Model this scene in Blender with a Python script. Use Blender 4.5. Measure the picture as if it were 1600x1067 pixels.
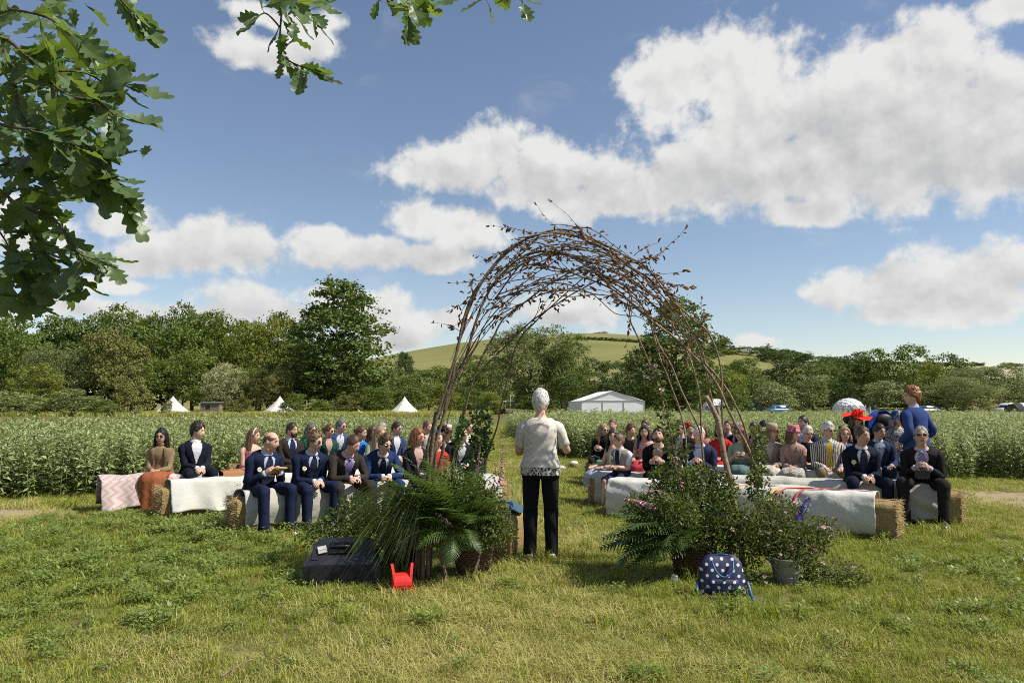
import bpy, bmesh, math, random
import numpy as np
from mathutils import Vector, Matrix, noise as mn
R = math.radians
rng = np.random.default_rng(7); random.seed(7)
sc = bpy.context.scene
for o in list(bpy.data.objects): bpy.data.objects.remove(o)
COL = sc.collection
# ---------------------------------------------------------------- camera
F, HC, PITCH = 1150.0, 1.45, math.atan(100.5/1150.0)
cd = bpy.data.cameras.new('camera'); cam = bpy.data.objects.new('camera', cd); COL.objects.link(cam)
cam.location = (0, 0, HC); cam.rotation_euler = (math.pi/2 + PITCH, 0, 0)
cd.sensor_width = 36.0; cd.lens = 36.0*F/1600.0; cd.clip_start = 0.05; cd.clip_end = 6000
sc.camera = cam
def ray(u, v):
    x, y = (u-800)/F, (533.5-v)/F
    return Vector((x, math.cos(PITCH)-y*math.sin(PITCH), math.sin(PITCH)+y*math.cos(PITCH)))
def at(u, v, Y):                      # point on the pixel's line of sight at distance Y
    r = ray(u, v); return Vector((0, 0, HC)) + r*(Y/r.y)
def ground(u, v):
    r = ray(u, v); return Vector((0, 0, HC)) + r*(-HC/r.z)
def spot(u, Y, z=0.0):                # ground spot in column u at distance Y
    return Vector(((u-800)/F*Y*math.cos(PITCH), Y, z))
# ---------------------------------------------------------------- sun, sky, exposure
SUN_EL, SUN_AZ = R(50), R(-14)          # azimuth: from +X towards +Y
sd = Vector((math.cos(SUN_EL)*math.cos(SUN_AZ), math.cos(SUN_EL)*math.sin(SUN_AZ), math.sin(SUN_EL)))
sl = bpy.data.lights.new('sun', 'SUN'); sl.energy = 5.0; sl.angle = R(0.53); sl.color = (1.0, 0.95, 0.86)
so = bpy.data.objects.new('sun', sl); COL.objects.link(so); so.rotation_euler = sd.to_track_quat('Z', 'Y').to_euler()
so.location = (20, 0, 30)
world = bpy.data.worlds.new('World'); sc.world = world; world.use_nodes = True
sc.view_settings.view_transform = 'Standard'; sc.view_settings.look = 'None'
sc.view_settings.exposure = 0.48; sc.view_settings.gamma = 1.0; sc.view_settings.use_curve_mapping = False
sc.cycles.use_denoising = False; sc.cycles.filter_width = 1.0
sc.cycles.max_bounces = 6; sc.cycles.diffuse_bounces = 2; sc.cycles.glossy_bounces = 2
sc.cycles.transmission_bounces = 4; sc.cycles.transparent_max_bounces = 6
world.cycles.sampling_method = 'NONE'

def build_sky():
    nt = world.node_tree; N = nt.nodes; L = nt.links; N.clear()
    def n(t, **k):
        x = N.new(t)
        for a, b in k.items(): setattr(x, a, b)
        return x
    def put(sock, v):
        if hasattr(v, 'is_linked'): L.new(v, sock)
        else: sock.default_value = v
    def ma(op, a, b=0.0, c=0.0, clamp=False):
        x = n('ShaderNodeMath', operation=op, use_clamp=clamp)
        put(x.inputs[0], a); put(x.inputs[1], b); put(x.inputs[2], c); return x.outputs[0]
    def vm(op, a, b=(0, 0, 0), c=(0, 0, 0)):
        x = n('ShaderNodeVectorMath', operation=op)
        put(x.inputs[0], a); put(x.inputs[1], b)
        if op == 'MULTIPLY_ADD': put(x.inputs[2], c)
        return x.outputs['Value'] if op in ('LENGTH', 'DOT_PRODUCT') else x.outputs['Vector']
    def ns(vec, s, det, rough=.5, dist=0.0):
        x = n('ShaderNodeTexNoise'); x.inputs['Scale'].default_value = s; x.inputs['Detail'].default_value = det
        x.inputs['Roughness'].default_value = rough; x.inputs['Distortion'].default_value = dist
        L.new(vec, x.inputs['Vector']); return x
    def mr(v, a, b, c, d, it='LINEAR'):
        x = n('ShaderNodeMapRange', interpolation_type=it); put(x.inputs[0], v)
        for i, q in enumerate((a, b, c, d)): put(x.inputs[i+1], q)
        return x.outputs[0]
    tc = n('ShaderNodeTexCoord'); nv = vm('NORMALIZE', tc.outputs['Generated'])
    sx = n('ShaderNodeSeparateXYZ'); L.new(nv, sx.inputs[0])
    az = ma('ARCTAN2', sx.outputs[0], sx.outputs[1]); el = ma('ARCSINE', sx.outputs[2])
    cb = n('ShaderNodeCombineXYZ'); L.new(az, cb.inputs[0]); L.new(el, cb.inputs[1]); P = cb.outputs[0]
    # cumulus placed by direction (centre and half-size given as photograph pixels, turned into angles)
    B = [(690,264,85,34),(765,250,70,42),(850,268,90,58),(880,312,70,28),(965,290,90,46),
         (1060,120,85,58),(1150,110,80,56),(1195,180,130,72),(1405,100,95,56),(1375,175,150,80),(1500,200,130,76),
         (1100,265,150,56),(1270,250,180,64),(1430,262,180,58),(1600,245,90,60),(1262,338,50,22),
         (1410,444,95,26),(1520,430,75,36),(1585,432,50,32),(1470,478,120,20),(1330,455,55,18),
         (1572,10,44,22),(300,388,95,36),(385,396,70,34),(225,405,70,24),(180,437,45,11),(200,335,50,20),
         (500,386,46,28),(580,402,70,24),(650,345,60,34),(725,355,70,40),(670,408,80,22),
         (385,468,80,22),(290,488,100,20),(450,492,70,26),(600,482,46,28),(630,520,60,24),(95,480,80,20),
         (430,72,80,26),(485,62,55,24),(440,14,85,16),(1170,536,34,13),(520,462,55,16),(690,505,48,15),(890,487,90,24),(50,350,70,34)]
    U = [(1250,285,330,40),(1500,285,170,36),(1060,300,180,34),(1330,215,190,40),(780,295,140,22),(310,412,140,15),(600,418,130,14),(720,400,90,16),
         (400,490,150,14),(1480,470,150,18),(620,530,70,14),(440,92,100,12),(890,500,90,10)]
    def blobs(w2, lst, k):
        dist = None
        for (u, v, ru, rv) in lst:
            r = ray(u, v).normalized(); a = math.atan2(r.x, r.y); e = math.asin(r.z); ca, ce = F/(ru*1.20), F/(rv*1.22)
            q = vm('LENGTH', vm('MULTIPLY_ADD', w2, (ca, ce, 0), (-a*ca, -e*ce, 0)))
            dist = q if dist is None else ma('SMOOTH_MIN', dist, q, k)
        return ma('SUBTRACT', 1.0, dist)
    w = ns(P, 6.5, 2.0, .55)
    w2 = vm('MULTIPLY_ADD', vm('SUBTRACT', w.outputs['Color'], (.5, .5, .5)), (.085, .06, 0), P)
    out = ma('MAXIMUM', mr(ma('ABSOLUTE', az), .66, .9, 0, 1, 'SMOOTHSTEP'), mr(el, .56, .75, 0, 1, 'SMOOTHSTEP'))
    # the rest of the sky, out of the frame: unseen scattered cumulus, cover thinned to lower the sky fill light
    gen = ma('MULTIPLY', ma('SUBTRACT', ns(vm('MULTIPLY', w2, (1, 1.8, 1)), 2.1, 1.0).outputs['Fac'], .57), 7.0)
    def blend(x):
        mx = n('ShaderNodeMix', data_type='FLOAT'); put(mx.inputs[0], out); put(mx.inputs[2], x); put(mx.inputs[3], gen); return mx.outputs[0]
    f1 = blend(blobs(w2, B, .34)); under = blobs(w2, U, .5)
    d1 = ns(P, 17.0, 7.0, .60)
    D = ma('ADD', f1, ma('MULTIPLY', ma('SUBTRACT', d1.outputs['Fac'], .5), 2.1))
    alpha = mr(D, -.06, .42, 0, 1, 'SMOOTHSTEP')
    wisp = ma('MULTIPLY', mr(ns(vm('MULTIPLY', P, (1, 2.2, 1)), 9.0, 5.0, .62, .6).outputs['Fac'], .52, .80, 0, .30, 'SMOOTHSTEP'), mr(f1, -1.5, .2, .0, 1, 'SMOOTHSTEP'))
    alpha = ma('MAXIMUM', alpha, wisp)
    # billows: relief of the cloud noise towards the sun (up and to the right); thick undersides are grey
    d1b = ns(vm('ADD', P, (.012, .018, 0)), 17.0, 4.0, .56)
    bil = ma('MULTIPLY', ma('SUBTRACT', d1b.outputs['Fac'], d1.outputs['Fac']), 1.9)
    shade = ma('ADD', ma('MULTIPLY', mr(under, -.9, 1.0, 0, 1, 'SMOOTHSTEP'), .62), ma('ADD', mr(f1, .2, 1.6, .0, .22), bil), clamp=True)
    cc = n('ShaderNodeMix', data_type='RGBA'); put(cc.inputs[0], shade)
    cc.inputs[6].default_value = (.585, .585, .575, 1); cc.inputs[7].default_value = (.385, .39, .395, 1)
    sky = n('ShaderNodeTexSky', sky_type='NISHITA'); sky.sun_disc = False
    sky.sun_elevation = SUN_EL; sky.sun_rotation = math.pi/2 - SUN_AZ
    sky.altitude = 50; sky.air_density = 1.0; sky.dust_density = .15; sky.ozone_density = 1.6
    sk = vm('MULTIPLY', sky.outputs[0], (SKY_K*1.09, SKY_K*1.0, SKY_K*.95))
    mixc = n('ShaderNodeMix', data_type='RGBA'); put(mixc.inputs[0], alpha); L.new(sk, mixc.inputs[6]); L.new(cc.outputs[2], mixc.inputs[7])
    bg = n('ShaderNodeBackground'); L.new(mixc.outputs[2], bg.inputs[0]); bg.inputs[1].default_value = 1.0
    ou = n('ShaderNodeOutputWorld'); L.new(bg.outputs[0], ou.inputs[0])
SKY_K = 0.092
build_sky()

# ---------------------------------------------------------------- helpers
def np_mesh(name, V, Fc, mats=(), fmat=None, tint=None, smooth=False):
    V = np.asarray(V, np.float32)
    me = bpy.data.meshes.new(name)
    if isinstance(Fc, np.ndarray):
        nf, k = Fc.shape
        loops = Fc.astype(np.int32).ravel(); starts = np.arange(0, nf*k, k, dtype=np.int32)
    else:
        ln = np.array([len(f) for f in Fc], np.int32); nf = len(Fc)
        loops = np.fromiter((i for f in Fc for i in f), np.int32)
        starts = np.concatenate([[0], np.cumsum(ln)[:-1]]).astype(np.int32)
    me.vertices.add(len(V)); me.vertices.foreach_set('co', V.ravel())
    me.loops.add(len(loops)); me.loops.foreach_set('vertex_index', loops)
    me.polygons.add(nf); me.polygons.foreach_set('loop_start', starts)
    for m in mats: me.materials.append(m)
    if fmat is not None: me.polygons.foreach_set('material_index', np.asarray(fmat, np.int32))
    me.polygons.foreach_set('use_smooth', np.full(nf, bool(smooth)))
    me.update(calc_edges=True)
    if tint is not None:
        a = me.attributes.new('tint', 'FLOAT', 'FACE'); a.data.foreach_set('value', np.asarray(tint, np.float32))
    me.validate()
    return me
def link(name, data, parent=None, loc=None, rot=None, scale=None):
    o = bpy.data.objects.new(name, data); COL.objects.link(o)
    if parent is not None: o.parent = parent
    if loc is not None: o.location = loc
    if rot is not None: o.rotation_euler = rot
    if scale is not None: o.scale = scale if hasattr(scale, '__len__') else (scale,)*3
    return o
def tag(o, label=None, cat=None, group=None, kind=None):
    if label: o['label'] = label
    if cat: o['category'] = cat
    if group: o['group'] = group
    if kind: o['kind'] = kind
    return o
def thing(name, label, cat, loc=(0, 0, 0), rz=0.0, group=None):
    o = link(name, None, loc=loc, rot=(0, 0, rz)); o.empty_display_size = .1
    return tag(o, label, cat, group)
def copy_tree(o, parent=None):
    c = o.copy(); COL.objects.link(c); c.parent = parent
    for ch in list(o.children): copy_tree(ch, c)
    return c
def frames(path):
    P = [Vector(p) for p in path]; T = []
    for i in range(len(P)):
        t = P[min(i+1, len(P)-1)] - P[max(i-1, 0)]
        T.append(t.normalized() if t.length > 1e-9 else Vector((0, 0, 1)))
    x = T[0].orthogonal().normalized(); X = []
    for i, t in enumerate(T):
        x = (x - t*x.dot(t)); x = x.normalized() if x.length > 1e-6 else t.orthogonal().normalized()
        X.append(x.copy())
    return P, T, X
class MB:
    def __init__(s): s.V = []; s.F = []; s.M = []; s.T = []; s.n = 0
    def add(s, V, Fc, m=0, t=.5):
        V = np.asarray(V, np.float64).reshape(-1, 3)
        k = s.n; s.V.append(V); s.n += len(V)
        for f in Fc: s.F.append(tuple(int(i)+k for i in f)); s.M.append(m); s.T.append(t)
    def grid(s, G, m=0, closed_u=False, closed_v=False, flip=False, t=.5):   # G[nu][nv]
        G = np.asarray(G, np.float64); nu, nv = G.shape[:2]; Fc = []
        for i in range(nu if closed_u else nu-1):
            for j in range(nv if closed_v else nv-1):
                a, b, c, d = i*nv+j, ((i+1) % nu)*nv+j, ((i+1) % nu)*nv+(j+1) % nv, i*nv+(j+1) % nv
                Fc.append((d, c, b, a) if flip else (a, b, c, d))
        s.add(G.reshape(-1, 3), Fc, m, t)
    def box(s, c, size, m=0, rot=None, t=.5, taper=1.0):
        c = Vector(c); V = []
        for z in (-1, 1):
            k = taper if z > 0 else 1
            for x, y in ((-1, -1), (1, -1), (1, 1), (-1, 1)):
                p = Vector((x*size[0]/2*k, y*size[1]/2*k, z*size[2]/2))
                if rot is not None: p = rot @ p
                V.append(c + p)
        s.add(V, [(3, 2, 1, 0), (4, 5, 6, 7), (0, 1, 5, 4), (1, 2, 6, 5), (2, 3, 7, 6), (3, 0, 4, 7)], m, t)
    def loft(s, rings, m=0, n=12, cap=True, p=1.0, t=.5):     # rings: (centre, ax, ay)
        an = np.linspace(0, 2*math.pi, n, endpoint=False); ca, sa = np.cos(an), np.sin(an)
        if p != 1.0: ca = np.sign(ca)*np.abs(ca)**p; sa = np.sign(sa)*np.abs(sa)**p
        V = []
        for c, ax, ay in rings: V.append(np.asarray(c)[None] + ca[:, None]*np.asarray(ax)[None] + sa[:, None]*np.asarray(ay)[None])
        V = np.concatenate(V); k = len(rings)
        Fc = [(i*n+j, i*n+(j+1) % n, (i+1)*n+(j+1) % n, (i+1)*n+j) for i in range(k-1) for j in range(n)]
        if cap: Fc += [tuple(range(n-1, -1, -1)), tuple(range((k-1)*n, k*n))]
        s.add(V, Fc, m, t)
    def tube(s, path, r, m=0, n=8, cap=True, t=.5, flat=1.0):
        P, T, X = frames(path); rings = []
        for i in range(len(P)):
            ri = r[i] if hasattr(r, '__len__') else r
            y = T[i].cross(X[i]); rings.append((P[i], X[i]*ri, y*ri*flat))
        s.loft(rings, m, n, cap, t=t)
    def lathe(s, prof, c=(0, 0, 0), n=20, m=0, t=.5, cap=True, sx=1.0, sy=1.0):
        c = Vector(c)
        s.loft([(c+Vector((0, 0, z)), Vector((r*sx, 0, 0)), Vector((0, r*sy, 0))) for r, z in prof], m, n, cap, t=t)
    def ell(s, c, r, m=0, nu=12, nv=8, rot=None, t=.5):
        c = Vector(c); G = []
        for i in range(nv+1):
            th = math.pi*i/nv; row = []
            for j in range(nu):
                ph = 2*math.pi*j/nu
                p = Vector((r[0]*math.sin(th)*math.cos(ph), r[1]*math.sin(th)*math.sin(ph), -r[2]*math.cos(th)))
                if rot is not None: p = rot @ p
                row.append(c+p)
            G.append(row)
        s.grid(G, m, closed_v=True, flip=True, t=t)
    def mesh(s, name, mats, smooth=True):
        V = np.concatenate(s.V) if s.V else np.zeros((0, 3))
        return np_mesh(name, V, s.F, mats, s.M, s.T, smooth)
    def build(s, name, mats, parent=None, smooth=True, loc=None, rot=None):
        if not isinstance(mats, (list, tuple)): mats = [mats]
        return link(name, s.mesh(name, mats, smooth), parent, loc, rot)
    def jitter(s, amp, scale, seed=0.0):
        for A in s.V:
            for p in A:
                p += np.array(mn.noise_vector(Vector((p[0]*scale+seed, p[1]*scale, p[2]*scale))))*amp

# ---------------------------------------------------------------- materials
def _nodes(name):
    m = bpy.data.materials.new(name); m.use_nodes = True; nt = m.node_tree
    b = nt.nodes['Principled BSDF']; return m, nt, b
def rgb(c): return (c[0], c[1], c[2], 1.0)
def mat(name, c1, rough=.7, c2=None, scale=8.0, bump=0.0, bscale=40.0, spec=.3, metal=0.0, sheen=0.0, detail=4.0, coat=0.0, stretch=None):
    m, nt, b = _nodes(name); N, L = nt.nodes, nt.links
    b.inputs['Roughness'].default_value = rough; b.inputs['Metallic'].default_value = metal
    b.inputs['Specular IOR Level'].default_value = spec; b.inputs['Sheen Weight'].default_value = sheen
    b.inputs['Coat Weight'].default_value = coat
    b.inputs['Base Color'].default_value = rgb(c1)
    tc = N.new('ShaderNodeTexCoord'); vec = tc.outputs['Object']
    if stretch:
        mp = N.new('ShaderNodeMapping'); mp.inputs['Scale'].default_value = stretch; L.new(vec, mp.inputs[0]); vec = mp.outputs[0]
    if c2 is not None:
        nz = N.new('ShaderNodeTexNoise'); nz.inputs['Scale'].default_value = scale; nz.inputs['Detail'].default_value = detail; L.new(vec, nz.inputs['Vector'])
        mr = N.new('ShaderNodeMapRange'); mr.inputs[1].default_value = .35; mr.inputs[2].default_value = .65; L.new(nz.outputs[0], mr.inputs[0])
        mx = N.new('ShaderNodeMix'); mx.data_type = 'RGBA'; L.new(mr.outputs[0], mx.inputs[0])
        mx.inputs[6].default_value = rgb(c1); mx.inputs[7].default_value = rgb(c2); L.new(mx.outputs[2], b.inputs['Base Color'])
    if bump > 0:
        nb = N.new('ShaderNodeTexNoise'); nb.inputs['Scale'].default_value = bscale; nb.inputs['Detail'].default_value = 5; L.new(vec, nb.inputs['Vector'])
        bp = N.new('ShaderNodeBump'); bp.inputs['Strength'].default_value = bump; bp.inputs['Distance'].default_value = .02
        L.new(nb.outputs[0], bp.inputs['Height']); L.new(bp.outputs[0], b.inputs['Normal'])
    return m
def leafmat(name, c1, c2, rough=.5, trans=.35, spec=.35, tcol=None, rnd=.35, back=None):
    """foliage: colour between c1 and c2 by leaf ('tint') and by plant (object random); light passes through"""
    m, nt, b = _nodes(name); N, L = nt.nodes, nt.links
    at_ = N.new('ShaderNodeAttribute'); at_.attribute_name = 'tint'
    oi = N.new('ShaderNodeObjectInfo')
    a = N.new('ShaderNodeMath'); a.operation = 'MULTIPLY_ADD'; L.new(oi.outputs['Random'], a.inputs[0]); a.inputs[1].default_value = rnd
    s = N.new('ShaderNodeMath'); s.operation = 'MULTIPLY'; L.new(at_.outputs['Fac'], s.inputs[0]); s.inputs[1].default_value = 1.0-rnd; L.new(s.outputs[0], a.inputs[2])
    mx = N.new('ShaderNodeMix'); mx.data_type = 'RGBA'; L.new(a.outputs[0], mx.inputs[0]); mx.inputs[6].default_value = rgb(c1); mx.inputs[7].default_value = rgb(c2)
    col = mx.outputs[2]
    if back is not None:
        ge = N.new('ShaderNodeNewGeometry'); m2 = N.new('ShaderNodeMix'); m2.data_type = 'RGBA'
        L.new(ge.outputs['Backfacing'], m2.inputs[0]); L.new(col, m2.inputs[6]); m2.inputs[7].default_value = rgb(back); col = m2.outputs[2]
    L.new(col, b.inputs['Base Color']); b.inputs['Roughness'].default_value = rough; b.inputs['Specular IOR Level'].default_value = spec
    tr = N.new('ShaderNodeBsdfTranslucent'); hs = N.new('ShaderNodeHueSaturation'); hs.inputs['Value'].default_value = 1.5; hs.inputs['Saturation'].default_value = 1.1
    hs.inputs['Hue'].default_value = .485
    L.new(mx.outputs[2], hs.inputs['Color']); L.new(hs.outputs[0], tr.inputs[0])
    ms = N.new('ShaderNodeMixShader'); ms.inputs[0].default_value = trans; L.new(b.outputs[0], ms.inputs[1]); L.new(tr.outputs[0], ms.inputs[2])
    L.new(ms.outputs[0], N['Material Output'].inputs[0])
    return m

# ---------------------------------------------------------------- instanced ground cover
def scatter(name, pts, scl, rot, idx, sources, label, cat):
    c = bpy.data.collections.new(name+'_source')
    for i, (me) in enumerate(sources):
        c.objects.link(bpy.data.objects.new('%s_%02d' % (name, i), me))
    me = bpy.data.meshes.new(name); pts = np.asarray(pts, np.float32)
    me.vertices.add(len(pts)); me.vertices.foreach_set('co', pts.ravel())
    a = me.attributes.new('scl', 'FLOAT_VECTOR', 'POINT'); a.data.foreach_set('vector', np.asarray(scl, np.float32).ravel())
    a = me.attributes.new('rot', 'FLOAT_VECTOR', 'POINT'); a.data.foreach_set('vector', np.asarray(rot, np.float32).ravel())
    a = me.attributes.new('idx', 'INT', 'POINT'); a.data.foreach_set('value', np.asarray(idx, np.int32))
    o = link(name, me); g = bpy.data.node_groups.new(name+'_nodes', 'GeometryNodeTree')
    g.interface.new_socket('Geometry', in_out='INPUT', socket_type='NodeSocketGeometry')
    g.interface.new_socket('Geometry', in_out='OUTPUT', socket_type='NodeSocketGeometry')
    N, L = g.nodes, g.links
    gi = N.new('NodeGroupInput'); go = N.new('NodeGroupOutput'); ip = N.new('GeometryNodeInstanceOnPoints'); ci = N.new('GeometryNodeCollectionInfo')
    ci.inputs[0].default_value = c; ci.inputs['Separate Children'].default_value = True; ci.inputs['Reset Children'].default_value = True
    L.new(gi.outputs[0], ip.inputs['Points']); L.new(ci.outputs[0], ip.inputs['Instance']); ip.inputs['Pick Instance'].default_value = True
    def na(nm, ty):
        x = N.new('GeometryNodeInputNamedAttribute'); x.data_type = ty; x.inputs[0].default_value = nm; return x.outputs[0]
    L.new(na('idx', 'INT'), ip.inputs['Instance Index']); L.new(na('scl', 'FLOAT_VECTOR'), ip.inputs['Scale'])
    e2r = N.new('FunctionNodeEulerToRotation'); L.new(na('rot', 'FLOAT_VECTOR'), e2r.inputs[0]); L.new(e2r.outputs[0], ip.inputs['Rotation'])
    L.new(ip.outputs[0], go.inputs[0])
    mo = o.modifiers.new('scatter', 'NODES'); mo.node_group = g
    return tag(o, label, cat, kind='stuff')
def vnoise(x, y, s, seed=0):
    return np.array([mn.noise(Vector((a*s+seed, b*s-seed*.7, seed*.31))) for a, b in zip(x, y)])
# ================================================================ land
def ground_material():
    m, nt, b = _nodes('meadow_ground'); N, L = nt.nodes, nt.links
    tc = N.new('ShaderNodeTexCoord'); v = tc.outputs['Object']
    def nz(s, d=5, r=.55):
        x = N.new('ShaderNodeTexNoise'); x.inputs['Scale'].default_value = s; x.inputs['Detail'].default_value = d; x.inputs['Roughness'].default_value = r; L.new(v, x.inputs['Vector']); return x.outputs[0]
    def mr(f, a, c):
        x = N.new('ShaderNodeMapRange'); x.inputs[1].default_value = a; x.inputs[2].default_value = c; x.interpolation_type = 'SMOOTHSTEP'; L.new(f, x.inputs[0]); return x.outputs[0]
    def mix(f, c1, c2):
        x = N.new('ShaderNodeMix'); x.data_type = 'RGBA'; L.new(f, x.inputs[0])
        for s_, c in ((x.inputs[6], c1), (x.inputs[7], c2)):
            if hasattr(c, 'is_linked'): L.new(c, s_)
            else: s_.default_value = rgb(c)
        return x.outputs[2]
    c = mix(mr(nz(.55), .38, .62), (.085, .085, .026), (.16, .135, .052))
    c = mix(mr(nz(7, 6, .7), .45, .75), c, (.055, .065, .018))
    c = mix(mr(nz(2.1, 6, .65), .60, .74), c, (.22, .175, .10))
    ab = N.new('ShaderNodeAttribute'); ab.attribute_name = 'bare'
    c = mix(mr(ab.outputs['Fac'], .3, .8), c, (.30, .235, .15))
    L.new(c, b.inputs['Base Color']); b.inputs['Roughness'].default_value = .95; b.inputs['Specular IOR Level'].default_value = .1
    bp = N.new('ShaderNodeBump'); bp.inputs['Strength'].default_value = .6; bp.inputs['Distance'].default_value = .03; L.new(nz(45, 6, .7), bp.inputs['Height']); L.new(bp.outputs[0], b.inputs['Normal'])
    return m
M_ground = ground_material()
def axis(a, step, n, g):
    out = list(np.arange(0, a, step)); s = step
    for _ in range(n): s *= g; out.append(out[-1]+s)
    return np.array(out)
def gz(x, y):
    near = max(0.0, 1-max(abs(x), abs(y-8))/60.0)
    return .018*near*mn.noise(Vector((x*.9, y*.9, 3.1))) + .012*near*mn.noise(Vector((x*2.7, y*2.7, 9.1)))
ax_ = axis(16, .4, 22, 1.33); X = np.concatenate([-ax_[::-1][:-1], ax_]); Yv = np.concatenate([-axis(4, 1, 16, 1.5)[::-1][:-1], axis(20, .4, 22, 1.32)])
G = [[(x, y, gz(x, y)) for y in Yv] for x in X]
mb = MB(); mb.grid(G)
gr = tag(mb.build('ground', M_ground), kind='structure')
def bare_earth(x, y):
    b = 1.25*math.exp(-((x+7.0)/1.3)**2-((y-10.0)/.6)**2) + 1.25*math.exp(-((x-8.1)/1.5)**2-((y-11.7)/1.2)**2) + .75*math.exp(-((x-6.6)/1.6)**2-((y-14.6)/.7)**2) + .75*math.exp(-((x+1.7)/.7)**2-((y-4.55)/.22)**2) + .55*math.exp(-((x-.3)/.5)**2-((y-6.3)/.25)**2)
    return b*(1+.6*mn.noise(Vector((x*1.6, y*2.2, 4))))
att = gr.data.attributes.new('bare', 'FLOAT', 'POINT'); att.data.foreach_set('value', np.array([bare_earth(p[0], p[1]) for row in G for p in row], np.float32))

M_hill = mat('downland_pasture', (.20, .185, .072), .95, (.145, .15, .052), .012, spec=.05, stretch=(1, 2.5, 1))
def hill_z(x, y):
    def ss(a, b, t): t = min(1, max(0, (t-a)/(b-a))); return t*t*(3-2*t)
    k = math.exp(-((x-62)/300.0)**2)
    p = ss(330, 800, y)*(1-.35*ss(850, 1500, y))
    return 78*k*(.25*ss(330, 480, y)+.75*p) + 3*mn.noise(Vector((x*.006, y*.006, 0)))*ss(350, 500, y) - .6
mb = MB(); mb.grid([[(x, y, hill_z(x, y)) for y in np.linspace(330, 1500, 70)] for x in np.linspace(-900, 1000, 120)])
tag(mb.build('hill', M_hill), kind='structure')
M_field1 = mat('stubble_field', (.36, .31, .21), .95, (.31, .27, .17), .02, spec=.05)
M_field2 = mat('far_pasture', (.13, .15, .05), .95, (.10, .125, .04), .01, spec=.05)
def down_z(x, y):
    def ss(a, b, t): t = min(1, max(0, (t-a)/(b-a))); return t*t*(3-2*t)
    return (88+7*math.sin(x*.004+.5))*ss(900, 1500, y)*ss(250, 700, x) - .8
mb = MB(); xs = np.linspace(200, 2200, 90); ys = np.linspace(850, 1700, 36)
D = [[(x, y, down_z(x, y)) for y in ys] for x in xs]
mb.grid(D)
for f in range(len(mb.F)):
    i, j = divmod(f, len(ys)-1)
    x, y = xs[i], ys[j]
    mb.M[f] = 0 if (int((x+140)//230) % 2 == 0 and y > 1180) else 1
tag(mb.build('far_hill', [M_field1, M_field2]), kind='structure')

# ---------------------------------------------------------------- bean crop
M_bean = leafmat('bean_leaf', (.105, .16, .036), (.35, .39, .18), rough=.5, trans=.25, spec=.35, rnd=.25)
M_bean_stem = mat('bean_stem', (.13, .19, .06), .6)
def bean_plant(seed, h):
    r = random.Random(seed); V = []; Fc = []; T = []; Mi = []
    lx, ly = r.uniform(-.10, .10), r.uniform(-.10, .10)
    mb = MB(); path = [(lx*t*t, ly*t*t, h*t) for t in (0, .35, .7, 1)]
    mb.tube(path, [.010, .009, .007, .004], 1, 4, False)
    n = 19
    for i in range(n):
        t = .10 + .90*i/(n-1); z = h*t; base = Vector((lx*t*t, ly*t*t, z)); az = i*2.4 + r.uniform(-.4, .4)
        big = .8 + .5*math.sin(math.pi*min(1, t*1.02)); k = 4 if t < .93 else 5
        for q in range(k):
            a = az + (q-(k-1)/2)*.75 + r.uniform(-.2, .2); up = r.uniform(-.45, .5) + .6*t
            d = Vector((math.cos(a)*math.cos(up), math.sin(a)*math.cos(up), math.sin(up)))
            p0 = base + Vector((math.cos(az), math.sin(az), .3))*(.02+.05*r.random())
            ln = .125*big*r.uniform(.75, 1.2); w = ln*.36; s = d.cross(Vector((0, 0, 1))); s = s.normalized() if s.length > .01 else Vector((1, 0, 0))
            s = (s + Vector((r.uniform(-.6, .6), r.uniform(-.6, .6), r.uniform(-.6, .6)))).normalized(); nn = s.cross(d).normalized()
            droop = Vector((0, 0, -ln*r.uniform(.05, .3)))
            P = [p0, p0+d*ln*.5+s*w*.5+nn*.012, p0+d*ln+droop, p0+d*ln*.5-s*w*.5+nn*.012, p0+d*ln*.5]
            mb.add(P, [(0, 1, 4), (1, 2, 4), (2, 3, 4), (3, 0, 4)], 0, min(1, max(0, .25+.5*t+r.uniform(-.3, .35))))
    return mb.mesh('bean_plant', [M_bean, M_bean_stem], True)
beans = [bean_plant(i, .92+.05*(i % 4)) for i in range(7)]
def inside(x, y, poly):
    c = np.zeros(len(x), bool); j = len(poly)-1
    for i in range(len(poly)):
        xi, yi = poly[i]; xj, yj = poly[j]
        c ^= ((yi > y) != (yj > y)) & (x < (xj-xi)*(y-yi)/(yj-yi+1e-12)+xi); j = i
    return c
def crop(name, poly, rows, label, seed, scale_far):
    r = np.random.default_rng(seed); p = np.array(poly); lo, hi = p.min(0), p.max(0); pts = []
    y = lo[1]
    xs_, ys_ = [], []
    while y < hi[1]:
        st = .20 if y < 22 else .30 if y < 32 else .42
        xx = np.arange(lo[0], hi[0], st); xs_.append(xx + r.normal(0, st*.28, len(xx))); ys_.append(np.full(len(xx), y) + r.normal(0, st*.25, len(xx))); y += st*1.15
    x, y = np.concatenate(xs_), np.concatenate(ys_)
    jx, jy = .5*vnoise(x, y, .9, seed+9), .5*vnoise(x, y, 1.1, seed+5)
    k = inside(x+jx, y+jy, poly) & (r.random(len(x)) > .10+.5*(vnoise(x, y, .8, seed+21) > .42)) & (np.abs(x) < .82*y+2.5); x, y = x[k], y[k]; n = len(x)
    s = (.93 + .17*vnoise(x, y, .35, seed) + .10*vnoise(x, y, 1.3, seed+3) + r.normal(0, .07, n)); w = np.where(y < 22, 1.0, np.where(y < 32, 1.3, 1.75))
    scl = np.stack([s*w, s*w, s], 1); rot = np.stack([r.normal(0, .09, n), r.normal(0, .09, n), r.uniform(0, 6.28, n)], 1)
    scatter(name, np.stack([x, y, np.zeros(n)], 1), scl, rot, r.integers(0, len(beans), n), beans, label, 'crop')
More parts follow.
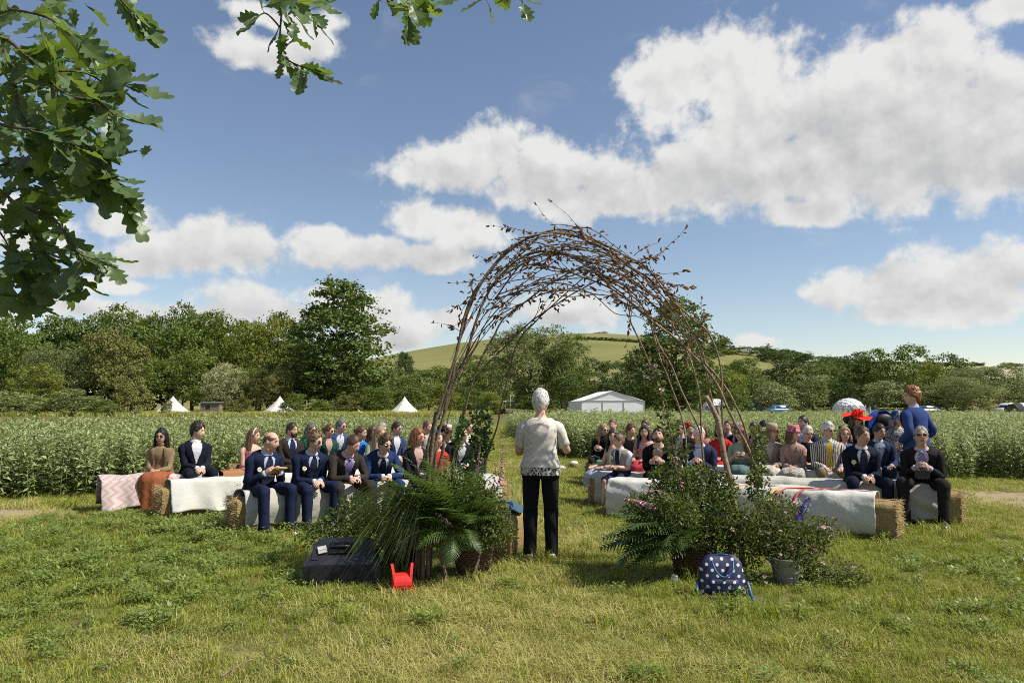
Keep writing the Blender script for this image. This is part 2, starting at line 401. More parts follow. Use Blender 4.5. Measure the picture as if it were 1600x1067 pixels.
crop('bean_crop', [(-16, 9.6), (-8.2, 10.9), (-6.3, 12.4), (-4.2, 15.2), (-1.4, 20.0), (-1.7, 29), (-26, 25)], 0, 'broad bean crop with silvery green leaves left of the mown path', 3, 1)
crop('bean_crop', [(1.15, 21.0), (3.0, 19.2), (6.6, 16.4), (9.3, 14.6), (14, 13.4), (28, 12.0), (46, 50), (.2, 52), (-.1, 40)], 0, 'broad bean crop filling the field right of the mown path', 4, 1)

# ---------------------------------------------------------------- grass
M_lawn = leafmat('grass_green', (.135, .185, .020), (.31, .345, .058), rough=.55, trans=.30, spec=.25, rnd=.45)
M_dry = leafmat('grass_dry', (.31, .29, .085), (.52, .46, .18), rough=.65, trans=.3, spec=.2, rnd=.45)
M_weed = leafmat('weed_leaf', (.13, .185, .034), (.235, .295, .07), rough=.45, trans=.35, spec=.35, rnd=.4)
def tuft(seed, nb, rad, h, lean, w, m2=0.0):
    r = random.Random(seed); mb = MB()
    for i in range(nb):
        a, q = r.uniform(0, 6.28), rad*math.sqrt(r.random()); p = Vector((q*math.cos(a), q*math.sin(a), -.006))
        az = r.uniform(0, 6.28); d = Vector((math.cos(az), math.sin(az), 0)); s = Vector((-d.y, d.x, 0))
        hh = h*r.uniform(.45, 1.15); ln = lean*r.uniform(.2, 1.5)*hh; ww = w*r.uniform(.6, 1.3)
        mid = p + d*ln*.35 + Vector((0, 0, hh*.6)); tip = p + d*ln + Vector((0, 0, hh*(1-.25*min(1, ln/hh))))
        mm = 1 if r.random() < m2 else 0
        mb.add([p+s*ww/2, p-s*ww/2, mid-s*ww*.38, mid+s*ww*.38, tip], [(0, 1, 2, 3), (3, 2, 4)], mm, r.random())
    return mb
def weed(seed, n, rad, h):
    r = random.Random(seed); mb = MB()
    for i in range(n):
        a = r.uniform(0, 6.28); q = rad*math.sqrt(r.random()); z = h*r.uniform(.25, 1); p = Vector((q*math.cos(a), q*math.sin(a), z))
        az = r.uniform(0, 6.28); up = r.uniform(-.3, .7); d = Vector((math.cos(az)*math.cos(up), math.sin(az)*math.cos(up), math.sin(up)))
        s = d.cross(Vector((0, 0, 1))).normalized(); ln = r.uniform(.018, .042); w = ln*.5
        mb.add([p, p+d*ln*.45+s*w/2, p+d*ln, p+d*ln*.45-s*w/2], [(0, 1, 2), (0, 2, 3)], 0, r.random())
        if i % 4 == 0: mb.add([p+d*.003, p-d*.003, (q*.6*math.cos(a), q*.6*math.sin(a), 0)], [(0, 1, 2)], 0, .2)
    return mb.mesh('weed', [M_weed], False)
src = [tuft(1, 52, .085, .048, .7, .0042).mesh('g', [M_lawn, M_dry], False), tuft(2, 52, .085, .058, .9, .0040, .25).mesh('g', [M_lawn, M_dry], False),
       tuft(3, 52, .09, .052, 1.0, .0042, .5).mesh('g', [M_lawn, M_dry], False),
       tuft(4, 50, .10, .085, 1.3, .0036, .75).mesh('g', [M_lawn, M_dry], False), tuft(5, 50, .10, .07, 1.6, .0038, .9).mesh('g', [M_lawn, M_dry], False),
       weed(6, 70, .10, .07), weed(7, 70, .09, .10), tuft(8, 36, .07, .15, .7, .0060, .1).mesh('g', [M_lawn, M_dry], False)]
def lawn():
    r = np.random.default_rng(11); xs_, ys_, ws_ = [], [], []
    for y0, y1, dens, w in ((3.1, 5, 380, .85), (5, 8, 230, 1.0), (8, 12, 130, 1.25), (12, 18, 60, 1.6), (18, 34, 22, 2.2), (34, 60, 7, 3.4)):
        A = .80*2*(y1-y0)*(y0+y1)/2 + 3*(y1-y0); n = int(dens*A)
        y = r.uniform(y0, y1, n); x = r.uniform(-1, 1, n)*(.80*y+1.5)
        if y0 >= 18: k = np.abs(x-.0) < 1.9+.02*y; x, y = x[k], y[k]
        xs_.append(x); ys_.append(y); ws_.append(np.full(len(x), w))
    x, y, w = np.concatenate(xs_), np.concatenate(ys_), np.concatenate(ws_)
    n1 = vnoise(x, y, .55, 2); n2 = vnoise(x, y, 1.7, 5); n3 = vnoise(x, y, 4.5, 8)
    # dryness: pale strips along the aisle and the field edges, greener to the left and right
    dry = .20 + .85*n1 + .55*n2 + .3*n3 + .55*np.exp(-(x/1.5)**2)*(y < 20) - .35*np.exp(-((x-3.2)/1.6)**2) - .45*np.exp(-((x+3.3)/1.5)**2-((y-6.8)/2.2)**2)
    dry += 1.3*np.exp(-((x+6.9)/1.5)**2-((y-9.8)/.9)**2) + 1.4*np.exp(-((x-8.0)/2.0)**2-((y-11.6)/1.6)**2) + .35*(y < 4.6)
    bare = 0.0 + .9*np.exp(-((x+1.6)/.9)**2-((y-4.6)/.3)**2) + .8*np.clip(n2*n1*4, 0, 1)
    bare = np.maximum(bare*.6, np.array([bare_earth(a, b) for a, b in zip(x, y)]))
    keep = r.random(len(x)) > bare*.92
    x, y, w, dry, n2, n3 = [q[keep] for q in (x, y, w, dry, n2, n3)]; n = len(x)
    wd = .38*np.exp(-((x+3.4)/1.5)**2-((y-6.9)/2.0)**2)*(1+1.2*n3) + .35*np.exp(-((x+4.5)/2.0)**2-((y-9)/1.2)**2) + .12*np.exp(-((x-4.3)/1.7)**2-((y-6)/2)**2) + .8*(n3-.32) * (n2 > .05)
    u = r.random(n); k = np.clip(dry*2.0+1.0+r.normal(0, .6, n), 0, 4).astype(int)
    k = np.where(u < np.clip(wd, 0, .85), np.where(r.random(n) < .6, 5, 6), k); k = np.where((u > .985), 7, k)
    s = w*r.uniform(.75, 1.25, n)*(1+.25*n2)
    hgt = np.where(y > 18, .8, 1.0)*np.where(w > 1.2, .85/np.maximum(w, 1)*1.3, 1.0)*np.where((k == 6) & (y > 9.5), .6, 1)
    scl = np.stack([s, s, s*hgt], 1); rot = np.stack([r.normal(0, .14, n), r.normal(0, .14, n), r.uniform(0, 6.28, n)], 1)
    z = np.array([gz(a, b) for a, b in zip(x, y)])
    print('grass tufts', n)
    scatter('grass', np.stack([x, y, z], 1), scl, rot, k, src, 'short meadow grass with dry pale patches and broad-leaved weeds', 'grass')
lawn()
tall = [tuft(20+i, 60, .5, .75, .6, .03, .42).mesh('g', [M_lawn, M_dry], False) for i in range(3)]
def margin():
    r = np.random.default_rng(12); n = 2600
    y = r.uniform(98, 126, n); x = r.uniform(-.74, -.03, n)*y
    k = r.random(n) < np.clip((y-94)/26, .15, 1); x, y = x[k], y[k]; n = len(x)
    s = r.uniform(.6, 1.2, n); x2 = r.uniform(.3, .75, 500); y2 = r.uniform(128, 142, 500)
    x = np.concatenate([x, x2*y2]); y = np.concatenate([y, y2]); s = np.concatenate([s, r.uniform(.4, .8, 500)]); n = len(x)
    scatter('tall_grass', np.stack([x, y, np.zeros(n)], 1), np.stack([s*1.6, s*1.6, s], 1), np.stack([np.zeros(n), np.zeros(n), r.uniform(0, 6.28, n)], 1), r.integers(0, 3, n), tall, 'tall dry grass along the far field margin', 'grass')
margin()
# ================================================================ trees and bushes
def crown_mesh(name, seed, lobes, n, leaf, clump=.09, fill=.12, aspect=.6, up=.3):
    r = np.random.default_rng(seed); lobes = np.array(lobes, float)
    area = (lobes[:, 3]*lobes[:, 4]*lobes[:, 5])**(2/3); pr = area/area.sum(); per = 26
    nc = n//per; li = r.choice(len(lobes), nc, p=pr); d = r.normal(size=(nc, 3)); d /= np.linalg.norm(d, axis=1)[:, None]
    d[:, 2] = np.where((d[:, 2] < -.35) & (r.random(nc) < .6), -d[:, 2], d[:, 2])
    rad = np.where(r.random(nc) < fill, r.uniform(.2, .75, nc), r.uniform(.80, 1.04, nc))
    c = lobes[li, :3] + d*lobes[li, 3:6]*rad[:, None]
    # keep clumps that are not buried deep inside another lobe
    q = ((c[:, None, :]-lobes[None, :, :3])/lobes[None, :, 3:6]); inn = (np.sqrt((q**2).sum(2)) < .72).sum(1)
    keep = (inn < 1) | (r.random(nc) < .22); c, d = c[keep], d[keep]; nc = len(c)
    ct = r.uniform(0, 1, nc); P = np.repeat(c, per, 0) + r.normal(0, clump, (nc*per, 3))*np.array([1, 1, .55]); m = len(P)
    D = np.repeat(d, per, 0)*.8 + r.normal(0, .75, (m, 3)) + np.array([0, 0, up]); D /= np.linalg.norm(D, axis=1)[:, None]
    t = np.cross(D, r.normal(size=(m, 3))); t /= np.linalg.norm(t, axis=1)[:, None]+1e-9; b = np.cross(D, t)
    s = leaf*r.uniform(.6, 1.35, m)[:, None]
    V = np.stack([P-t*s, P-b*s*aspect+D*s*.15, P+t*s, P+b*s*aspect+D*s*.15], 1).reshape(-1, 3)
    Fc = np.arange(m*4).reshape(m, 4)
    tint = np.clip(np.repeat(ct, per)*.6+r.uniform(0, .4, m), 0, 1)
    return np_mesh(name, V, Fc, [None], None, tint, False)
def lobes_broad(seed, n=13, w=.5, z0=.16, flat=1.0):
    r = random.Random(seed); L = [(0, 0, .56, w*.62, w*.62, .36)]
    for i in range(n):
        a = r.uniform(0, 6.28); z = r.uniform(z0+.12, .88); rr = math.sqrt(max(.05, 1-((z-.5)/.52)**2)); q = w*rr*r.uniform(.5, .78); s = r.uniform(.13, .23)
        L.append((q*math.cos(a), q*math.sin(a), z, s*w/.5*1.1, s*w/.5*1.1, s*flat))
    return L
def lobes_poplar(seed, w=.33):
    r = random.Random(seed); L = []
    for i in range(22):
        z = .07+.87*(i/21); a = i*2.4; rr = math.sin(math.pi*min(1, .15+z*.86))**.6; q = w*rr*r.uniform(.3, .72); s = r.uniform(.09, .15)*(.7+.5*rr)
        L.append((q*math.cos(a), q*math.sin(a), z, s, s, s*1.15))
    return L
def lobes_bush(seed, n=12):
    r = random.Random(seed); L = [(0, 0, .35, .36, .36, .40)]
    for i in range(n):
        a = r.uniform(0, 6.28); z = r.uniform(.12, .78); rr = math.sqrt(max(.04, 1-(z/.98)**2)); q = .42*rr*r.uniform(.5, .95); s = r.uniform(.13, .24)
        L.append((q*math.cos(a), q*math.sin(a), z, s, s, s*.9))
    return L
CROWN = {}
for i in range(4): CROWN['broad%d' % i] = crown_mesh('crown', 30+i, lobes_broad(30+i, 15, .52), 11000, .0165, .036)
for i in range(2): CROWN['poplar%d' % i] = crown_mesh('crown', 40+i, lobes_poplar(40+i), 20000, .0125, .026, fill=.2, aspect=.7)
for i in range(2): CROWN['willow%d' % i] = crown_mesh('crown', 50+i, lobes_broad(52+i, 20, .5, .05), 23000, .017, .034, fill=.2, aspect=.36)
for i in range(3): CROWN['bush%d' % i] = crown_mesh('crown', 60+i, lobes_bush(60+i), 6500, .026, .05, aspect=.45)
for i in range(2): CROWN['hedge%d' % i] = crown_mesh('crown', 70+i, lobes_broad(72+i, 16, .62, .02), 4500, .03, .05)
def trunk_mesh(seed, r0):
    r = random.Random(seed); mb = MB()
    mb.tube([(0, 0, -.01), (r.uniform(-.01, .01), 0, .15), (r.uniform(-.02, .02), r.uniform(-.02, .02), .4), (0, 0, .75)], [r0*1.3, r0, r0*.75, r0*.2], 0, 8)
    for i in range(7):
        a = i*2.4; z = .18+.06*i; mb.tube([(0, 0, z), (.12*math.cos(a), .12*math.sin(a), z+.12), (.26*math.cos(a), .26*math.sin(a), z+.2)], [r0*.5, r0*.35, r0*.1], 0, 5)
    return mb.mesh('trunk', [M_bark], True)
M_bark = mat('tree_bark', (.11, .085, .06), .9, (.06, .05, .04), 20, .5, 30)
TRUNK = {k: trunk_mesh(80+i, .017) for i, k in enumerate(('a', 'b', 'c'))}
ML = dict(oak=leafmat('leaf_oak', (0.052, 0.089, 0.015), (0.131, 0.174, 0.030), .5, .25, .3, rnd=.3),
    mid=leafmat('leaf_mid', (0.068, 0.111, 0.019), (0.157, 0.200, 0.038), .5, .28, .3, rnd=.3),
    yellow=leafmat('leaf_yellowgreen', (0.110, 0.142, 0.019), (0.224, 0.247, 0.042), .5, .3, .3, rnd=.3),
    olive=leafmat('leaf_olive', (0.105, 0.116, 0.028), (0.209, 0.210, 0.058), .55, .25, .3, rnd=.3),
    silver=leafmat('leaf_silver', (0.126, 0.163, 0.054), (0.272, 0.304, 0.126), .5, .25, .4, rnd=.3),
    sage=leafmat('leaf_sage', (0.120, 0.153, 0.046), (0.224, 0.258, 0.088), .5, .25, .4, rnd=.3),
    poplar=leafmat('leaf_poplar', (0.058, 0.096, 0.019), (0.141, 0.184, 0.042), .6, .25, .25, rnd=.2),
    dark=leafmat('leaf_dark', (0.034, 0.061, 0.012), (0.078, 0.111, 0.023), .55, .2, .3, rnd=.3),
    cream=leafmat('leaf_blossom', (0.126, 0.168, 0.042), (0.481, 0.473, 0.251), .5, .25, .3, rnd=.2))
def tree(kind, mkey, u, vtop, w_px, Y, label, name='broadleaf_tree', group='trees behind the field', z0=0.0, depth=1.0):
    p = spot(u, Y, z0); h = at(u, vtop, Y).z - z0; w = w_px/F*Y*math.cos(PITCH)
    o = thing(name, label, 'bush' if 'bush' in name else 'tree', p, (u*.37+Y) % 6.28, group)
    me = CROWN[kind]; xs = np.zeros(len(me.vertices)*3, np.float32); me.vertices.foreach_get('co', xs); xs = xs.reshape(-1, 3)
    ww = np.percentile(xs[:, 0], 98)-np.percentile(xs[:, 0], 2); hh = np.percentile(xs[:, 2], 99.5)
    c = link('crown', me, o, scale=(w/ww, w/ww*depth, h/hh)); c.material_slots[0].link = 'OBJECT'; c.material_slots[0].material = ML[mkey]
    s = h*.9 if 'bush' not in name else h*.6
    link('stem' if 'bush' in name else 'trunk', TRUNK['abc'[int(u) % 3]], o, scale=(s, s, s))
    return o
T = [('broad0','mid',-25,488,120,132,'green tree at the left picture edge behind the oak twigs'),
 ('broad1','mid',70,493,120,140,'tall green tree third from the left picture edge in the wood'),
 ('broad2','mid',25,520,90,128,'light green tree at the wood\'s left front'),
 ('broad3','oak',130,492,110,146,'dark green tree left of the round-topped wood crest'),
 ('broad1','mid',205,480,120,142,'broad green tree at the left crest of the wood'),
 ('broad0','oak',262,478,90,150,'slim tree with a tuft rising above the wood crest'),
 ('broad2','oak',300,487,130,140,'wide dark tree in the middle of the wood behind the shed'),
 ('broad3','mid',362,492,120,146,'green tree right of the wood\'s middle'),
 ('broad0','yellow',405,490,100,136,'yellow-green tree above the second bell tent'),
 ('broad1','dark',455,492,90,150,'dark-leaved tree left of the big poplar'),
 ('willow0','sage',92,545,90,122,'grey-green pale-leaved tree low at the wood\'s left edge'),
 ('broad3','olive',185,520,105,124,'olive brown tree standing forward left of the first bell tent'),
 ('broad2','mid',285,545,100,126,'rounded green tree straight behind the first bell tent'),
 ('willow1','cream',352,570,70,122,'cream blossomed tree behind the grey shed'),
 ('broad0','mid',400,568,70,125,'bright green tree left of the second bell tent'),
 ('willow1','olive',425,575,60,121,'drooping brownish tree over the second bell tent'),
 ('broad1','yellow',60,570,70,116,'short yellow-green tree behind the leftmost bushes'),
 ('poplar0','poplar',532,440,150,126,'tall poplar standing above the wood left of the arch'),
 ('broad2','dark',505,560,110,134,'dark tree filling the foot of the tall poplar'),
 ('broad3','dark',628,550,45,240,'small dark tree before the hill left of the arch'),
 ('broad0','mid',670,572,100,170,'green tree left of the arch behind the third bell tent'),
 ('broad1','oak',725,560,90,180,'dark tree seen between the left arch rods'),
 ('broad2','mid',760,555,80,165,'green tree right of the left arch legs'),
 ('willow0','sage',830,512,110,150,'pale willow behind the officiant\'s left side'),
 ('willow1','mid',878,525,80,148,'green willow beside the marquee'),
 ('broad3','oak',885,580,70,138,'dark tree left of the white marquee'),
 ('broad1','dark',930,560,70,230,'dark tree behind the marquee roof'),
 ('broad0','dark',985,558,80,240,'dark round tree right above the marquee'),
 ('poplar1','poplar',1058,470,130,130,'tall poplar inside the right half of the arch'),
 ('broad2','dark',1060,585,110,145,'dark tree at the foot of the right poplar'),
 ('broad0','yellow',1140,580,60,128,'light green tree just right of the arch'),
 ('broad3','oak',1165,562,90,220,'green tree on the hill foot right of the arch'),
 ('broad1','dark',1215,562,100,230,'dark wood tree above the blue car'),
 ('broad2','oak',1270,566,90,225,'green tree between blue car and dome'),
 ('broad0','oak',1322,566,90,165,'rounded green tree behind the right dome'),
 ('broad2','dark',1300,590,90,185,'dark low tree left of the right dome'),
 ('broad3','mid',1398,541,95,160,'tall green tree right of the dome'),
 ('broad1','yellow',1452,566,60,168,'yellowish tree left of the standing man'),
 ('broad0','oak',1480,556,95,175,'dark green tree behind the standing man'),
 ('willow0','sage',1545,572,110,150,'grey-green willow near the right picture edge'),
 ('broad2','dark',1612,588,60,190,'dark tree at the right picture edge'),
 ('broad1','dark',1345,553,80,330,'distant dark clump on the skyline behind the dome'),
 ('broad3','oak',1420,590,100,180,'green tree behind the dark parked car'),
 ('willow1','sage',1505,590,90,140,'low grey-green willow between standing man and van')]
for a in T: tree(*a, name='willow_tree' if a[0].startswith('willow') else 'poplar_tree' if a[0].startswith('poplar') else 'broadleaf_tree')
Bs = [('bush0','sage',32,612,75,104,'pale bush at the far left field margin'), ('bush1','sage',112,608,80,106,'wide pale bush second from the left margin'),
 ('bush2','olive',200,588,48,108,'upright olive bush left of the first bell tent'), ('bush0','mid',160,625,45,102,'low green bush between two pale bushes'),
 ('bush1','olive',371,622,40,112,'round olive bush right of the grey shed'), ('bush2','mid',460,615,36,110,'small round tree-like bush beside the second bell tent'),
 ('bush0','mid',500,625,40,114,'low bush under the tall poplar'), ('bush1','olive',547,614,46,116,'round bush right of the poplar trunk'),
 ('bush2','mid',588,605,52,118,'taller round bush left of the third bell tent'), ('bush0','yellow',690,600,50,125,'bright bush right of the third bell tent'),
 ('bush1','mid',735,605,55,130,'green bush behind the left arch legs'), ('bush2','yellow',770,612,36,125,'light bush beside the dark shelter'),
 ('bush0','silver',1214,597,58,142,'pale round bush behind the blue car'), ('bush2','sage',1265,586,62,150,'grey-green round bush right of the blue car'),
 ('bush1','silver',1392,596,80,146,'pale spreading bush right of the dome'), ('bush0','mid',1150,605,40,120,'small bush left of the green container'),
 ('bush2','mid',1020,605,60,150,'bush right of the marquee'), ('bush1','sage',1440,605,70,142,'grey-green bush behind the dark car'),
 ('bush0','mid',640,600,60,140,'bush behind the third bell tent'), ('bush1','oak',830,615,50,142,'dark bush behind the picnic tables'), ('bush2','olive',262,626,16,108,'tiny bush in front of the first bell tent')]
for a in Bs: tree(*a, name='bush', group='bushes at the field margin')
for k, (u, v, w, Y) in enumerate([(940, 519, 26, 790), (919, 525, 12, 785), (962, 525, 14, 790), (985, 527, 12, 800)]):
    zz = hill_z(spot(u, Y).x, Y)
    o = tree('broad%d' % k, 'dark', u, v, w, Y, ['largest lone tree on top of the grassy hill', 'small round tree left of the big hilltop tree', 'small tree just right of the big hilltop tree', 'rightmost leaning tree of the hilltop group'][k], group='trees on the hilltop', z0=zz-1)
def wood_mass():      # hedges and far woods that read as one mass
    r = np.random.default_rng(5); pts = []; scl = []
    def addp(x, y, z, s, h): pts.append((x, y, z)); scl.append((s, s, h))
    for i in range(46):    # dark wood along the hill foot
        u = r.uniform(560, 1290); Y = r.uniform(300, 370); x = spot(u, Y).x; addp(x, Y, hill_z(x, Y)-.5 if Y > 330 else 0, r.uniform(13, 20), r.uniform(9, 14))
    for i in range(20):    # hedge line on the hill
        u = 900+i*5.5; Y = 610-i*1.5; x = spot(u, Y).x; addp(x, Y, hill_z(x, Y)-1, 5, 3.2)
    for i in range(18):    # wood on the hill's right shoulder
        u = r.uniform(1110, 1320); Y = r.uniform(480, 620); x = spot(u, Y).x; addp(x, Y, hill_z(x, Y)-1, r.uniform(14, 20), r.uniform(7, 10))
    for i in range(60):    # skyline hedge on the far hill
        x = r.uniform(450, 1300); Y = 1500; addp(x, Y, down_z(x, Y)-1, r.uniform(16, 30), r.uniform(6, 11))
    for i in range(36):
        u = r.uniform(1240, 1500); Y = r.uniform(260, 320); x = spot(u, Y).x; addp(x, Y, 0, r.uniform(12, 18), r.uniform(10, 14))
    for i in range(30):    # behind the left wood
        u = r.uniform(-60, 520); Y = r.uniform(165, 185); x = spot(u, Y).x; addp(x, Y, 0, r.uniform(14, 18), r.uniform(16, 19.5))
    n = len(pts); ms = []
    for k in range(2):
        me = CROWN['hedge%d' % k].copy(); me.materials.clear(); me.materials.append(ML['dark' if k else 'oak']); ms.append(me)
    scatter('far_wood', pts, scl, np.stack([np.zeros(n), np.zeros(n), r.uniform(0, 6.28, n)], 1), r.integers(0, 2, n), ms, 'dark far-off woods and hedges on the hill foot and skyline', 'wood')
wood_mass()
# ================================================================ things at the far side of the field
M_canvas = mat('tent_canvas', (.62, .60, .55), .85, (.55, .53, .48), 1.2, .15, 3)
M_white = mat('white_pvc', (.82, .83, .82), .5, (.76, .77, .76), .8, .1, 2)
M_darkin = mat('dark_inside', (.02, .02, .02), .9)
M_wood = mat('grey_board', (.24, .20, .16), .9, (.16, .13, .10), 6, .3, 20)
M_pole = mat('tent_pole', (.3, .22, .14), .7)
def bell_tent(u, Y, wd, ht, label, rz):
    o = thing('bell_tent', label, 'tent', spot(u, Y), rz, 'bell tents at the wood\'s edge'); r = wd/2; n = 16; mb = MB(); G = []
    for z, k in ((0, 1.0), (.45, .97), (ht*.45, .56), (ht*.75, .23), (ht, .02)):
        G.append([(r*k*math.cos(2*math.pi*j/n)*(1 if j % 2 else .97), r*k*math.sin(2*math.pi*j/n)*(1 if j % 2 else .97), z) for j in range(n)])
    mb.grid(G, closed_v=True, flip=True); mb.build('canvas', M_canvas, o, False)
    mb = MB(); mb.tube([(0, 0, ht*.9), (0, 0, ht+.15)], .05); mb.build('pole', M_pole, o)
    mb = MB(); a = -math.pi/2; mb.add([(r*1.0*math.cos(a-.16), r*1.0*math.sin(a-.16), .02), (r*1.0*math.cos(a+.16), r*1.0*math.sin(a+.16), .02), (r*.6*math.cos(a), r*.6*math.sin(a)-.05, ht*.48)], [(0, 1, 2)]); mb.build('door_flap', M_canvas, o, False)
    for j in range(0, n, 2):
        mb = MB(); a = 2*math.pi*j/n; mb.tube([(r*math.cos(a), r*math.sin(a), .5), (r*1.3*math.cos(a), r*1.3*math.sin(a), .0)], .012, 0, 4); mb.build('guy_rope', M_pole, o)
bell_tent(270, 118, 5.6, 2.95, 'white bell tent furthest left, beside the grey shed', .3)
bell_tent(437, 118, 5.4, 2.95, 'white bell tent between two round bushes', .9)
bell_tent(632, 118, 5.0, 2.9, 'white bell tent just left of the willow arch', 1.6)
def shed():
    o = thing('shed', 'small grey wooden shed between two bell tents', 'shed', spot(331, 117), .12)
    w, d, h = 2.9, 2.0, 1.9
    for i in range(12):
        mb = MB(); mb.box((-w/2+w*(i+.5)/12, -d/2+.02*(i % 2), h/2), (w/12-.015, .04, h)); mb.build('board', M_wood, o, False)
    mb = MB(); mb.box((0, .06, h/2), (w-.1, d, h-.04)); mb.build('wall', M_wood, o, False)
    mb = MB(); mb.box((0, 0, h+.07), (w+.3, d+.4, .1), rot=Matrix.Rotation(.06, 3, 'X')); mb.build('roof', mat('felt_roof', (.12, .11, .10), .9), o, False)
    mb = MB(); mb.box((-.3, -d/2-.035, 1.25), (.6, .03, .5)); mb.build('window', M_darkin, o, False)
shed()
def marquee():
    Y = 104; x0, x1 = spot(908, Y).x, spot(1008, Y).x; w = x1-x0; h, rg = 2.15, 3.55; d = 12
    o = thing('marquee', 'white frame marquee with pitched roof behind the right bean field', 'tent', ((x0+x1)/2, Y, 0), R(4))
    n = 3
    for i in range(n):
        mb = MB(); a = -w/2+w*i/n; b = -w/2+w*(i+1)/n
        za = lambda x: h+(rg-h)*(1-abs(x)/(w/2))
        mb.box(((a+b)/2, 0, h/2), (w/n-.03, .05, h)); mb.build('wall_panel', M_white, o, False)
    mb = MB(); mb.add([(-w/2, 0, h+.01), (w/2, 0, h+.01), (0, 0, rg)], [(0, 1, 2)]); mb.build('gable', M_white, o, False)
    for s in (-1, 1):
        mb = MB(); mb.add([(s*(w/2+.12), -.15, h-.12), (0, -.15, rg+.03), (0, d, rg+.03), (s*(w/2+.12), d, h-.12)], [(0, 1, 2, 3) if s < 0 else (3, 2, 1, 0)]); mb.build('roof', M_white, o, False)
        mb = MB(); mb.box((s*w/2, d/2, h/2), (.05, d, h)); mb.build('side_wall', M_white, o, False)
    mb = MB()
    for x in (-w/2, -w/6, w/6, w/2): mb.box((x, -.05, h/2), (.07, .07, h))
    mb.box((0, -.05, h), (w, .08, .08))
    mb.build('frame', mat('grey_frame', (.4, .4, .4), .4, metal=.5), o, False)
marquee()
M_clear = mat('dome_window', (.30, .31, .31), .25, (.2, .2, .2), .5, spec=.5)
def dome(u, Y, wd, label, rz):
    o = thing('dome_tent', label, 'tent', spot(u, Y), rz, 'geodesic dome tents'); r = wd/2
    bm = bmesh.new(); bmesh.ops.create_icosphere(bm, subdivisions=3, radius=r)
    for v in bm.verts: v.co.z = max(v.co.z*.92+r*.14, 0)
    fr = [e for e in bm.edges]; seg = [(e.verts[0].co.copy(), e.verts[1].co.copy()) for e in fr if e.calc_length() > .05 and max(e.verts[0].co.z, e.verts[1].co.z) > .01]
    shell = MB(); win = MB()
    for f in bm.faces:
        c = f.calc_center_median(); P = [v.co for v in f.verts]
        if max(p.z for p in P) < .01: continue
        (win if (c.y < -r*.62 and c.z < r*.62) else shell).add([p*(.995) for p in P], [(0, 1, 2)])
    shell.build('shell', M_white, o, False); win.build('window', M_clear, o, False)
    mb = MB()
    for a, b in seg: mb.tube([a, b], .028, 0, 4, False)
    f = mb.build('strut', mat('dome_strut', (.5, .5, .5), .5), o, False); f['kind'] = 'stuff'; bm.free()
    mb = MB(); mb.lathe([(r*1.12, 0), (r*1.12, .18)], n=24); mb.build('deck', M_wood, o, False)
dome(1326, 118, 5.1, 'white geodesic dome tent standing right of the blue car', .35)
dome(1118, 124, 5.0, 'white geodesic dome tent seen through the right arch legs', -.2)
def container():
    o = thing('container', 'dark green metal store left of the blue car', 'container', spot(1178, 126), .1)
    m = mat('green_metal', (.030, .058, .030), .6, (.022, .042, .024), 2)
    mb = MB(); mb.box((0, 1, .98), (2.85, 2.2, 1.95)); mb.build('body', m, o, False)
    for i in range(14):
        mb = MB(); mb.box((-1.33+.205*i, -.13, .98), (.09, .05, 1.85)); mb.build('rib', m, o, False)
    mb = MB(); mb.box((0, 1, 2.0), (2.95, 2.4, .07)); mb.build('roof', m, o, False)
container()
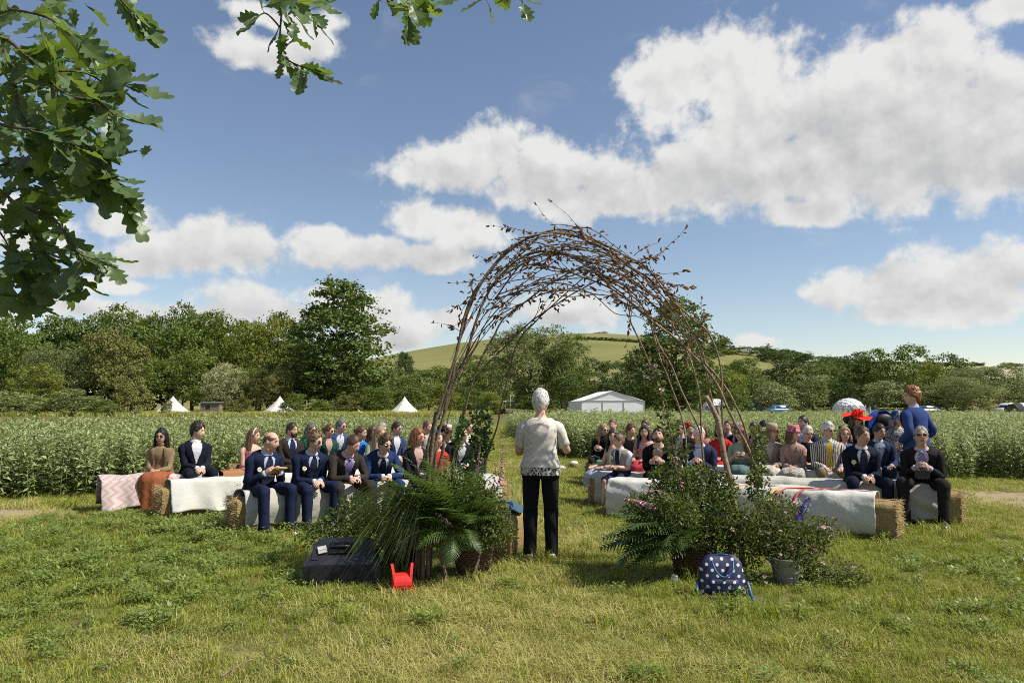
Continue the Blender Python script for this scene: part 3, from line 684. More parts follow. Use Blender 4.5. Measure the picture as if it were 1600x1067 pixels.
# ---------------------------------------------------------------- vehicles
M_glass = mat('car_glass', (.03, .035, .04), .08, spec=.8); M_tyre = mat('tyre', (.02, .02, .02), .85); M_rim = mat('rim', (.35, .35, .36), .35, metal=.8)
M_lampw = mat('headlamp', (.7, .7, .72), .15); M_lampr = mat('tail_lamp', (.45, .03, .03), .2)
def vehicle(name, u, Y, rz, L, W, H, paint, label, prof, cabin, cat='car'):
    o = thing(name, label, cat, spot(u, Y), rz); n = len(prof)
    mb = MB(); rings = []
    for x, zt, zb, k in prof:
        ww = W/2*k; rings.append([(x*L, -ww, zb*H), (x*L, -ww*1.0, (zb*.5+zt*.5)*H), (x*L, -ww*.93, zt*H), (x*L, ww*.93, zt*H), (x*L, ww, (zb*.5+zt*.5)*H), (x*L, ww, zb*H)])
    mb.grid(rings, closed_v=True, flip=True); m = len(mb.F)
    mb.add(rings[0], [(0, 1, 2, 3, 4, 5)]); mb.add(rings[-1], [(5, 4, 3, 2, 1, 0)]); mb.build('body', paint, o)
    mb = MB(); rings = []
    for x, zt, zb, k in cabin:
        ww = W/2*.93; rings.append([(x*L, -ww, zb*H), (x*L, -ww*k, zt*H-.02), (x*L, -ww*k*.9, zt*H), (x*L, ww*k*.9, zt*H), (x*L, ww*k, zt*H-.02), (x*L, ww, zb*H)])
    mb.grid(rings, flip=True); cb = mb.build('cabin', paint, o)
    # side windows and screens, proud of the cabin
    xs = [c[0] for c in cabin]; zlo, zhi = cabin[1][2]+.03, cabin[1][1]-.06
    k = cabin[1][3]
    for s in (-1, 1):
        for a, b in ((xs[1]-.02, xs[1]+(xs[-2]-xs[1])*.42), (xs[1]+(xs[-2]-xs[1])*.46, xs[-2]+.02)):
            y0 = s*(W/2*.93*.985+.012); y1 = s*(W/2*.93*k+.02)
            sl = (zhi-zlo)*H*.35
            mb = MB(); P = [(a*L-(.10*L if a < xs[1] else 0)*.5, y0, zlo*H), (b*L+(.06*L if b > xs[-2] else 0), y0, zlo*H), (b*L, y1, zhi*H), (a*L, y1, zhi*H)]
            mb.add(P, [(0, 1, 2, 3) if s < 0 else (3, 2, 1, 0)]); mb.build('window', M_glass, o, False)
    for a, b, nm in ((cabin[0], cabin[1], 'windscreen'), (cabin[-1], cabin[-2], 'rear_window')):
        s = -1 if nm == 'windscreen' else 1
        mb = MB(); P = [(a[0]*L*.985+s*.03, -W*.40, a[2]*H+.05), (a[0]*L*.985+s*.03, W*.40, a[2]*H+.05), (b[0]*L+s*.03, W*.36*b[3], b[1]*H-.06), (b[0]*L+s*.03, -W*.36*b[3], b[1]*H-.06)]
        mb.add(P, [(0, 1, 2, 3)]); mb.build(nm, M_glass, o, False)
    for x in (-.31, .30):
        for s in (-1, 1):
            wr = .21*H if H < 1.8 else .17*H
            w_ = link('wheel', None, o, loc=(x*L, s*(W/2-.09), wr), rot=(math.pi/2, 0, 0))
            mb = MB(); mb.lathe([(wr*.62, -.1), (wr*.95, -.1), (wr, -.06), (wr, .06), (wr*.95, .1), (wr*.62, .1)], n=18); mb.build('tyre', M_tyre, w_)
            mb = MB(); mb.lathe([(wr*.1, -.105), (wr*.62, -.09), (wr*.64, .09), (wr*.1, .105)], n=10); mb.build('rim', M_rim, w_, False)
    f, r_ = prof[0], prof[-1]
    for s in (-1, 1):
        mb = MB(); mb.ell((f[0]*L*.985, s*W*.36, (f[1]*.82)*H), (.10, .16, .09)); mb.build('headlight', M_lampw, o)
        mb = MB(); mb.ell((r_[0]*L*.995, s*W*.38, (r_[1]*.85)*H), (.05, .10, .18)); mb.build('tail_light', M_lampr, o)
        mb = MB(); mb.ell((cabin[0][0]*L*.8, s*(W/2+.06), cabin[0][2]*H+.08), (.08, .11, .07)); mb.build('mirror', paint, o)
    return o
hatch = [(-.5, .42, .22, .86), (-.47, .50, .16, .95), (-.30, .60, .15, 1), (0, .62, .14, 1), (.35, .62, .15, 1), (.48, .60, .18, .95), (.5, .56, .24, .9)]
hcab = [(-.30, .60, .60, 1), (-.10, .97, .60, .80), (.15, 1.0, .60, .80), (.40, .95, .60, .80), (.495, .60, .60, 1)]
vehicle('car', 1214, 133, R(12), 4.2, 1.75, 1.62, mat('blue_paint', (.012, .13, .30), .3, spec=.6, coat=.6), 'bright blue hatchback parked beside the green store', hatch, hcab)
vehicle('car', 1452, 128, R(190), 4.4, 1.75, 1.5, mat('dark_paint', (.035, .05, .045), .3, spec=.6, coat=.6), 'dark green estate car parked right of the standing man', hatch, hcab)
van = [(-.5, .40, .2, .9), (-.48, .50, .14, .97), (-.34, .56, .13, 1), (0, .57, .12, 1), (.48, .57, .13, 1), (.5, .55, .2, .97)]
vcab = [(-.34, .56, .56, 1), (-.20, .97, .56, .88), (.1, 1, .56, .88), (.46, .99, .56, .88), (.498, .56, .56, 1)]
vehicle('van', 1577, 126, R(14), 4.9, 1.9, 1.95, mat('white_paint', (.66, .67, .68), .3, coat=.4), 'white camper van beside a grey awning tent at the right edge', van, vcab, 'van')
def awning():
    o = thing('awning_tent', 'grey drive-away awning tent attached behind the white van', 'tent', spot(1600, 122), .15)
    m = mat('grey_nylon', (.40, .40, .39), .7); m2 = mat('black_nylon', (.03, .03, .03), .8); mb = MB()
    G = [[(x, -1.5*math.cos(a), 2.0*math.sin(a)**.7*k) for a in np.linspace(.001, math.pi-.001, 12)] for x, k in ((-2.3, .86), (-1.2, 1), (0, 1.0), (1.2, .97), (2.1, .8))]
    mb.grid(G); mb.build('canopy', m, o)
    mb = MB(); mb.grid([[(x-.12, -1.56*math.cos(a), 2.05*math.sin(a)**.7*k) for a in np.linspace(.001, math.pi-.001, 12)] for x, k in ((-2.35, .84), (-1.15, 1))]); mb.build('tunnel', m2, o)
    mb = MB(); mb.box((.4, -1.52, .8), (.9, .05, .6)); mb.build('window', M_clear, o, False)
awning()
# ---------------------------------------------------------------- picnic benches and shelter
M_bench = mat('bench_wood', (.11, .075, .05), .85, (.07, .05, .035), 5)
def picnic(u, Y, rz, label):
    o = thing('picnic_table', label, 'table', spot(u, Y), rz, 'picnic tables in front of the willows')
    for i in range(4):
        mb = MB(); mb.box((0, -.27+.18*i, .74), (1.7, .16, .045)); mb.build('plank', M_bench, o, False)
    for s in (-1, 1):
        mb = MB(); mb.box((0, s*.68, .45), (1.7, .24, .045)); mb.build('seat', M_bench, o, False)
        for q in (-1, 1):
            mb = MB(); mb.tube([(q*.62, s*.62, 0), (q*.62, s*.22, .73)], .05, 0, 4); mb.build('leg', M_bench, o, False)
        mb = MB(); mb.box((s*.62, 0, .42), (.06, 1.5, .09)); mb.build('crossbar', M_bench, o, False)
PT = ['leftmost picnic table, in front of the dark shelter', 'picnic table second from the shelter', 'picnic table in the middle of the row left of the officiant', 'picnic table just left of the officiant\'s head', 'picnic table just right of the officiant\'s head', 'picnic table nearest the marquee']
for k, (u, Y) in enumerate(((786, 108), (797, 118), (810, 112), (822, 120), (862, 110), (878, 118))): picnic(u, Y, .5*k, PT[k])
def shelter():
    o = thing('shelter', 'dark open-fronted wooden shelter behind the picnic tables', 'shelter', spot(779, 128), .1)
    m = mat('dark_red_board', (.07, .03, .025), .9)
    mb = MB(); mb.box((0, 1.2, 1.05), (2.4, .08, 2.1)); mb.build('back_wall', m, o, False)
    for s in (-1, 1):
        mb = MB(); mb.box((s*1.2, .5, 1.05), (.08, 1.4, 2.1)); mb.build('side_wall', m, o, False)
        mb = MB(); mb.box((s*1.2, -.4, 1.05), (.12, .12, 2.1)); mb.build('post', M_wood, o, False)
    mb = MB(); mb.box((0, .4, 2.2), (2.9, 2.2, .1), rot=Matrix.Rotation(.1, 3, 'X')); mb.build('roof', M_wood, o, False)
shelter()
o = thing('lamp_post', 'thin pale post rising behind the picnic tables', 'post', spot(797, 122))
mb = MB(); mb.tube([(0, 0, 0), (0, 0, 3.3)], .05, 0, 6); mb.build('pole', mat('post_grey', (.3, .3, .28), .6), o); mb = MB(); mb.box((0, 0, 3.32), (.7, .08, .08)); mb.build('crossbar', M_wood, o, False)
# ================================================================ straw bales and their covers
M_straw = mat('straw', (.36, .26, .12), .9, (.22, .15, .065), 60, .9, 90, spec=.15)
M_strawl = leafmat('straw_blade', (.34, .25, .11), (.58, .45, .23), .6, .15, .3, rnd=.2)
M_twine = mat('twine', (.35, .2, .08), .8)
BW, BH, BL = .46, .40, .92
def straw_tufts(seed, n, L, W, H, ends):
    r = np.random.default_rng(seed); V = []; T = []
    for i in range(n):
        if r.random() < ends:
            s = 1 if r.random() < .5 else -1
            p = np.array([s*L/2, r.uniform(-W/2, W/2), r.uniform(.02, H)]); nrm = np.array([s, 0, 0])
        else:
            s = 1 if r.random() < .5 else -1
            if r.random() < .6: p = np.array([r.uniform(-L/2, L/2), s*W/2, r.uniform(.02, H)]); nrm = np.array([0, s, 0])
            else: p = np.array([r.uniform(-L/2, L/2), r.uniform(-W/2, W/2), H]); nrm = np.array([0, 0, 1.])
        d = nrm*r.uniform(.15, 1.0)+r.normal(0, .6, 3); d /= np.linalg.norm(d); l = r.uniform(.03, .13); b = np.cross(d, r.normal(size=3)); b /= np.linalg.norm(b); w = r.uniform(.0015, .003)
        p = p-d*l*.35
        V += [p-b*w, p+b*w, p+d*l+b*w*.6, p+d*l-b*w*.6]; T.append(r.random())
    V = np.array(V); return np_mesh('straw', V, np.arange(len(V)).reshape(-1, 4), [M_strawl], None, T, False)
def bale_mesh(seed):
    mb = MB(); nx, na = 12, 20; G = []
    for i in range(nx+1):
        x = -BL/2+BL*i/nx; row = []
        e = 1-.05*max(0, abs(2*i/nx-1)-.8)/.2
        for j in range(na):
            a = 2*math.pi*j/na; c, s = math.cos(a), math.sin(a); p = .35
            y = math.copysign(abs(c)**p, c)*BW/2*e; z = BH/2+math.copysign(abs(s)**p, s)*BH/2*e
            d = mn.noise_vector(Vector((x*9+seed, y*9, z*9)))*.012 + mn.noise_vector(Vector((x*30+seed, y*30, z*30)))*.008
            row.append((x+d[0], y+d[1], max(.0, z+d[2])))
        G.append(row)
    mb.grid(G, closed_v=True)
    for row, rev in ((G[0], False), (G[-1], True)):
        c = np.mean(np.array(row), 0); V = [c]+row; n = len(row); mb.add(V, [((0, 1+(k+1) % n, 1+k) if not rev else (0, 1+k, 1+(k+1) % n)) for k in range(n)])
    return mb.mesh('bale_body', [M_straw], True)
BALE = [bale_mesh(3.1*i) for i in range(3)]
STRAW = [straw_tufts(90+i, 2200, BL, BW, BH, 1.0) for i in range(2)]
TW = MB()
for y in (-.11, .11):
    TW.tube([(-BL/2-.012, y, .02), (-BL/2-.012, y, BH+.005), (BL/2+.012, y, BH+.005), (BL/2+.012, y, .02)], .004, 0, 4)
TWM = TW.mesh('twine', [M_twine], True)
nb = [0]
def bale(p, rz, label, group):
    k = nb[0]; nb[0] += 1
    o = thing('straw_bale', label, 'straw bale', (p[0], p[1], 0), rz, group)
    link('packed_straw', BALE[k % 3], o); s = link('loose_straw', STRAW[k % 2], o); s['kind'] = 'stuff'; link('twine', TWM, o)
    return o
def cloth_mat(name, c1, c2=None, wv=.25):
    return mat(name, c1, .9, c2 or tuple(x*k_ for x, k_ in zip(c1, (.86, .84, .78))), 2.2, wv, 30, spec=.1, sheen=.2)
M_linen = cloth_mat('white_linen', (.50, .495, .455)); M_linen2 = cloth_mat('grey_linen', (.42, .41, .365))
def drape(name, A, B, front, back, material, label, seed, W=BW, H=BH, puff=.02, fold=.03, group=None, over=.02, cat='cloth', wrap=False):
    """a cloth laid over bales from A to B (ground points); front = side nearer the camera; wrap = pulled round the bale, else hanging in folds"""
    A = Vector((A[0], A[1], 0)); B = Vector((B[0], B[1], 0)); t = (B-A).normalized(); nrm = Vector((t.y, -t.x, 0))
    if nrm.y > 0: nrm = -nrm
    Ln = (B-A).length; nu = max(16, int(Ln/.018)); top = H+.065; prof = []
    for k in np.linspace(1, 0, 16): prof.append((W/2+over+(.016*math.sin(math.pi*k)-.035*k*k if wrap else .06*k*k)-.04*(1-k)**3, top-.035-(front-.03)*k, k, 1))
    for y in np.linspace(W/2-.03, -W/2+.03, 12): prof.append((y, top+.008-.028*abs(y/(W/2))**3, 0, 0))
    for k in np.linspace(0, 1, 6): prof.append((-W/2-over-.04*k*k, top-.05-(back-.03)*k, k, -1))
    rd = lambda q: 1-2.2*abs(mn.noise(q)); G = []
    for i in range(nu+1):
        s = i/nu*Ln; row = []
        for (y, z, k, side) in prof:
            zf = 1-k if side else 1.0
            if wrap: dy = .024*rd(Vector((s*1.8+k*1.3+seed, k*1.0-s*.7, seed)))*min(1, k*4) + .012*rd(Vector((s*4.2+k*2.4, k*1.4-s*1.6, seed+2))) + .006*rd(Vector((s*9+k*4, k*3, seed+5))); wob = .06
            else:
                ph = s*15+2.2*mn.noise(Vector((s*1.7, seed, 0)))+k*.7*mn.noise(Vector((s*2, k, seed)))
                dy = fold*(.15+.85*k)*k**.35*(math.sin(ph)*.6+.6*mn.noise(Vector((s*7+seed, k*.5, seed)))+.35*rd(Vector((s*3+k*.4, k*.3, seed)))); wob = .09
            zz = z + puff*mn.noise(Vector((s*2.4+seed, y*3, 2.2)))*zf + .014*rd(Vector((s*3.2+y*2.5+seed, y*4-s*1.4, seed+3)))*zf + .005*rd(Vector((s*8-y*5, y*8+s*2, seed)))*zf + wob*mn.noise(Vector((s*1.9+seed, 5.5, seed)))*max(0, k-.4)*1.6
            row.append(tuple(A + t*(s+.02*mn.noise(Vector((s*4, k*3, seed+4)))*k) + nrm*(y+dy*side) + Vector((0, 0, max(.012+.006*abs(dy), zz)))))
        G.append(row)
    mb = MB(); mb.grid(G, flip=True); o = mb.build(name, material)
    so_ = o.modifiers.new('thick', 'SOLIDIFY'); so_.thickness = .005; so_.offset = 1
    return tag(o, label, cat, group)
# row lines: first (camera-side) end and direction; left rows climb to the right, right rows climb to the left
def unit(a): return Vector((math.cos(a), math.sin(a), 0))
LT, RT, RT1, RT2 = unit(R(35)), unit(R(180-36)), unit(R(180-32)), unit(R(180-23))
ROWS = {'L1': (Vector((-3.25, 8.62, 0)), LT, 4), 'L2': (Vector((-4.62, 9.72, 0)), LT, 4), 'L3': (Vector((-5.55, 10.35, 0)), LT, 4), 'L4': (Vector((-4.6, 12.3, 0)), LT, 4), 'L5': (Vector((-5.0, 13.3, 0)), LT, 5),
        'R1': (Vector((4.28, 8.25, 0)), RT1, 4), 'R2': (Vector((5.55, 9.25, 0)), RT2, 5), 'R3': (Vector((5.05, 10.75, 0)), RT, 4), 'R4': (Vector((5.0, 12.15, 0)), RT, 4), 'R5': (Vector((4.6, 13.7, 0)), RT, 3)}
ROWNAME = {'L1': 'front left bench', 'L2': 'second left bench', 'L3': 'third left bench', 'L4': 'fourth left bench', 'L5': 'rearmost left bench', 'R1': 'empty front right bench', 'R2': 'second right bench', 'R3': 'third right bench', 'R4': 'fourth right bench', 'R5': 'rearmost right bench'}
def rowpt(row, s): A, t, n = ROWS[row]; return A + t*s
ORD = ['outer end', 'second from the outer end', 'third from the outer end', 'fourth from the outer end', 'fifth from the outer end', 'aisle end']
for k, (A, t, n) in ROWS.items():
    for i in range(n):
        kb = .90 if k == 'R1' else 1.0
        p = A + t*(BL/2+.02+i*(BL+.02))*kb; bb = bale(p, math.atan2(t.y, t.x), 'straw bale at the %s of the %s' % (ORD[i], ROWNAME[k]), 'straw bales used as benches'); bb.scale = (kb, 1, 1)
drape('bale_cover', rowpt('L1', .10), rowpt('L1', 3.6), .40, .35, M_linen2, 'pale linen cloth over the front left bales where groomsmen sit', 1.0, wrap=True)
drape('bale_cover', rowpt('L2', .12), rowpt('L2', 3.4), .40, .3, M_linen, 'white linen cloth hanging in folds on the empty second left bench', 2.0, fold=.075)
drape('bale_cover', rowpt('R1', .22), rowpt('R1', 3.42), .42, .3, M_linen, 'white sheet with coloured ribbons over the empty front right bench', 3.0, puff=.03, wrap=True)
drape('bale_cover', rowpt('R2', .22), rowpt('R2', 4.62), .40, .3, M_linen2, 'off-white sheet over the second right bench under two men in suits', 4.0, puff=.03, wrap=True)
drape('bale_cover', rowpt('R3', .1), rowpt('R3', 3.5), .36, .3, M_linen, 'white sheet over the third right bench under the hat wearers', 5.0)
drape('bale_cover', rowpt('L4', .1), rowpt('L4', 3.5), .34, .3, M_linen2, 'pale sheet over the fourth left bench', 6.0)
def zigzag(name, c1, c2, sc_=10.0, axis='BANDS'):
    m, nt, b = _nodes(name); N, L = nt.nodes, nt.links; tc = N.new('ShaderNodeTexCoord')
    s = N.new('ShaderNodeSeparateXYZ'); L.new(tc.outputs['Object'], s.inputs[0])
    pp = N.new('ShaderNodeMath'); pp.operation = 'PINGPONG'; L.new(s.outputs[2], pp.inputs[0]); pp.inputs[1].default_value = .07
    ad = N.new('ShaderNodeMath'); ad.operation = 'ADD'; L.new(s.outputs[0], ad.inputs[0]); L.new(pp.outputs[0], ad.inputs[1])
    p2 = N.new('ShaderNodeMath'); p2.operation = 'PINGPONG'; L.new(ad.outputs[0], p2.inputs[0]); p2.inputs[1].default_value = .045
    g = N.new('ShaderNodeMath'); g.operation = 'GREATER_THAN'; L.new(p2.outputs[0], g.inputs[0]); g.inputs[1].default_value = .026
    mx = N.new('ShaderNodeMix'); mx.data_type = 'RGBA'; L.new(g.outputs[0], mx.inputs[0]); mx.inputs[6].default_value = rgb(c1); mx.inputs[7].default_value = rgb(c2); L.new(mx.outputs[2], b.inputs['Base Color'])
    b.inputs['Roughness'].default_value = .9; b.inputs['Sheen Weight'].default_value = .3; return m
drape('throw_blanket', rowpt('L3', -.16), rowpt('L3', 1.35), .40, .36, zigzag('pink_zigzag', (.44, .37, .35), (.39, .26, .23)), 'pink and white zigzag throw over the outer end of the third left bench', 7.0, W=BW+.08, puff=.06, fold=.085, cat='blanket')
drape('throw_blanket', rowpt('L3', 1.42), rowpt('L3', 2.4), .28, .3, mat('floral_cloth', (.42, .10, .05), .9, (.16, .18, .07), 28), 'red floral throw under the woman in the pink dress', 8.0, cat='blanket')
# blankets on the aisle-side bales right of the path
for k, (u, Y, col, nm) in enumerate(((918, 14.6, (.50, .10, .045), 'orange throw over the bale end beside the aisle'), (926, 13.6, (.06, .20, .08), 'green throw over the bale beside the aisle'), (938, 12.5, (.06, .12, .36), 'blue throw over the bale next to the woman with bare shoulders'))):
    p = spot(u, Y); q = p + Vector((1.15, -.62, 0)).normalized()*1.0; p2 = p + (q-p)*.5
    bale(p2+Vector((0, 0, 0)), math.atan2((q-p).y, (q-p).x), ['straw bale at the aisle under the orange throw', 'straw bale at the aisle under the green throw', 'straw bale at the aisle under the blue throw'][k], 'straw bales used as benches')
    drape('throw_blanket', p+(q-p)*.14, p+(q-p)*.5, .36, .3, cloth_mat('throw%d' % k, col), nm, 20.0+k, cat='blanket')
# ribbons on the front right cover
def ribbon(path, w, col, label):
    mb = MB(); P = [Vector(p) for p in path]; G = []
    for i, p in enumerate(P):
        t = (P[min(i+1, len(P)-1)]-P[max(i-1, 0)]).normalized(); s = RT1*1.0; s = (s - t*s.dot(t)); s = s.normalized() if s.length > .3 else Vector((t.y, -t.x, 0)).normalized()
        G.append([p-s*w/2, p+s*w/2])
    mb.grid(G); o = mb.build('ribbon', mat('ribbon_'+label[:6], col, .5, sheen=.3)); o.modifiers.new('t', 'SOLIDIFY').thickness = .003
    tag(o, label, 'ribbon', 'ribbons on the front right bench')
A, t, _ = ROWS['R1']; nf = Vector((t.y, -t.x, 0)); nf = nf if nf.y < 0 else -nf
def onb(s, y, z): return A + t*s + nf*(y+(.03 if y > .2 else 0)) + Vector((0, 0, z+(.022 if z > .3 else 0)))
for s0, w, col, lb, z1 in ((1.02, .035, (.42, .015, .02), 'dark red ribbon hanging straight down the front right bench', .12), (1.22, .03, (.42, .02, .02), 'red ribbon hanging slantwise beside the yellow one on the bench', .10), (1.30, .035, (.62, .38, .03), 'yellow ribbon hanging from the front right bench', .10), (1.75, .035, (.55, .16, .02), 'orange ribbon hanging nearest the flowers on the bench', .2)):
    lean = 0 if 'straight' in lb else .22
    ribbon([onb(s0-.75, -.05, BH+.07), onb(s0-.35, .03, BH+.08), onb(s0-.06, .15, BH+.07), onb(s0, .235, BH+.035), onb(s0+.03, .305, BH-.03), onb(s0+lean*.4, .34, .26), onb(s0+lean, .39, z1)], w, col, lb)
# ================================================================ people
_cm = {}
def cl(c, kind='cloth'):
    k = (tuple(c), kind)
    if k not in _cm:
        nm = '%s_%02d' % (kind, len(_cm))
        if kind == 'cloth': _cm[k] = mat(nm, c, .85, tuple(x*.86 for x in c), 14, .55, 15, spec=.12)
        elif kind == 'skin': _cm[k] = mat(nm, c, .5, tuple(x*q for x, q in zip(c, (.92, .84, .80))), 30, .05, 60, spec=.35)
        elif kind == 'hair': _cm[k] = mat(nm, c, .5, tuple(x*.68 for x in c), 60, .22, 90, spec=.35, stretch=(1, 1, .25))
        elif kind == 'brocade': _cm[k] = mat(nm, c, .8, tuple(x*.80 for x in c), 26, .12, 40, spec=.15, detail=2)
        elif kind == 'leather': _cm[k] = mat(nm, c, .35, spec=.5)
        elif kind == 'gloss': _cm[k] = mat(nm, c, .12, spec=.7)
        elif kind == 'floral': _cm[k] = mat(nm, c, .85, (.5, .47, .42), 55, .2, 22, detail=1)
        elif kind == 'dotted': _cm[k] = mat(nm, c, .85, (.35, .33, .30), 70, .2, 22, detail=0)
        elif kind == 'tweed': _cm[k] = mat(nm, c, .9, tuple(min(1, x*1.5) for x in c), 90, .4, 40)
        elif kind in ('stripe', 'tiestripe'):
            m, nt, b = _nodes(nm); N, L = nt.nodes, nt.links; tc = N.new('ShaderNodeTexCoord'); wv = N.new('ShaderNodeTexWave')
            wv.bands_direction = 'X' if kind == 'stripe' else 'DIAGONAL'; wv.inputs['Scale'].default_value = 13 if kind == 'stripe' else 16; wv.inputs['Distortion'].default_value = .6
            L.new(tc.outputs['Object'], wv.inputs['Vector']); gt = N.new('ShaderNodeMath'); gt.operation = 'GREATER_THAN'; gt.inputs[1].default_value = .55; L.new(wv.outputs['Fac'], gt.inputs[0])
            mx = N.new('ShaderNodeMix'); mx.data_type = 'RGBA'; L.new(gt.outputs[0], mx.inputs[0]); mx.inputs[6].default_value = rgb((.52, .47, .40) if kind == 'stripe' else tuple(min(1, x*3+.12) for x in c)); mx.inputs[7].default_value = rgb(c)
            L.new(mx.outputs[2], b.inputs['Base Color']); b.inputs['Roughness'].default_value = .85; _cm[k] = m
        elif kind == 'lace':
            m, nt, b = _nodes(nm); N, L = nt.nodes, nt.links; tc = N.new('ShaderNodeTexCoord'); vo = N.new('ShaderNodeTexVoronoi'); vo.feature = 'DISTANCE_TO_EDGE'; vo.inputs['Scale'].default_value = 30
            nz = N.new('ShaderNodeTexNoise'); nz.inputs['Scale'].default_value = 16; L.new(tc.outputs['Object'], nz.inputs['Vector']); ad = N.new('ShaderNodeVectorMath'); ad.operation = 'MULTIPLY_ADD'; ad.inputs[1].default_value = (.08, .08, .08)
            L.new(nz.outputs['Color'], ad.inputs[0]); L.new(tc.outputs['Object'], ad.inputs[2]); L.new(ad.outputs[0], vo.inputs['Vector'])
            mr = N.new('ShaderNodeMapRange'); mr.inputs[1].default_value = .05; mr.inputs[2].default_value = .22; L.new(vo.outputs['Distance'], mr.inputs[0])
            mx = N.new('ShaderNodeMix'); mx.data_type = 'RGBA'; L.new(mr.outputs[0], mx.inputs[0]); mx.inputs[6].default_value = rgb((.56, .52, .475)); mx.inputs[7].default_value = rgb(c)
            L.new(mx.outputs[2], b.inputs['Base Color']); b.inputs['Roughness'].default_value = .85
            bp = N.new('ShaderNodeBump'); bp.inputs['Strength'].default_value = .25; bp.inputs['Distance'].default_value = .005; bp.invert = True; L.new(mr.outputs[0], bp.inputs['Height']); L.new(bp.outputs[0], b.inputs['Normal']); _cm[k] = m
    return _cm[k]
SKIN = dict(fair=(.56, .36, .265), mid=(.50, .305, .21), tan=(.46, .285, .195), pink=(.58, .34, .26))
HAIR = dict(silver=(.62, .60, .56), brown=(.095, .055, .03), dark=(.035, .024, .017), black=(.010, .009, .009), blond=(.34, .23, .11), grey=(.34, .32, .29), white=(.62, .60, .55), ginger=(.26, .10, .035), auburn=(.13, .045, .022), greydark=(.13, .12, .11), lbrown=(.16, .095, .05))
M_eye = mat('eye', (.03, .022, .018), .2, spec=.6); M_eyew = mat('eye_white', (.42, .38, .35), .3); M_lip = mat('lips', (.30, .095, .085), .45); M_shade = mat('sunglass_lens', (.008, .008, .01), .12, spec=.7)
M_cream = mat('cream_petal', (.62, .60, .40), .6); M_pap = mat('paper', (.62, .61, .58), .7); M_gold = mat('buttons', (.35, .28, .12), .3, metal=.8)

def _head(nphi=28, nth=20):
    V = []
    for i in range(nth+1):
        th = math.pi*i/nth; z = -math.cos(th); s = math.sin(th)
        for j in range(nphi):
            ph = 2*math.pi*j/nphi; x, y = s*math.cos(ph), s*math.sin(ph)
            X, Y, Z = x*.076, y*.097, z*.118
            if z < 0:
                k = (-z)**1.4; X *= 1-.30*k; Y *= (1-.42*k) if y < 0 else (1-.10*k)
                if y > 0: Y += .012*k
            if y > 0:
                Y += .021*math.exp(-(X/.013)**2-((Z+.022)/.016)**2) + .008*math.exp(-(X/.011)**2-((Z-.004)/.020)**2)
                Y -= .014*math.exp(-((abs(X)-.031)/.016)**2-((Z-.010)/.014)**2)
                Y += .005*math.exp(-((abs(X)-.028)/.022)**2-((Z-.030)/.010)**2)
                Y += .006*math.exp(-(X/.024)**2-((Z+.063)/.009)**2) - .004*math.exp(-(X/.03)**2-((Z+.078)/.008)**2)
                Y += .008*math.exp(-(X/.022)**2-((Z+.100)/.016)**2)
            V.append((X, Y, Z))
    Fc = [(i*nphi+j, i*nphi+(j+1) % nphi, (i+1)*nphi+(j+1) % nphi, (i+1)*nphi+j) for i in range(nth) for j in range(nphi)]
    return np.array(V), Fc
HEAD_V, HEAD_F = _head()
HEAD_M = []
for f in HEAD_F:
    c = HEAD_V[list(f)].mean(0); HEAD_M.append(2 if (c[1] > .06 and abs(c[0]) < .024 and -.073 < c[2] < -.053) else 0)
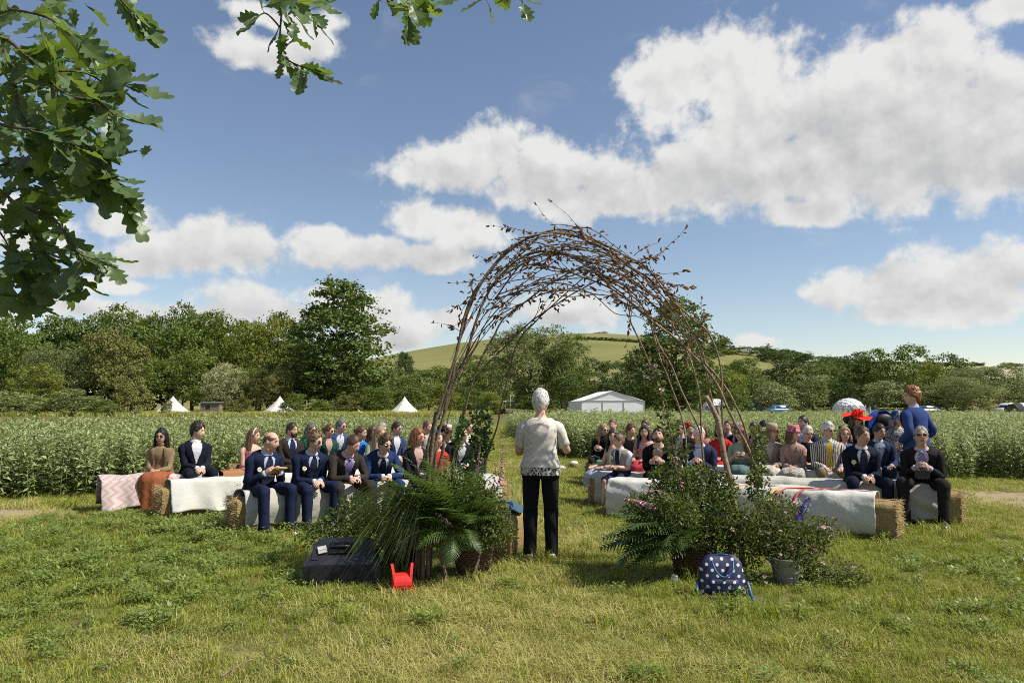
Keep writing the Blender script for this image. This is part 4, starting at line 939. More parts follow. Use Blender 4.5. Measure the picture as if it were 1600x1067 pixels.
def hair_mesh(style, seed, lod):
    """hair cap pushed out of the skull where hair grows, sunk inside it elsewhere"""
    nphi, nth = (44, 30) if lod == 0 else (30, 20); G = []; PT_ = []
    for i in range(nth+1):
        th = math.pi*i/nth; z = -math.cos(th); s = math.sin(th); row = []
        for j in range(nphi):
            ph = 2*math.pi*j/nphi; x, y = s*math.cos(ph), s*math.sin(ph); a = abs(math.atan2(x, y))   # 0 = front
            fr = max(0.0, 1-a/1.15); bk = max(0.0, (a-1.5)/1.6)
            line = -.02 + (.50+.10*mn.noise(Vector((ph*1.5, seed, 0))))*fr**.6 - .70*min(1, bk*1.3)
            if style == 'bald': line = .02 + .25*(1-min(1, a/1.3)) - .55*min(1, bk*1.2)
            h = min(1, max(0, (z-line)/(.16+.30*fr))); h = h*h*(3-2*h)
            if style == 'bald' and z > .60-.25*bk*1.2: h *= max(0, 1-(z-(.60-.3*bk))/.15)
            if style == 'bald' and z > .45 and a < 1.4: h *= max(0, 1-(z-.45)/.15)
            thick = dict(short=.0125, bald=.005, curly=.024, big=.030, long=.018, bun=.016, crop=.018, bob=.024)[style]
            if style in ('short', 'crop', 'curly', 'big'): thick *= .75+.55*max(0, z)
            nf = 6.0 if style in ('curly', 'big') else 4.0
            d = Vector((x*nf+seed, y*nf, z*nf*(.6 if style in ('long', 'bob') else 1))); nz = mn.noise(d) + .6*mn.noise(d*2.6) + .4*mn.noise(d*6)
            t = thick*(1+nz*(.9 if style in ('curly', 'big') else .4)); sc_ = 1+ (t/.095 if h > 0 else 0)*h - .10*(1-h)
            X, Y, Z = x*.076, y*.097, z*.118
            if z < 0: k = (-z)**1.4; X *= 1-.22*k; Y *= (1-.30*k)
            pt = (X*sc_, Y*sc_, Z*sc_ + (.004 if style == 'big' else 0)*h); row.append(pt)
            if h > .55: PT_.append((Vector(pt), Vector((x/.076, y/.097, z/.118)).normalized(), t))
        G.append(row)
    mb = MB(); mb.grid(G, closed_v=True, flip=True)
    r = random.Random(int(seed*10))
    for q in range((520 if lod == 0 else 240) if style != 'bald' else 120):       # locks and flyaways
        p, nn, th_ = r.choice(PT_); tg = Vector((0, -.25, -1)) if style not in ('short', 'crop') else Vector((.5 if seed % 2 > 1 else -.5, .25 if p.z > .07 else -.35, -.8)); tg = tg-nn*tg.dot(nn)
        wild = .7 if style in ('curly', 'big') else .14
        d = (tg.normalized()+nn*r.uniform(-.10, .22)*(2.2 if wild > .5 else 1)+Vector((r.gauss(0, wild), r.gauss(0, wild), r.gauss(0, wild)))*.6).normalized(); L = r.uniform(.018, .036)*(.8 if wild > .5 else 1); s_ = d.cross(nn); s_ = s_.normalized() if s_.length > .05 else Vector((1, 0, 0)); w = r.uniform(.0025, .0055); b0 = p-nn*.004
        mb.add([b0-s_*w, b0+s_*w, b0+d*L*.6+s_*w*.7+nn*.002, b0+d*L*.6-s_*w*.7+nn*.002, b0+d*L-nn*.003], [(0, 1, 2, 3), (3, 2, 4)])
    if style in ('long', 'bob'):
        for q in range(260 if lod == 0 else 120):
            a = r.uniform(.95, 2*math.pi-.95); tz = r.uniform(0, .8); Ln = .36 if style == 'long' else .17; ww = .094+.030*min(1, tz*1.8); p = Vector((math.sin(a)*ww, math.cos(a)*(.106-.012*tz)-.012-.03*tz, .055-Ln*tz)); d = Vector((r.gauss(0, .25), r.gauss(0, .2), -1)).normalized(); s_ = Vector((math.cos(a), -math.sin(a), 0)); L = r.uniform(.05, .10); w = r.uniform(.002, .005)
            mb.add([p-s_*w, p+s_*w, p+d*L+s_*w*.5, p+d*L-s_*w*.5], [(0, 1, 2, 3)])
        Ln = .36 if style == 'long' else .17; n = 22; rows = 9; out = []; inn = []
        for i in range(rows+1):
            t = i/rows; z = .055-Ln*t; ro, ri = [], []
            for j in range(n+1):
                a = .95+(2*math.pi-1.9)*j/n      # from front-left round the back to front-right (0 = front)
                ww = .090+.030*min(1, t*1.8); dd = .104-.012*t; wv = .008*mn.noise(Vector((j*.9+seed, t*4, 1)))+.006*math.sin(j*2.1+t*9+seed)
                yb = -.012-.03*t
                ro.append((math.sin(a)*(ww+wv), math.cos(a)*(dd+wv)+yb, z)); ri.append((math.sin(a)*(ww-.022), math.cos(a)*(dd-.022)+yb, z-.004))
            out.append(ro); inn.append(ri)
        mb.grid(out, flip=True); mb.grid(inn)
        mb.grid([out[-1], inn[-1]], flip=True); mb.grid([[r[0] for r in out], [r[0] for r in inn]]); mb.grid([[r[-1] for r in out], [r[-1] for r in inn]], flip=True)
    if style == 'bun': mb.ell((0, -.115, .03), (.042, .038, .042)); 
    return mb
def xf(mb, Mx):
    R3 = np.array(Mx.to_3x3()); t = np.array(Mx.translation)
    mb.V = [v @ R3.T + t for v in mb.V]
def ik(a, b, l1, l2, pole):
    d = b-a; L = min(d.length, (l1+l2)*.998); d = d.normalized(); b = a+d*L
    k = (l1*l1-l2*l2+L*L)/(2*L); h = math.sqrt(max(0, l1*l1-k*k)); p = pole-d*pole.dot(d)
    return a+d*k+p.normalized()*h, b
def hand(mb, w, d, nrm, side, s, m=0, curl=.5):
    """palm, four unequal bent fingers and a thumb from the palm's side"""
    d = d.normalized(); nrm = (nrm-d*nrm.dot(d)).normalized(); sx = d.cross(nrm)*side
    mb.loft([(w, sx*.024*s, nrm*.018*s), (w+d*.035*s, sx*.036*s, nrm*.017*s), (w+d*.075*s, sx*.040*s, nrm*.014*s), (w+d*.092*s, sx*.036*s, nrm*.010*s)], m, 8)
    for i, (o, ln) in enumerate(((.028, .072), (.0095, .082), (-.0095, .076), (-.028, .058))):
        p = w+d*.085*s+sx*o*s; P = [p]; a = curl*.5
        for q in range(3): a += curl*.75; P.append(P[-1]+(d*math.cos(a)+nrm*math.sin(a)+sx*o*.6).normalized()*ln*s/3)
        mb.tube(P, [.0095*s, .0092*s, .0085*s, .006*s], m, 6)
    p = w+d*.025*s+sx*.030*s; mb.tube([p, p+(d*.6+sx*.7+nrm*.3)*.034*s, p+(d*.9+sx*.75+nrm*.5)*.062*s], [.012*s, .0105*s, .007*s], m, 6)
ST_M = [(-.11, .165, .12), (0, .172, .122), (.11, .158, .112), (.22, .160, .115), (.33, .176, .122), (.41, .182, .112), (.455, .165, .095), (.482, .115, .082), (.50, .075, .070), (.52, .060, .060), (.60, .054, .057)]
ST_W = [(-.11, .172, .122), (0, .178, .125), (.12, .135, .100), (.20, .132, .100), (.30, .148, .122), (.38, .156, .110), (.425, .140, .088), (.452, .100, .074), (.472, .064, .060), (.50, .051, .052), (.575, .046, .050)]
NP = [0]
def person(label, u, Y, face, sex='m', s=.96, lean=8, twist=0, hy=0, hp=0, hr=0, skin='fair', hair=('short', 'brown'), top=('jacket', (.03, .035, .06)), shirt=(.58, .58, .60), tie=None,
           legs=('trousers', None), shoes=(.02, .018, .016), arms='clasp', glasses=None, hat=None, row=None, stand=False, spread=.0, seat=.385, flower=False, sleeve=1.0, z0=0.0, knee_y=.42, foot=.02, group='wedding guests', beard=False, extra=None, lod=None, reach=None):
    NP[0] += 1; seed = NP[0]*3.7
    if lod is None: lod = 0 if Y < 11.3 else 1
    W = sex == 'w'; ST = ST_W if W else ST_M; ln = R(lean); parts = {}
    hz = (seat/s+.095) if not stand else .90
    Pv = Vector((0, 0, hz))
    cache = {}
    def spine(d):
        if d <= 0: return Pv+Vector((0, 0, d)), 0.0
        p = Pv.copy(); n = 12; st = d/n; kq = 1.0 if stand else .93
        for i in range(n):
            a = ln*(.35+.95*(i+.5)*st/.5); p += Vector((0, math.sin(a), math.cos(a)))*st*kq
        return p, ln*(.35+.95*d/.5)
    def fr(d):
        p, a = spine(d); tw = R(twist)*max(0, min(1, d/.45)); X = Vector((math.cos(tw), math.sin(tw), 0)); Fw = Vector((-math.sin(tw), math.cos(tw), 0))
        return p, X, Fw*math.cos(a)-Vector((0, 0, math.sin(a)))
    def dims(d):
        for (a, x0, y0), (b, x1, y1) in zip(ST, ST[1:]):
            if d <= b: k = max(0, (d-a)/(b-a)); return x0+(x1-x0)*k, y0+(y1-y0)*k
        return ST[-1][1], ST[-1][2]
    def torso(mb, off, d0, d1, n=16, m=0, flare=0.0, box=0.0):
        ds = [d0]+[q[0] for q in ST if d0+.01 < q[0] < d1-.01]+[d1]
        if len(ds) > 2: ds = sorted(set(ds+[(a+b)/2 for a, b in zip(ds, ds[1:])]))
        rings = []
        for d in ds:
            p, X, Fw = fr(d); rx, ry = dims(d); k = flare*max(0, (.1-d)/.25)
            if box and d < .38: rx = max(rx, box); ry = max(ry, box*.72)
            rings.append((p*s, X*(rx+off+k)*s, Fw*(ry+off+k)*s))
        mb.loft(rings, m, n, True, p=.9)
    def tpt(d, ang, off):
        p, X, Fw = fr(d); rx, ry = dims(d); c, q = math.sin(ang), math.cos(ang)
        c = math.copysign(abs(c)**.9, c); q = math.copysign(abs(q)**.9, q)
        return (p + X*(rx+off)*c + Fw*(ry+off)*q)*s
    def patch(mb, d0, d1, lo, hi, off, n=10, k=5, m=0):
        G = []
        for i in range(n+1):
            d = d0+(d1-d0)*i/n; t = i/n; G.append([tpt(d, lo(t)+(hi(t)-lo(t))*j/k, off) for j in range(k+1)])
        mb.grid(G, m, flip=True)
    # joints
    dsh = .415 if not W else .385; swd = (.178 if not W else .150)
    pS, XS, FS = fr(dsh); pN, aN = spine(.52 if not W else .49); nlen = .045
    hb = pN + Vector((0, math.sin(aN*.6), math.cos(aN*.6)))*nlen
    HRot = Matrix.Rotation(R(twist*.6+hy), 3, 'Z') @ Matrix.Rotation(R(-hp)-aN*.25, 3, 'X') @ Matrix.Rotation(R(hr), 3, 'Y')
    HCn = hb + HRot @ Vector((0, .022, .076)); HM = Matrix.Translation(HCn*s) @ HRot.to_4x4() @ Matrix.Scale(s*(.985 if s > .88 else 1.08), 4)
    UP = Vector((0, 0, 1)); Js = {}
    kz = .50 if not stand else .50
    for sd, nm in ((1, 'r'), (-1, 'l')):
        sh = pS + XS*swd*sd
        P = dict(clasp=Vector((.035*sd, .33, hz+.075)), elbows=Vector((.04*sd, .42, hz+.10)), lap=Vector((.12*sd, .33, hz+.085)), read=Vector((.075*sd, .33, hz+.20)), side=Vector((.24*sd, .02, hz-.06)),
                 cross=Vector((.02*sd, .24, hz+.14)), hold=Vector((.10*sd, .30, hz+.20)), beside=Vector((.23*sd, .10, hz+.02)), high=Vector((.09*sd, .30, hz+.33)))[arms]
        if stand and arms == 'hold': pole = Vector((.35*sd, -.7, -.5))
        elif arms in ('elbows',): pole = Vector((.5*sd, -.1, -.5))
        elif arms in ('side', 'beside'): pole = Vector((.5*sd, -1, 0))
        else: pole = Vector((.38*sd, -.5, -.6))
        if reach and nm in reach: P = Vector(reach[nm])
        e, w = ik(sh, P, .285, .245, pole)
        hip = Pv + Vector((.088*sd, 0, -.02))
        if stand: kn, an = Vector((.10*sd, .015, .47)), Vector((.105*sd, -.01, .08))
        else: kn, an = Vector(((.115+spread)*sd, knee_y, kz)), Vector(((.12+spread*.8)*sd, knee_y+foot, .085))
        Js[nm] = (sh, e, w, hip, kn, an, sd)
    def dens(pts):
        out = []
        for (p, a), (q, b_) in zip(pts, pts[1:]): out += [(p, a), (p.lerp(q, .5), (a+b_)/2)]
        return out+[pts[-1]]
    def arm(mb, rs, f=1.0, n=10, m=0):
        for nm in 'rl':
            sh, e, w, *_ , sd = Js[nm]; a = sh-XS*.03*sd
            pts = [(a, rs[0]*.9), (sh+(e-sh)*.10+XS*.004*sd, rs[0]), (sh+(e-sh)*.5, rs[1]), (sh+(e-sh)*.92, rs[2]), (e+(w-e)*.10, rs[2]), (e+(w-e)*.5, rs[3]), (w, rs[4])]
            tot = (len(pts)-1)*f; k = int(math.ceil(tot)); pts = pts[:k+1]
            if f < 1 and k-tot > .05: q = pts[-2]; z = pts[-1]; fr_ = 1-(k-tot); pts[-1] = (q[0]+(z[0]-q[0])*fr_, q[1]+(z[1]-q[1])*fr_)
            pts = dens(pts); mb.tube([p*s for p, _ in pts], [r*s for _, r in pts], m, n)
    def leg(mb, rs, f=1.0, n=10, m=0):
        for nm in 'rl':
            _, _, _, hip, kn, an, sd = Js[nm]
            pts = [(hip, rs[0]), (hip+(kn-hip)*.5, rs[1]), (hip+(kn-hip)*.92, rs[2]), (kn+Vector((0, .012, .0)), rs[2]*1.02), (kn+(an-kn)*.12, rs[2]), (kn+(an-kn)*.4, rs[3]), (kn+(an-kn)*.8, rs[4]), (an+(Vector((0, 0, -.035)) if f >= 1 else Vector((0, 0, 0))), rs[5])]
            tot = (len(pts)-1)*f; k = int(math.ceil(tot)); pts = pts[:k+1]
            pts = dens(pts); mb.tube([p*s for p, _ in pts], [r*s for _, r in pts], m, n)
    # ---- body: one skin
    th = R(face); rz = math.pi+th
    fd = Vector((math.sin(th), -math.cos(th), 0)); off = Matrix.Rotation(rz, 3, 'Z') @ (HCn*s)
    if row:                       # slide along the bench until the head stands in column u
        lo, hi = -1.0, 7.0
        A, t, _ = ROWS[row]; best = min(np.linspace(lo, hi, 800), key=lambda q: abs(((A+t*q+off).x)/((A+t*q+off).y)/math.cos(PITCH)*F+800-u))
        base = A+t*best - fd*.04
    else: base = spot(u, Y)-Vector((off.x, off.y, 0))
    base.z = z0
    o = thing('person', label, 'person', base, rz, group)
    sk = cl(SKIN[skin], 'skin'); hc = cl(HAIR[hair[1]], 'hair')
    bare_t = top[0] == 'strapless'; ka = 1.0 if (bare_t or (top[0] not in ('jacket',) and sleeve < .9) or top[0] == 'waistcoat') else .78; kl = .74 if legs[0] == 'trousers' else .72 if legs[0] == 'skirt' and (legs[3] if len(legs) > 3 else .3) < .25 else .9
    b = MB()
    if bare_t: torso(b, -.004, .2, .575, 14); torso(b, -.03, -.08, .22, 14)
    else: torso(b, -.034, -.08, .44 if not W else .41, 12); torso(b, -.004, .475 if not W else .445, .60 if not W else .575, 12)
    arm(b, tuple(x*ka for x in ((.050, .046, .038, .036, .025/ka) if W else (.056, .050, .043, .040, .028/ka)))); leg(b, tuple(x*kl for x in (.080, .070, .056, .052, .036, .034)))
    for nm in 'rl':
        sh, e, w, hip, kn, an, sd = Js[nm]; d = (w-e).normalized(); nr = Vector((-sd*.55, .1, -.8)) if arms in ('clasp', 'cross', 'elbows') else Vector((0, .2, -1)) if arms == 'lap' else Vector((-sd*.9, 0, .3))
        d2 = (d + (Vector((-sd*.45, .15, -.15)) if arms in ('clasp', 'elbows') else Vector((0, 0, 0)))).normalized()
        hand(b, w*s, d2, nr, -sd, s, 0, .55 if arms != 'lap' else .25)
        a = an*s; b.loft([(a+Vector((0, -.045, -.05))*s, Vector((.030, 0, 0))*s, Vector((0, 0, .03))*s), (a+Vector((0, .05, -.05))*s, Vector((.036, 0, 0))*s, Vector((0, 0, .032))*s), (a+Vector((0, .16, -.063))*s, Vector((.038, 0, 0))*s, Vector((0, 0, .018))*s)], 0, 8)
    hv = MB(); hv.add(HEAD_V, HEAD_F); hv.M = list(HEAD_M)
    for q in (-1, 1):
        hv.ell((q*.031, .0755, .008), (.0125, .008, .0075), 1, 8, 6); hv.ell((q*.031, .0825, .008), (.0068, .004, .0066), 3, 6, 4)
        hv.tube([(q*.014, .0925, .0265), (q*.031, .0925, .031), (q*.047, .0815, .026)], [.0036, .0046, .0026], 4, 5)
        hv.ell((q*.074, -.006, -.004), (.010, .020, .031), 0, 8, 6)
    if beard:
        G = []
        for k in np.linspace(0, 1, 6):
            row = []
            for a in np.linspace(-1.5, 1.5, 19):
                zt = -.080+.062*(abs(a)/1.5)**1.6; zb = -.122+.045*(abs(a)/1.5)**2; row.append((math.sin(a)*(.066-.014*k), .026+math.cos(a)*(.070-.016*k*k)+.004*math.sin(math.pi*k), zt+(zb-zt)*k))
            G.append(row)
        hv.grid(G, 4, flip=True); hv.tube([(-.026, .083, -.054), (-.012, .097, -.047), (0, .100, -.046), (.012, .097, -.047), (.026, .083, -.054)], [.003, .005, .004, .005, .003], 4, 6)
    xf(hv, HM); b.V += hv.V; b.F += [tuple(i+b.n for i in f) for f in hv.F]; b.M += hv.M; b.T += hv.T; b.n += hv.n
    link('body', b.mesh('body', [sk, M_eyew, M_lip, M_eye, hc], True), o)
    # ---- hair
    if hair[0] != 'none':
        h = hair_mesh(hair[0], seed, lod); xf(h, HM); h.build('hair', hc, o)
    def part(nm, mb, m, jit=.0065):
        if jit:
            mb.jitter(jit*1.0, 9, seed)
            for A_ in mb.V:                      # ridged creases
                c_ = A_.mean(0)
                for p_ in A_:
                    q_ = Vector((p_[0]*7+seed, p_[1]*9, p_[2]*15)); k_ = max(0, 1-3.2*abs(mn.noise(q_)))
                    d_ = Vector(mn.noise_vector(q_*.35+Vector((7, 3, 1)))); p_ += np.array(d_)*k_*jit*2.2
        return mb.build(nm, m, o)
    # ---- upper clothes
    kind, tc = top[0], top[1]; tm = cl(tc, top[2] if len(top) > 2 else 'cloth')
    SL = (.065, .056, .050, .047, .040) if not W else (.056, .049, .044, .042, .037)
    nn = 16 if lod == 0 else 12
    if kind == 'jacket':
        sm = cl(shirt); jm = MB(); torso(jm, .017, -.13, .495 if not W else .465, nn, flare=.03); arm(jm, SL, .97, 10); 
        for q in (-1, 1): patch(jm, .17 if not W else .16, .475 if not W else .445, lambda t: q*(.03+.36*t), lambda t: q*(.06+.36*t+(.46*math.sin(math.pi*min(1, t*.78)) if t < .74 else .24*(1-t)/.26+.10)), .034, 14, 3)
        if q: pass
        part('jacket', jm, tm)
        v = MB(); patch(v, .16, .50 if not W else .47, lambda t: -(.05+.42*t), lambda t: (.05+.42*t), .022, 10, 6); part('shirt', v, sm, .0)
        c = MB(); p, X, Fw = fr(.50 if not W else .47); p2, X2, F2 = fr(.535 if not W else .505)
        c.loft([(p*s, X*.072*s, Fw*.069*s), (p2*s+Vector((0, -.004, 0)), X2*.060*s, F2*.061*s)], 0, 14, False); part('collar', c, sm, 0)
        if arms != 'none':
            for nm in 'rl':
                sh, e, w, *_ = Js[nm]; c = MB(); d = (w-e).normalized(); c.tube([(w-d*.02)*s, (w+d*.012)*s], .038*s, 0, 10); part('cuff', c, sm, 0)
        if tie is not None:
            tk = MB(); wdt = lambda t: .022+.016*(1-t)
            patch(tk, .10, .490 if not W else .46, lambda t: -(.15+.12*(1-t)), lambda t: (.15+.12*(1-t)), .030, 12, 2); pk = tpt(.498, 0, .026); tk.ell(pk, (.02*s, .016*s, .022*s)); part('tie', tk, cl(tie, 'tiestripe') if len(tie) == 3 and tie[2] > .101 and tie[0] < .2 else cl(tie), 0)
        bt = MB()
        for d in (.03, .13): bt.ell(tpt(d, .0, .024), (.009*s, .006*s, .009*s), 0, 6, 4)
        part('button', bt, M_eye, 0)
    elif kind in ('dress', 'top', 'shirt', 'waistcoat', 'blouse', 'strapless'):
        d1 = .36 if kind == 'strapless' else (.46 if W else .49); g = MB(); torso(g, .010 if kind != 'blouse' else .02, -.10 if kind != 'blouse' else -.02, d1, nn, box=.148 if kind == 'blouse' else 0)
        if kind != 'strapless' and sleeve > 0 and kind != 'waistcoat': arm(g, tuple(x*(.98 if kind != 'blouse' else 1.30) for x in SL), min(.97, sleeve), 10)
        part('blouse' if kind == 'blouse' else 'dress_bodice' if kind in ('dress', 'strapless') else 'top', g, tm)
        if kind == 'waistcoat':
            v = MB(); torso(v, .006, .2, .49, nn); arm(v, SL, .45, 10); part('shirt', v, cl(shirt)); 
            v = MB(); patch(v, .18, .48, lambda t: -(.05+.42*t), lambda t: (.05+.42*t), .016, 8, 4); part('shirt_front', v, cl(shirt), 0)
        if kind in ('shirt', 'waistcoat'):
            c = MB(); p, X, Fw = fr(.49); p2, X2, F2 = fr(.53); c.loft([(p*s, X*.078*s, Fw*.074*s), (p2*s, X2*.066*s, F2*.066*s)], 0, 14, False); part('collar', c, cl(shirt) if kind == 'waistcoat' else tm, 0)
            if tie: tk = MB(); patch(tk, .2, .49, lambda t: -.18, lambda t: .18, .024, 8, 2); part('tie', tk, cl(tie), 0)
    # ---- lower clothes
    lk, lc = legs[0], legs[1] or tc; lm = cl(lc, legs[2] if len(legs) > 2 else 'cloth')
    if lk == 'trousers':
        t = MB(); torso(t, .012, -.12, .07, nn); w = 1.08 if not W else 1.0; bl = 1.10 if (W and stand) else 1.0
        leg(t, (.093*w, .081*w*(1+bl)/2, .065*w*bl, .062*w*bl, .057*w*bl, .060*w*bl), 1.0, 12); part('trousers', t, lm, .007 if not stand else .004)
    elif lk == 'shorts':
        t = MB(); torso(t, .012, -.12, .07, nn); leg(t, (.095, .088, .082, .08, .07, .06), .30, 12); part('shorts', t, lm)
    elif lk == 'skirt':
        hem = legs[3] if len(legs) > 3 else .30; kw = .16+spread; t = MB()
        if stand: rings = [(Pv+Vector((0, 0, .1)), Vector((.15, 0, 0)), Vector((0, .11, 0))), (Pv+Vector((0, 0, -.08)), Vector((.19, 0, 0)), Vector((0, .14, 0))), (Vector((0, .01, hem+.1)), Vector((.23, 0, 0)), Vector((0, .19, 0))), (Vector((0, .01, hem)), Vector((.25, 0, 0)), Vector((0, .21, 0)))]
        else: rings = [(Pv+Vector((0, -.01, .10)), Vector((.15, 0, 0)), Vector((0, .11, 0))), (Pv+Vector((0, .02, .02)), Vector((.20, 0, 0)), Vector((0, .11, .06))), (Pv+Vector((0, .17, .0)), Vector((.18, 0, 0)), Vector((0, .02, .085))), (Vector((0, knee_y+.0, kz-.005)), Vector((kw+.025, 0, 0)), Vector((0, .04, .085))),
                 (Vector((0, knee_y+.05, kz-.06)), Vector((kw+.03, 0, 0)), Vector((0, .085, .06))), (Vector((0, knee_y+.04, (kz+hem)*.52)), Vector((kw+.03, 0, 0)), Vector((0, .105, .01))), (Vector((0, knee_y, hem)), Vector((kw+.075, 0, 0)), Vector((0, .14, 0)))]
        G = []; NR = len(rings)
        for i in range((NR-1)*3+1):
            q, w = divmod(i, 3); w /= 3; A_ = rings[q]; B_ = rings[min(q+1, NR-1)]; tt = i/((NR-1)*3)
            c, a, b_ = [A_[k]*(1-w)+B_[k]*w for k in range(3)]
            G.append([(c + (a*math.cos(p_) + b_*math.sin(p_))*(1+tt*(.09*math.sin(p_*7+seed)+.05*math.sin(p_*13+seed*2+tt*4))))*s for p_ in np.linspace(0, 2*math.pi, 40, endpoint=False)])
        t.grid(G, closed_v=True, flip=True); part('skirt', t, lm, .010)
    for nm in 'rl':
        a = Js[nm][5]*s; f = MB(); sm_ = cl(shoes, 'leather')
        f.loft([(a+Vector((0, -.075, -.052))*s, Vector((.026, 0, 0))*s, Vector((0, 0, .030))*s), (a+Vector((0, -.05, -.038))*s, Vector((.038, 0, 0))*s, Vector((0, 0, .046))*s), (a+Vector((0, .04, -.040))*s, Vector((.042, 0, 0))*s, Vector((0, 0, .045))*s),
                (a+Vector((0, .12, -.052))*s, Vector((.046, 0, 0))*s, Vector((0, 0, .032))*s), (a+Vector((0, .18, -.062))*s, Vector((.036, 0, 0))*s, Vector((0, 0, .020))*s), (a+Vector((0, .205, -.066))*s, Vector((.015, 0, 0))*s, Vector((0, 0, .010))*s)], 0, 10, p=.8); f.build('shoe', sm_, o)
    if glasses:
        g = MB()
        for q in (-1, 1):
            g.ell((q*.033, .0985, .006), (.0255, .006, .0175), 0, 10, 6); g.tube([(q*.060, .094, .012), (q*.082, .05, .012), (q*.083, -.01, .006)], .0035, 0, 4)
        g.tube([(-.01, .104, .010), (.01, .104, .010)], .003, 0, 4); xf(g, HM); g.build('sunglasses' if glasses == 'dark' else 'glasses', M_shade if glasses == 'dark' else cl(glasses, 'gloss'), o)
    if flower:
        f = MB(); c = tpt(.33, .55 if not W else .5, .035)
        for k in range(7): a = k*.9; f.ell(c+Vector((math.cos(a)*.018, .004, math.sin(a)*.018)), (.016, .011, .014), 0, 6, 4)
        fb = f.build('buttonhole_flower', M_cream, o); f = MB(); f.tube([c+Vector((0, -.004, -.01)), c+Vector((.004, 0, -.06))], .007, 0, 5); f.build('flower_stem', ML['mid'], o)
    if hat:
        kind, hcol = hat[0], hat[1]; hm = cl(hcol); h = MB()
        if kind == 'brim':
            h.lathe([(.005, .165), (.075, .162), (.088, .13), (.092, .062)], n=24); G = []
            for r_ in (.09, .13, .17, .185): G.append([(r_*math.cos(a), r_*math.sin(a)*1.05, .06-.02*(r_-.09)/.1*math.cos(a*2+1)+(.012*mn.noise(Vector((a*2, r_*9, seed))))) for a in np.linspace(0, 2*math.pi, 28, endpoint=False)])
            h.grid(G, closed_v=True, flip=True); hb_ = MB(); hb_.lathe([(.0935, .063), (.0925, .088)], n=24, cap=False)
        elif kind == 'pill': h.lathe([(.01, .165), (.085, .160), (.096, .135), (.098, .062), (.12, .055), (.122, .050), (.09, .048)], n=24); hb_ = MB(); [hb_.ell((.06+.02*math.cos(k), .075+.02*math.sin(k*1.7), .10+.02*math.sin(k)), (.022, .018, .02), 0, 6, 4) for k in range(6)]
        elif kind == 'wide':
            h.lathe([(.005, .155), (.07, .152), (.09, .12), (.094, .06)], n=24); G = []
            for r_ in (.09, .15, .21, .235): G.append([(r_*math.cos(a), r_*math.sin(a), .062+.018*math.sin(a*3)*(r_-.09)/.1+.02*mn.noise(Vector((a*3, r_*9, 2)))) for a in np.linspace(0, 2*math.pi, 36, endpoint=False)])
            h.grid(G, closed_v=True, flip=True); hb_ = MB(); rr = random.Random(4)
            for k in range(26): a = rr.uniform(0, 6.28); hb_.ell((.09*math.cos(a)*rr.uniform(.3, 1), .03+.08*math.sin(a)*rr.uniform(.3, 1), .13+rr.uniform(-.02, .05)), (rr.uniform(.015, .035), rr.uniform(.015, .035), rr.uniform(.01, .03)), 0, 7, 5)
        elif kind == 'cap': h.lathe([(.005, .135), (.06, .128), (.088, .09), (.094, .045)], n=20); h.loft([(Vector((0, .085, .048)), Vector((.07, 0, 0)), Vector((0, 0, .006))), (Vector((0, .15, .038)), Vector((.055, 0, 0)), Vector((0, 0, .006)))], 0, 10); hb_ = None
        elif kind == 'cloche':
            h.lathe([(.005, .150), (.065, .142), (.095, .10), (.098, .03), (.125, .008)], n=24, cap=False); hb_ = MB(); hb_.lathe([(.0995, .035), (.0985, .055)], n=24, cap=False)
        elif kind == 'band': h.tube([(.089*math.cos(a)*1.0, .02+.0*a, .035+.105*math.sin(a)) for a in np.linspace(-.1, math.pi+.1, 16)], .011, 0, 6); hb_ = None
        elif kind == 'fascinator': h.ell((.05, .02, .125), (.06, .06, .018)); [h.ell((.05+.04*math.cos(k), .02+.04*math.sin(k), .15), (.025, .02, .02), 0, 6, 4) for k in range(6)]; hb_ = None
        tilt = Matrix.Translation(Vector((0, -.004, -.008))) @ Matrix.Rotation(R(hat[2] if len(hat) > 2 else -6), 4, 'X')
        xf(h, HM @ tilt); hobj = h.build('hat' if kind not in ('band',) else 'headband', hm, o)
        if hb_: xf(hb_, HM @ tilt); hb_.build('hat_trim', cl(tuple(min(.7, x*(.6 if kind == 'brim' else 1.15)) for x in hcol)), hobj)
    if extra: extra(o, s, Js, HM, tpt, fr)
    return o
# ---------------------------------------------------------------- who sits where
NAVY, DNAVY, BLK, BRN, BLUE = (.010, .015, .040), (.008, .011, .021), (.007, .007, .008), (.032, .024, .018), (.013, .029, .088)
WHT, LIL, SKYB = (.60, .60, .62), (.48, .40, .55), (.40, .46, .60)
def booklet(o, s, Js, HM, tpt, fr):
    w = (Js['r'][2]+Js['l'][2])*.5*s; b = MB(); b.box(w+Vector((0, .10, .03)), (.15, .21, .006), rot=Matrix.Rotation(R(20), 3, 'X')); b.box(w+Vector((0, .10, .037)), (.145, .20, .005), rot=Matrix.Rotation(R(24), 3, 'X')); b.build('booklet', cl((.42, .26, .10), 'leather'), o, False)
def camera_strap(o, s, Js, HM, tpt, fr):
    w = (Js['r'][2]+Js['l'][2])*.5*s+Vector((0, .10, -.02)); b = MB(); b.box(w+Vector((0, .02, -.04)), (.16, .10, .09)); b.build('camera_bag', cl((.012, .012, .012), 'leather'), o, False)
    b = MB(); b.tube([w+Vector((-.07, .05, .0)), w+Vector((-.04, .09, .09)), w+Vector((.03, .09, .10)), w+Vector((.07, .05, 0))], .006, 0, 5); b.build('strap', cl((.5, .5, .5)), o)
def watch(o, s, Js, HM, tpt, fr):
    e, w = Js['l'][1]*s, Js['l'][2]*s; d = (w-e).normalized(); b = MB(); b.tube([w-d*.004, w+d*.014], .040*s, 0, 12); b.build('wristwatch', M_rim, o)
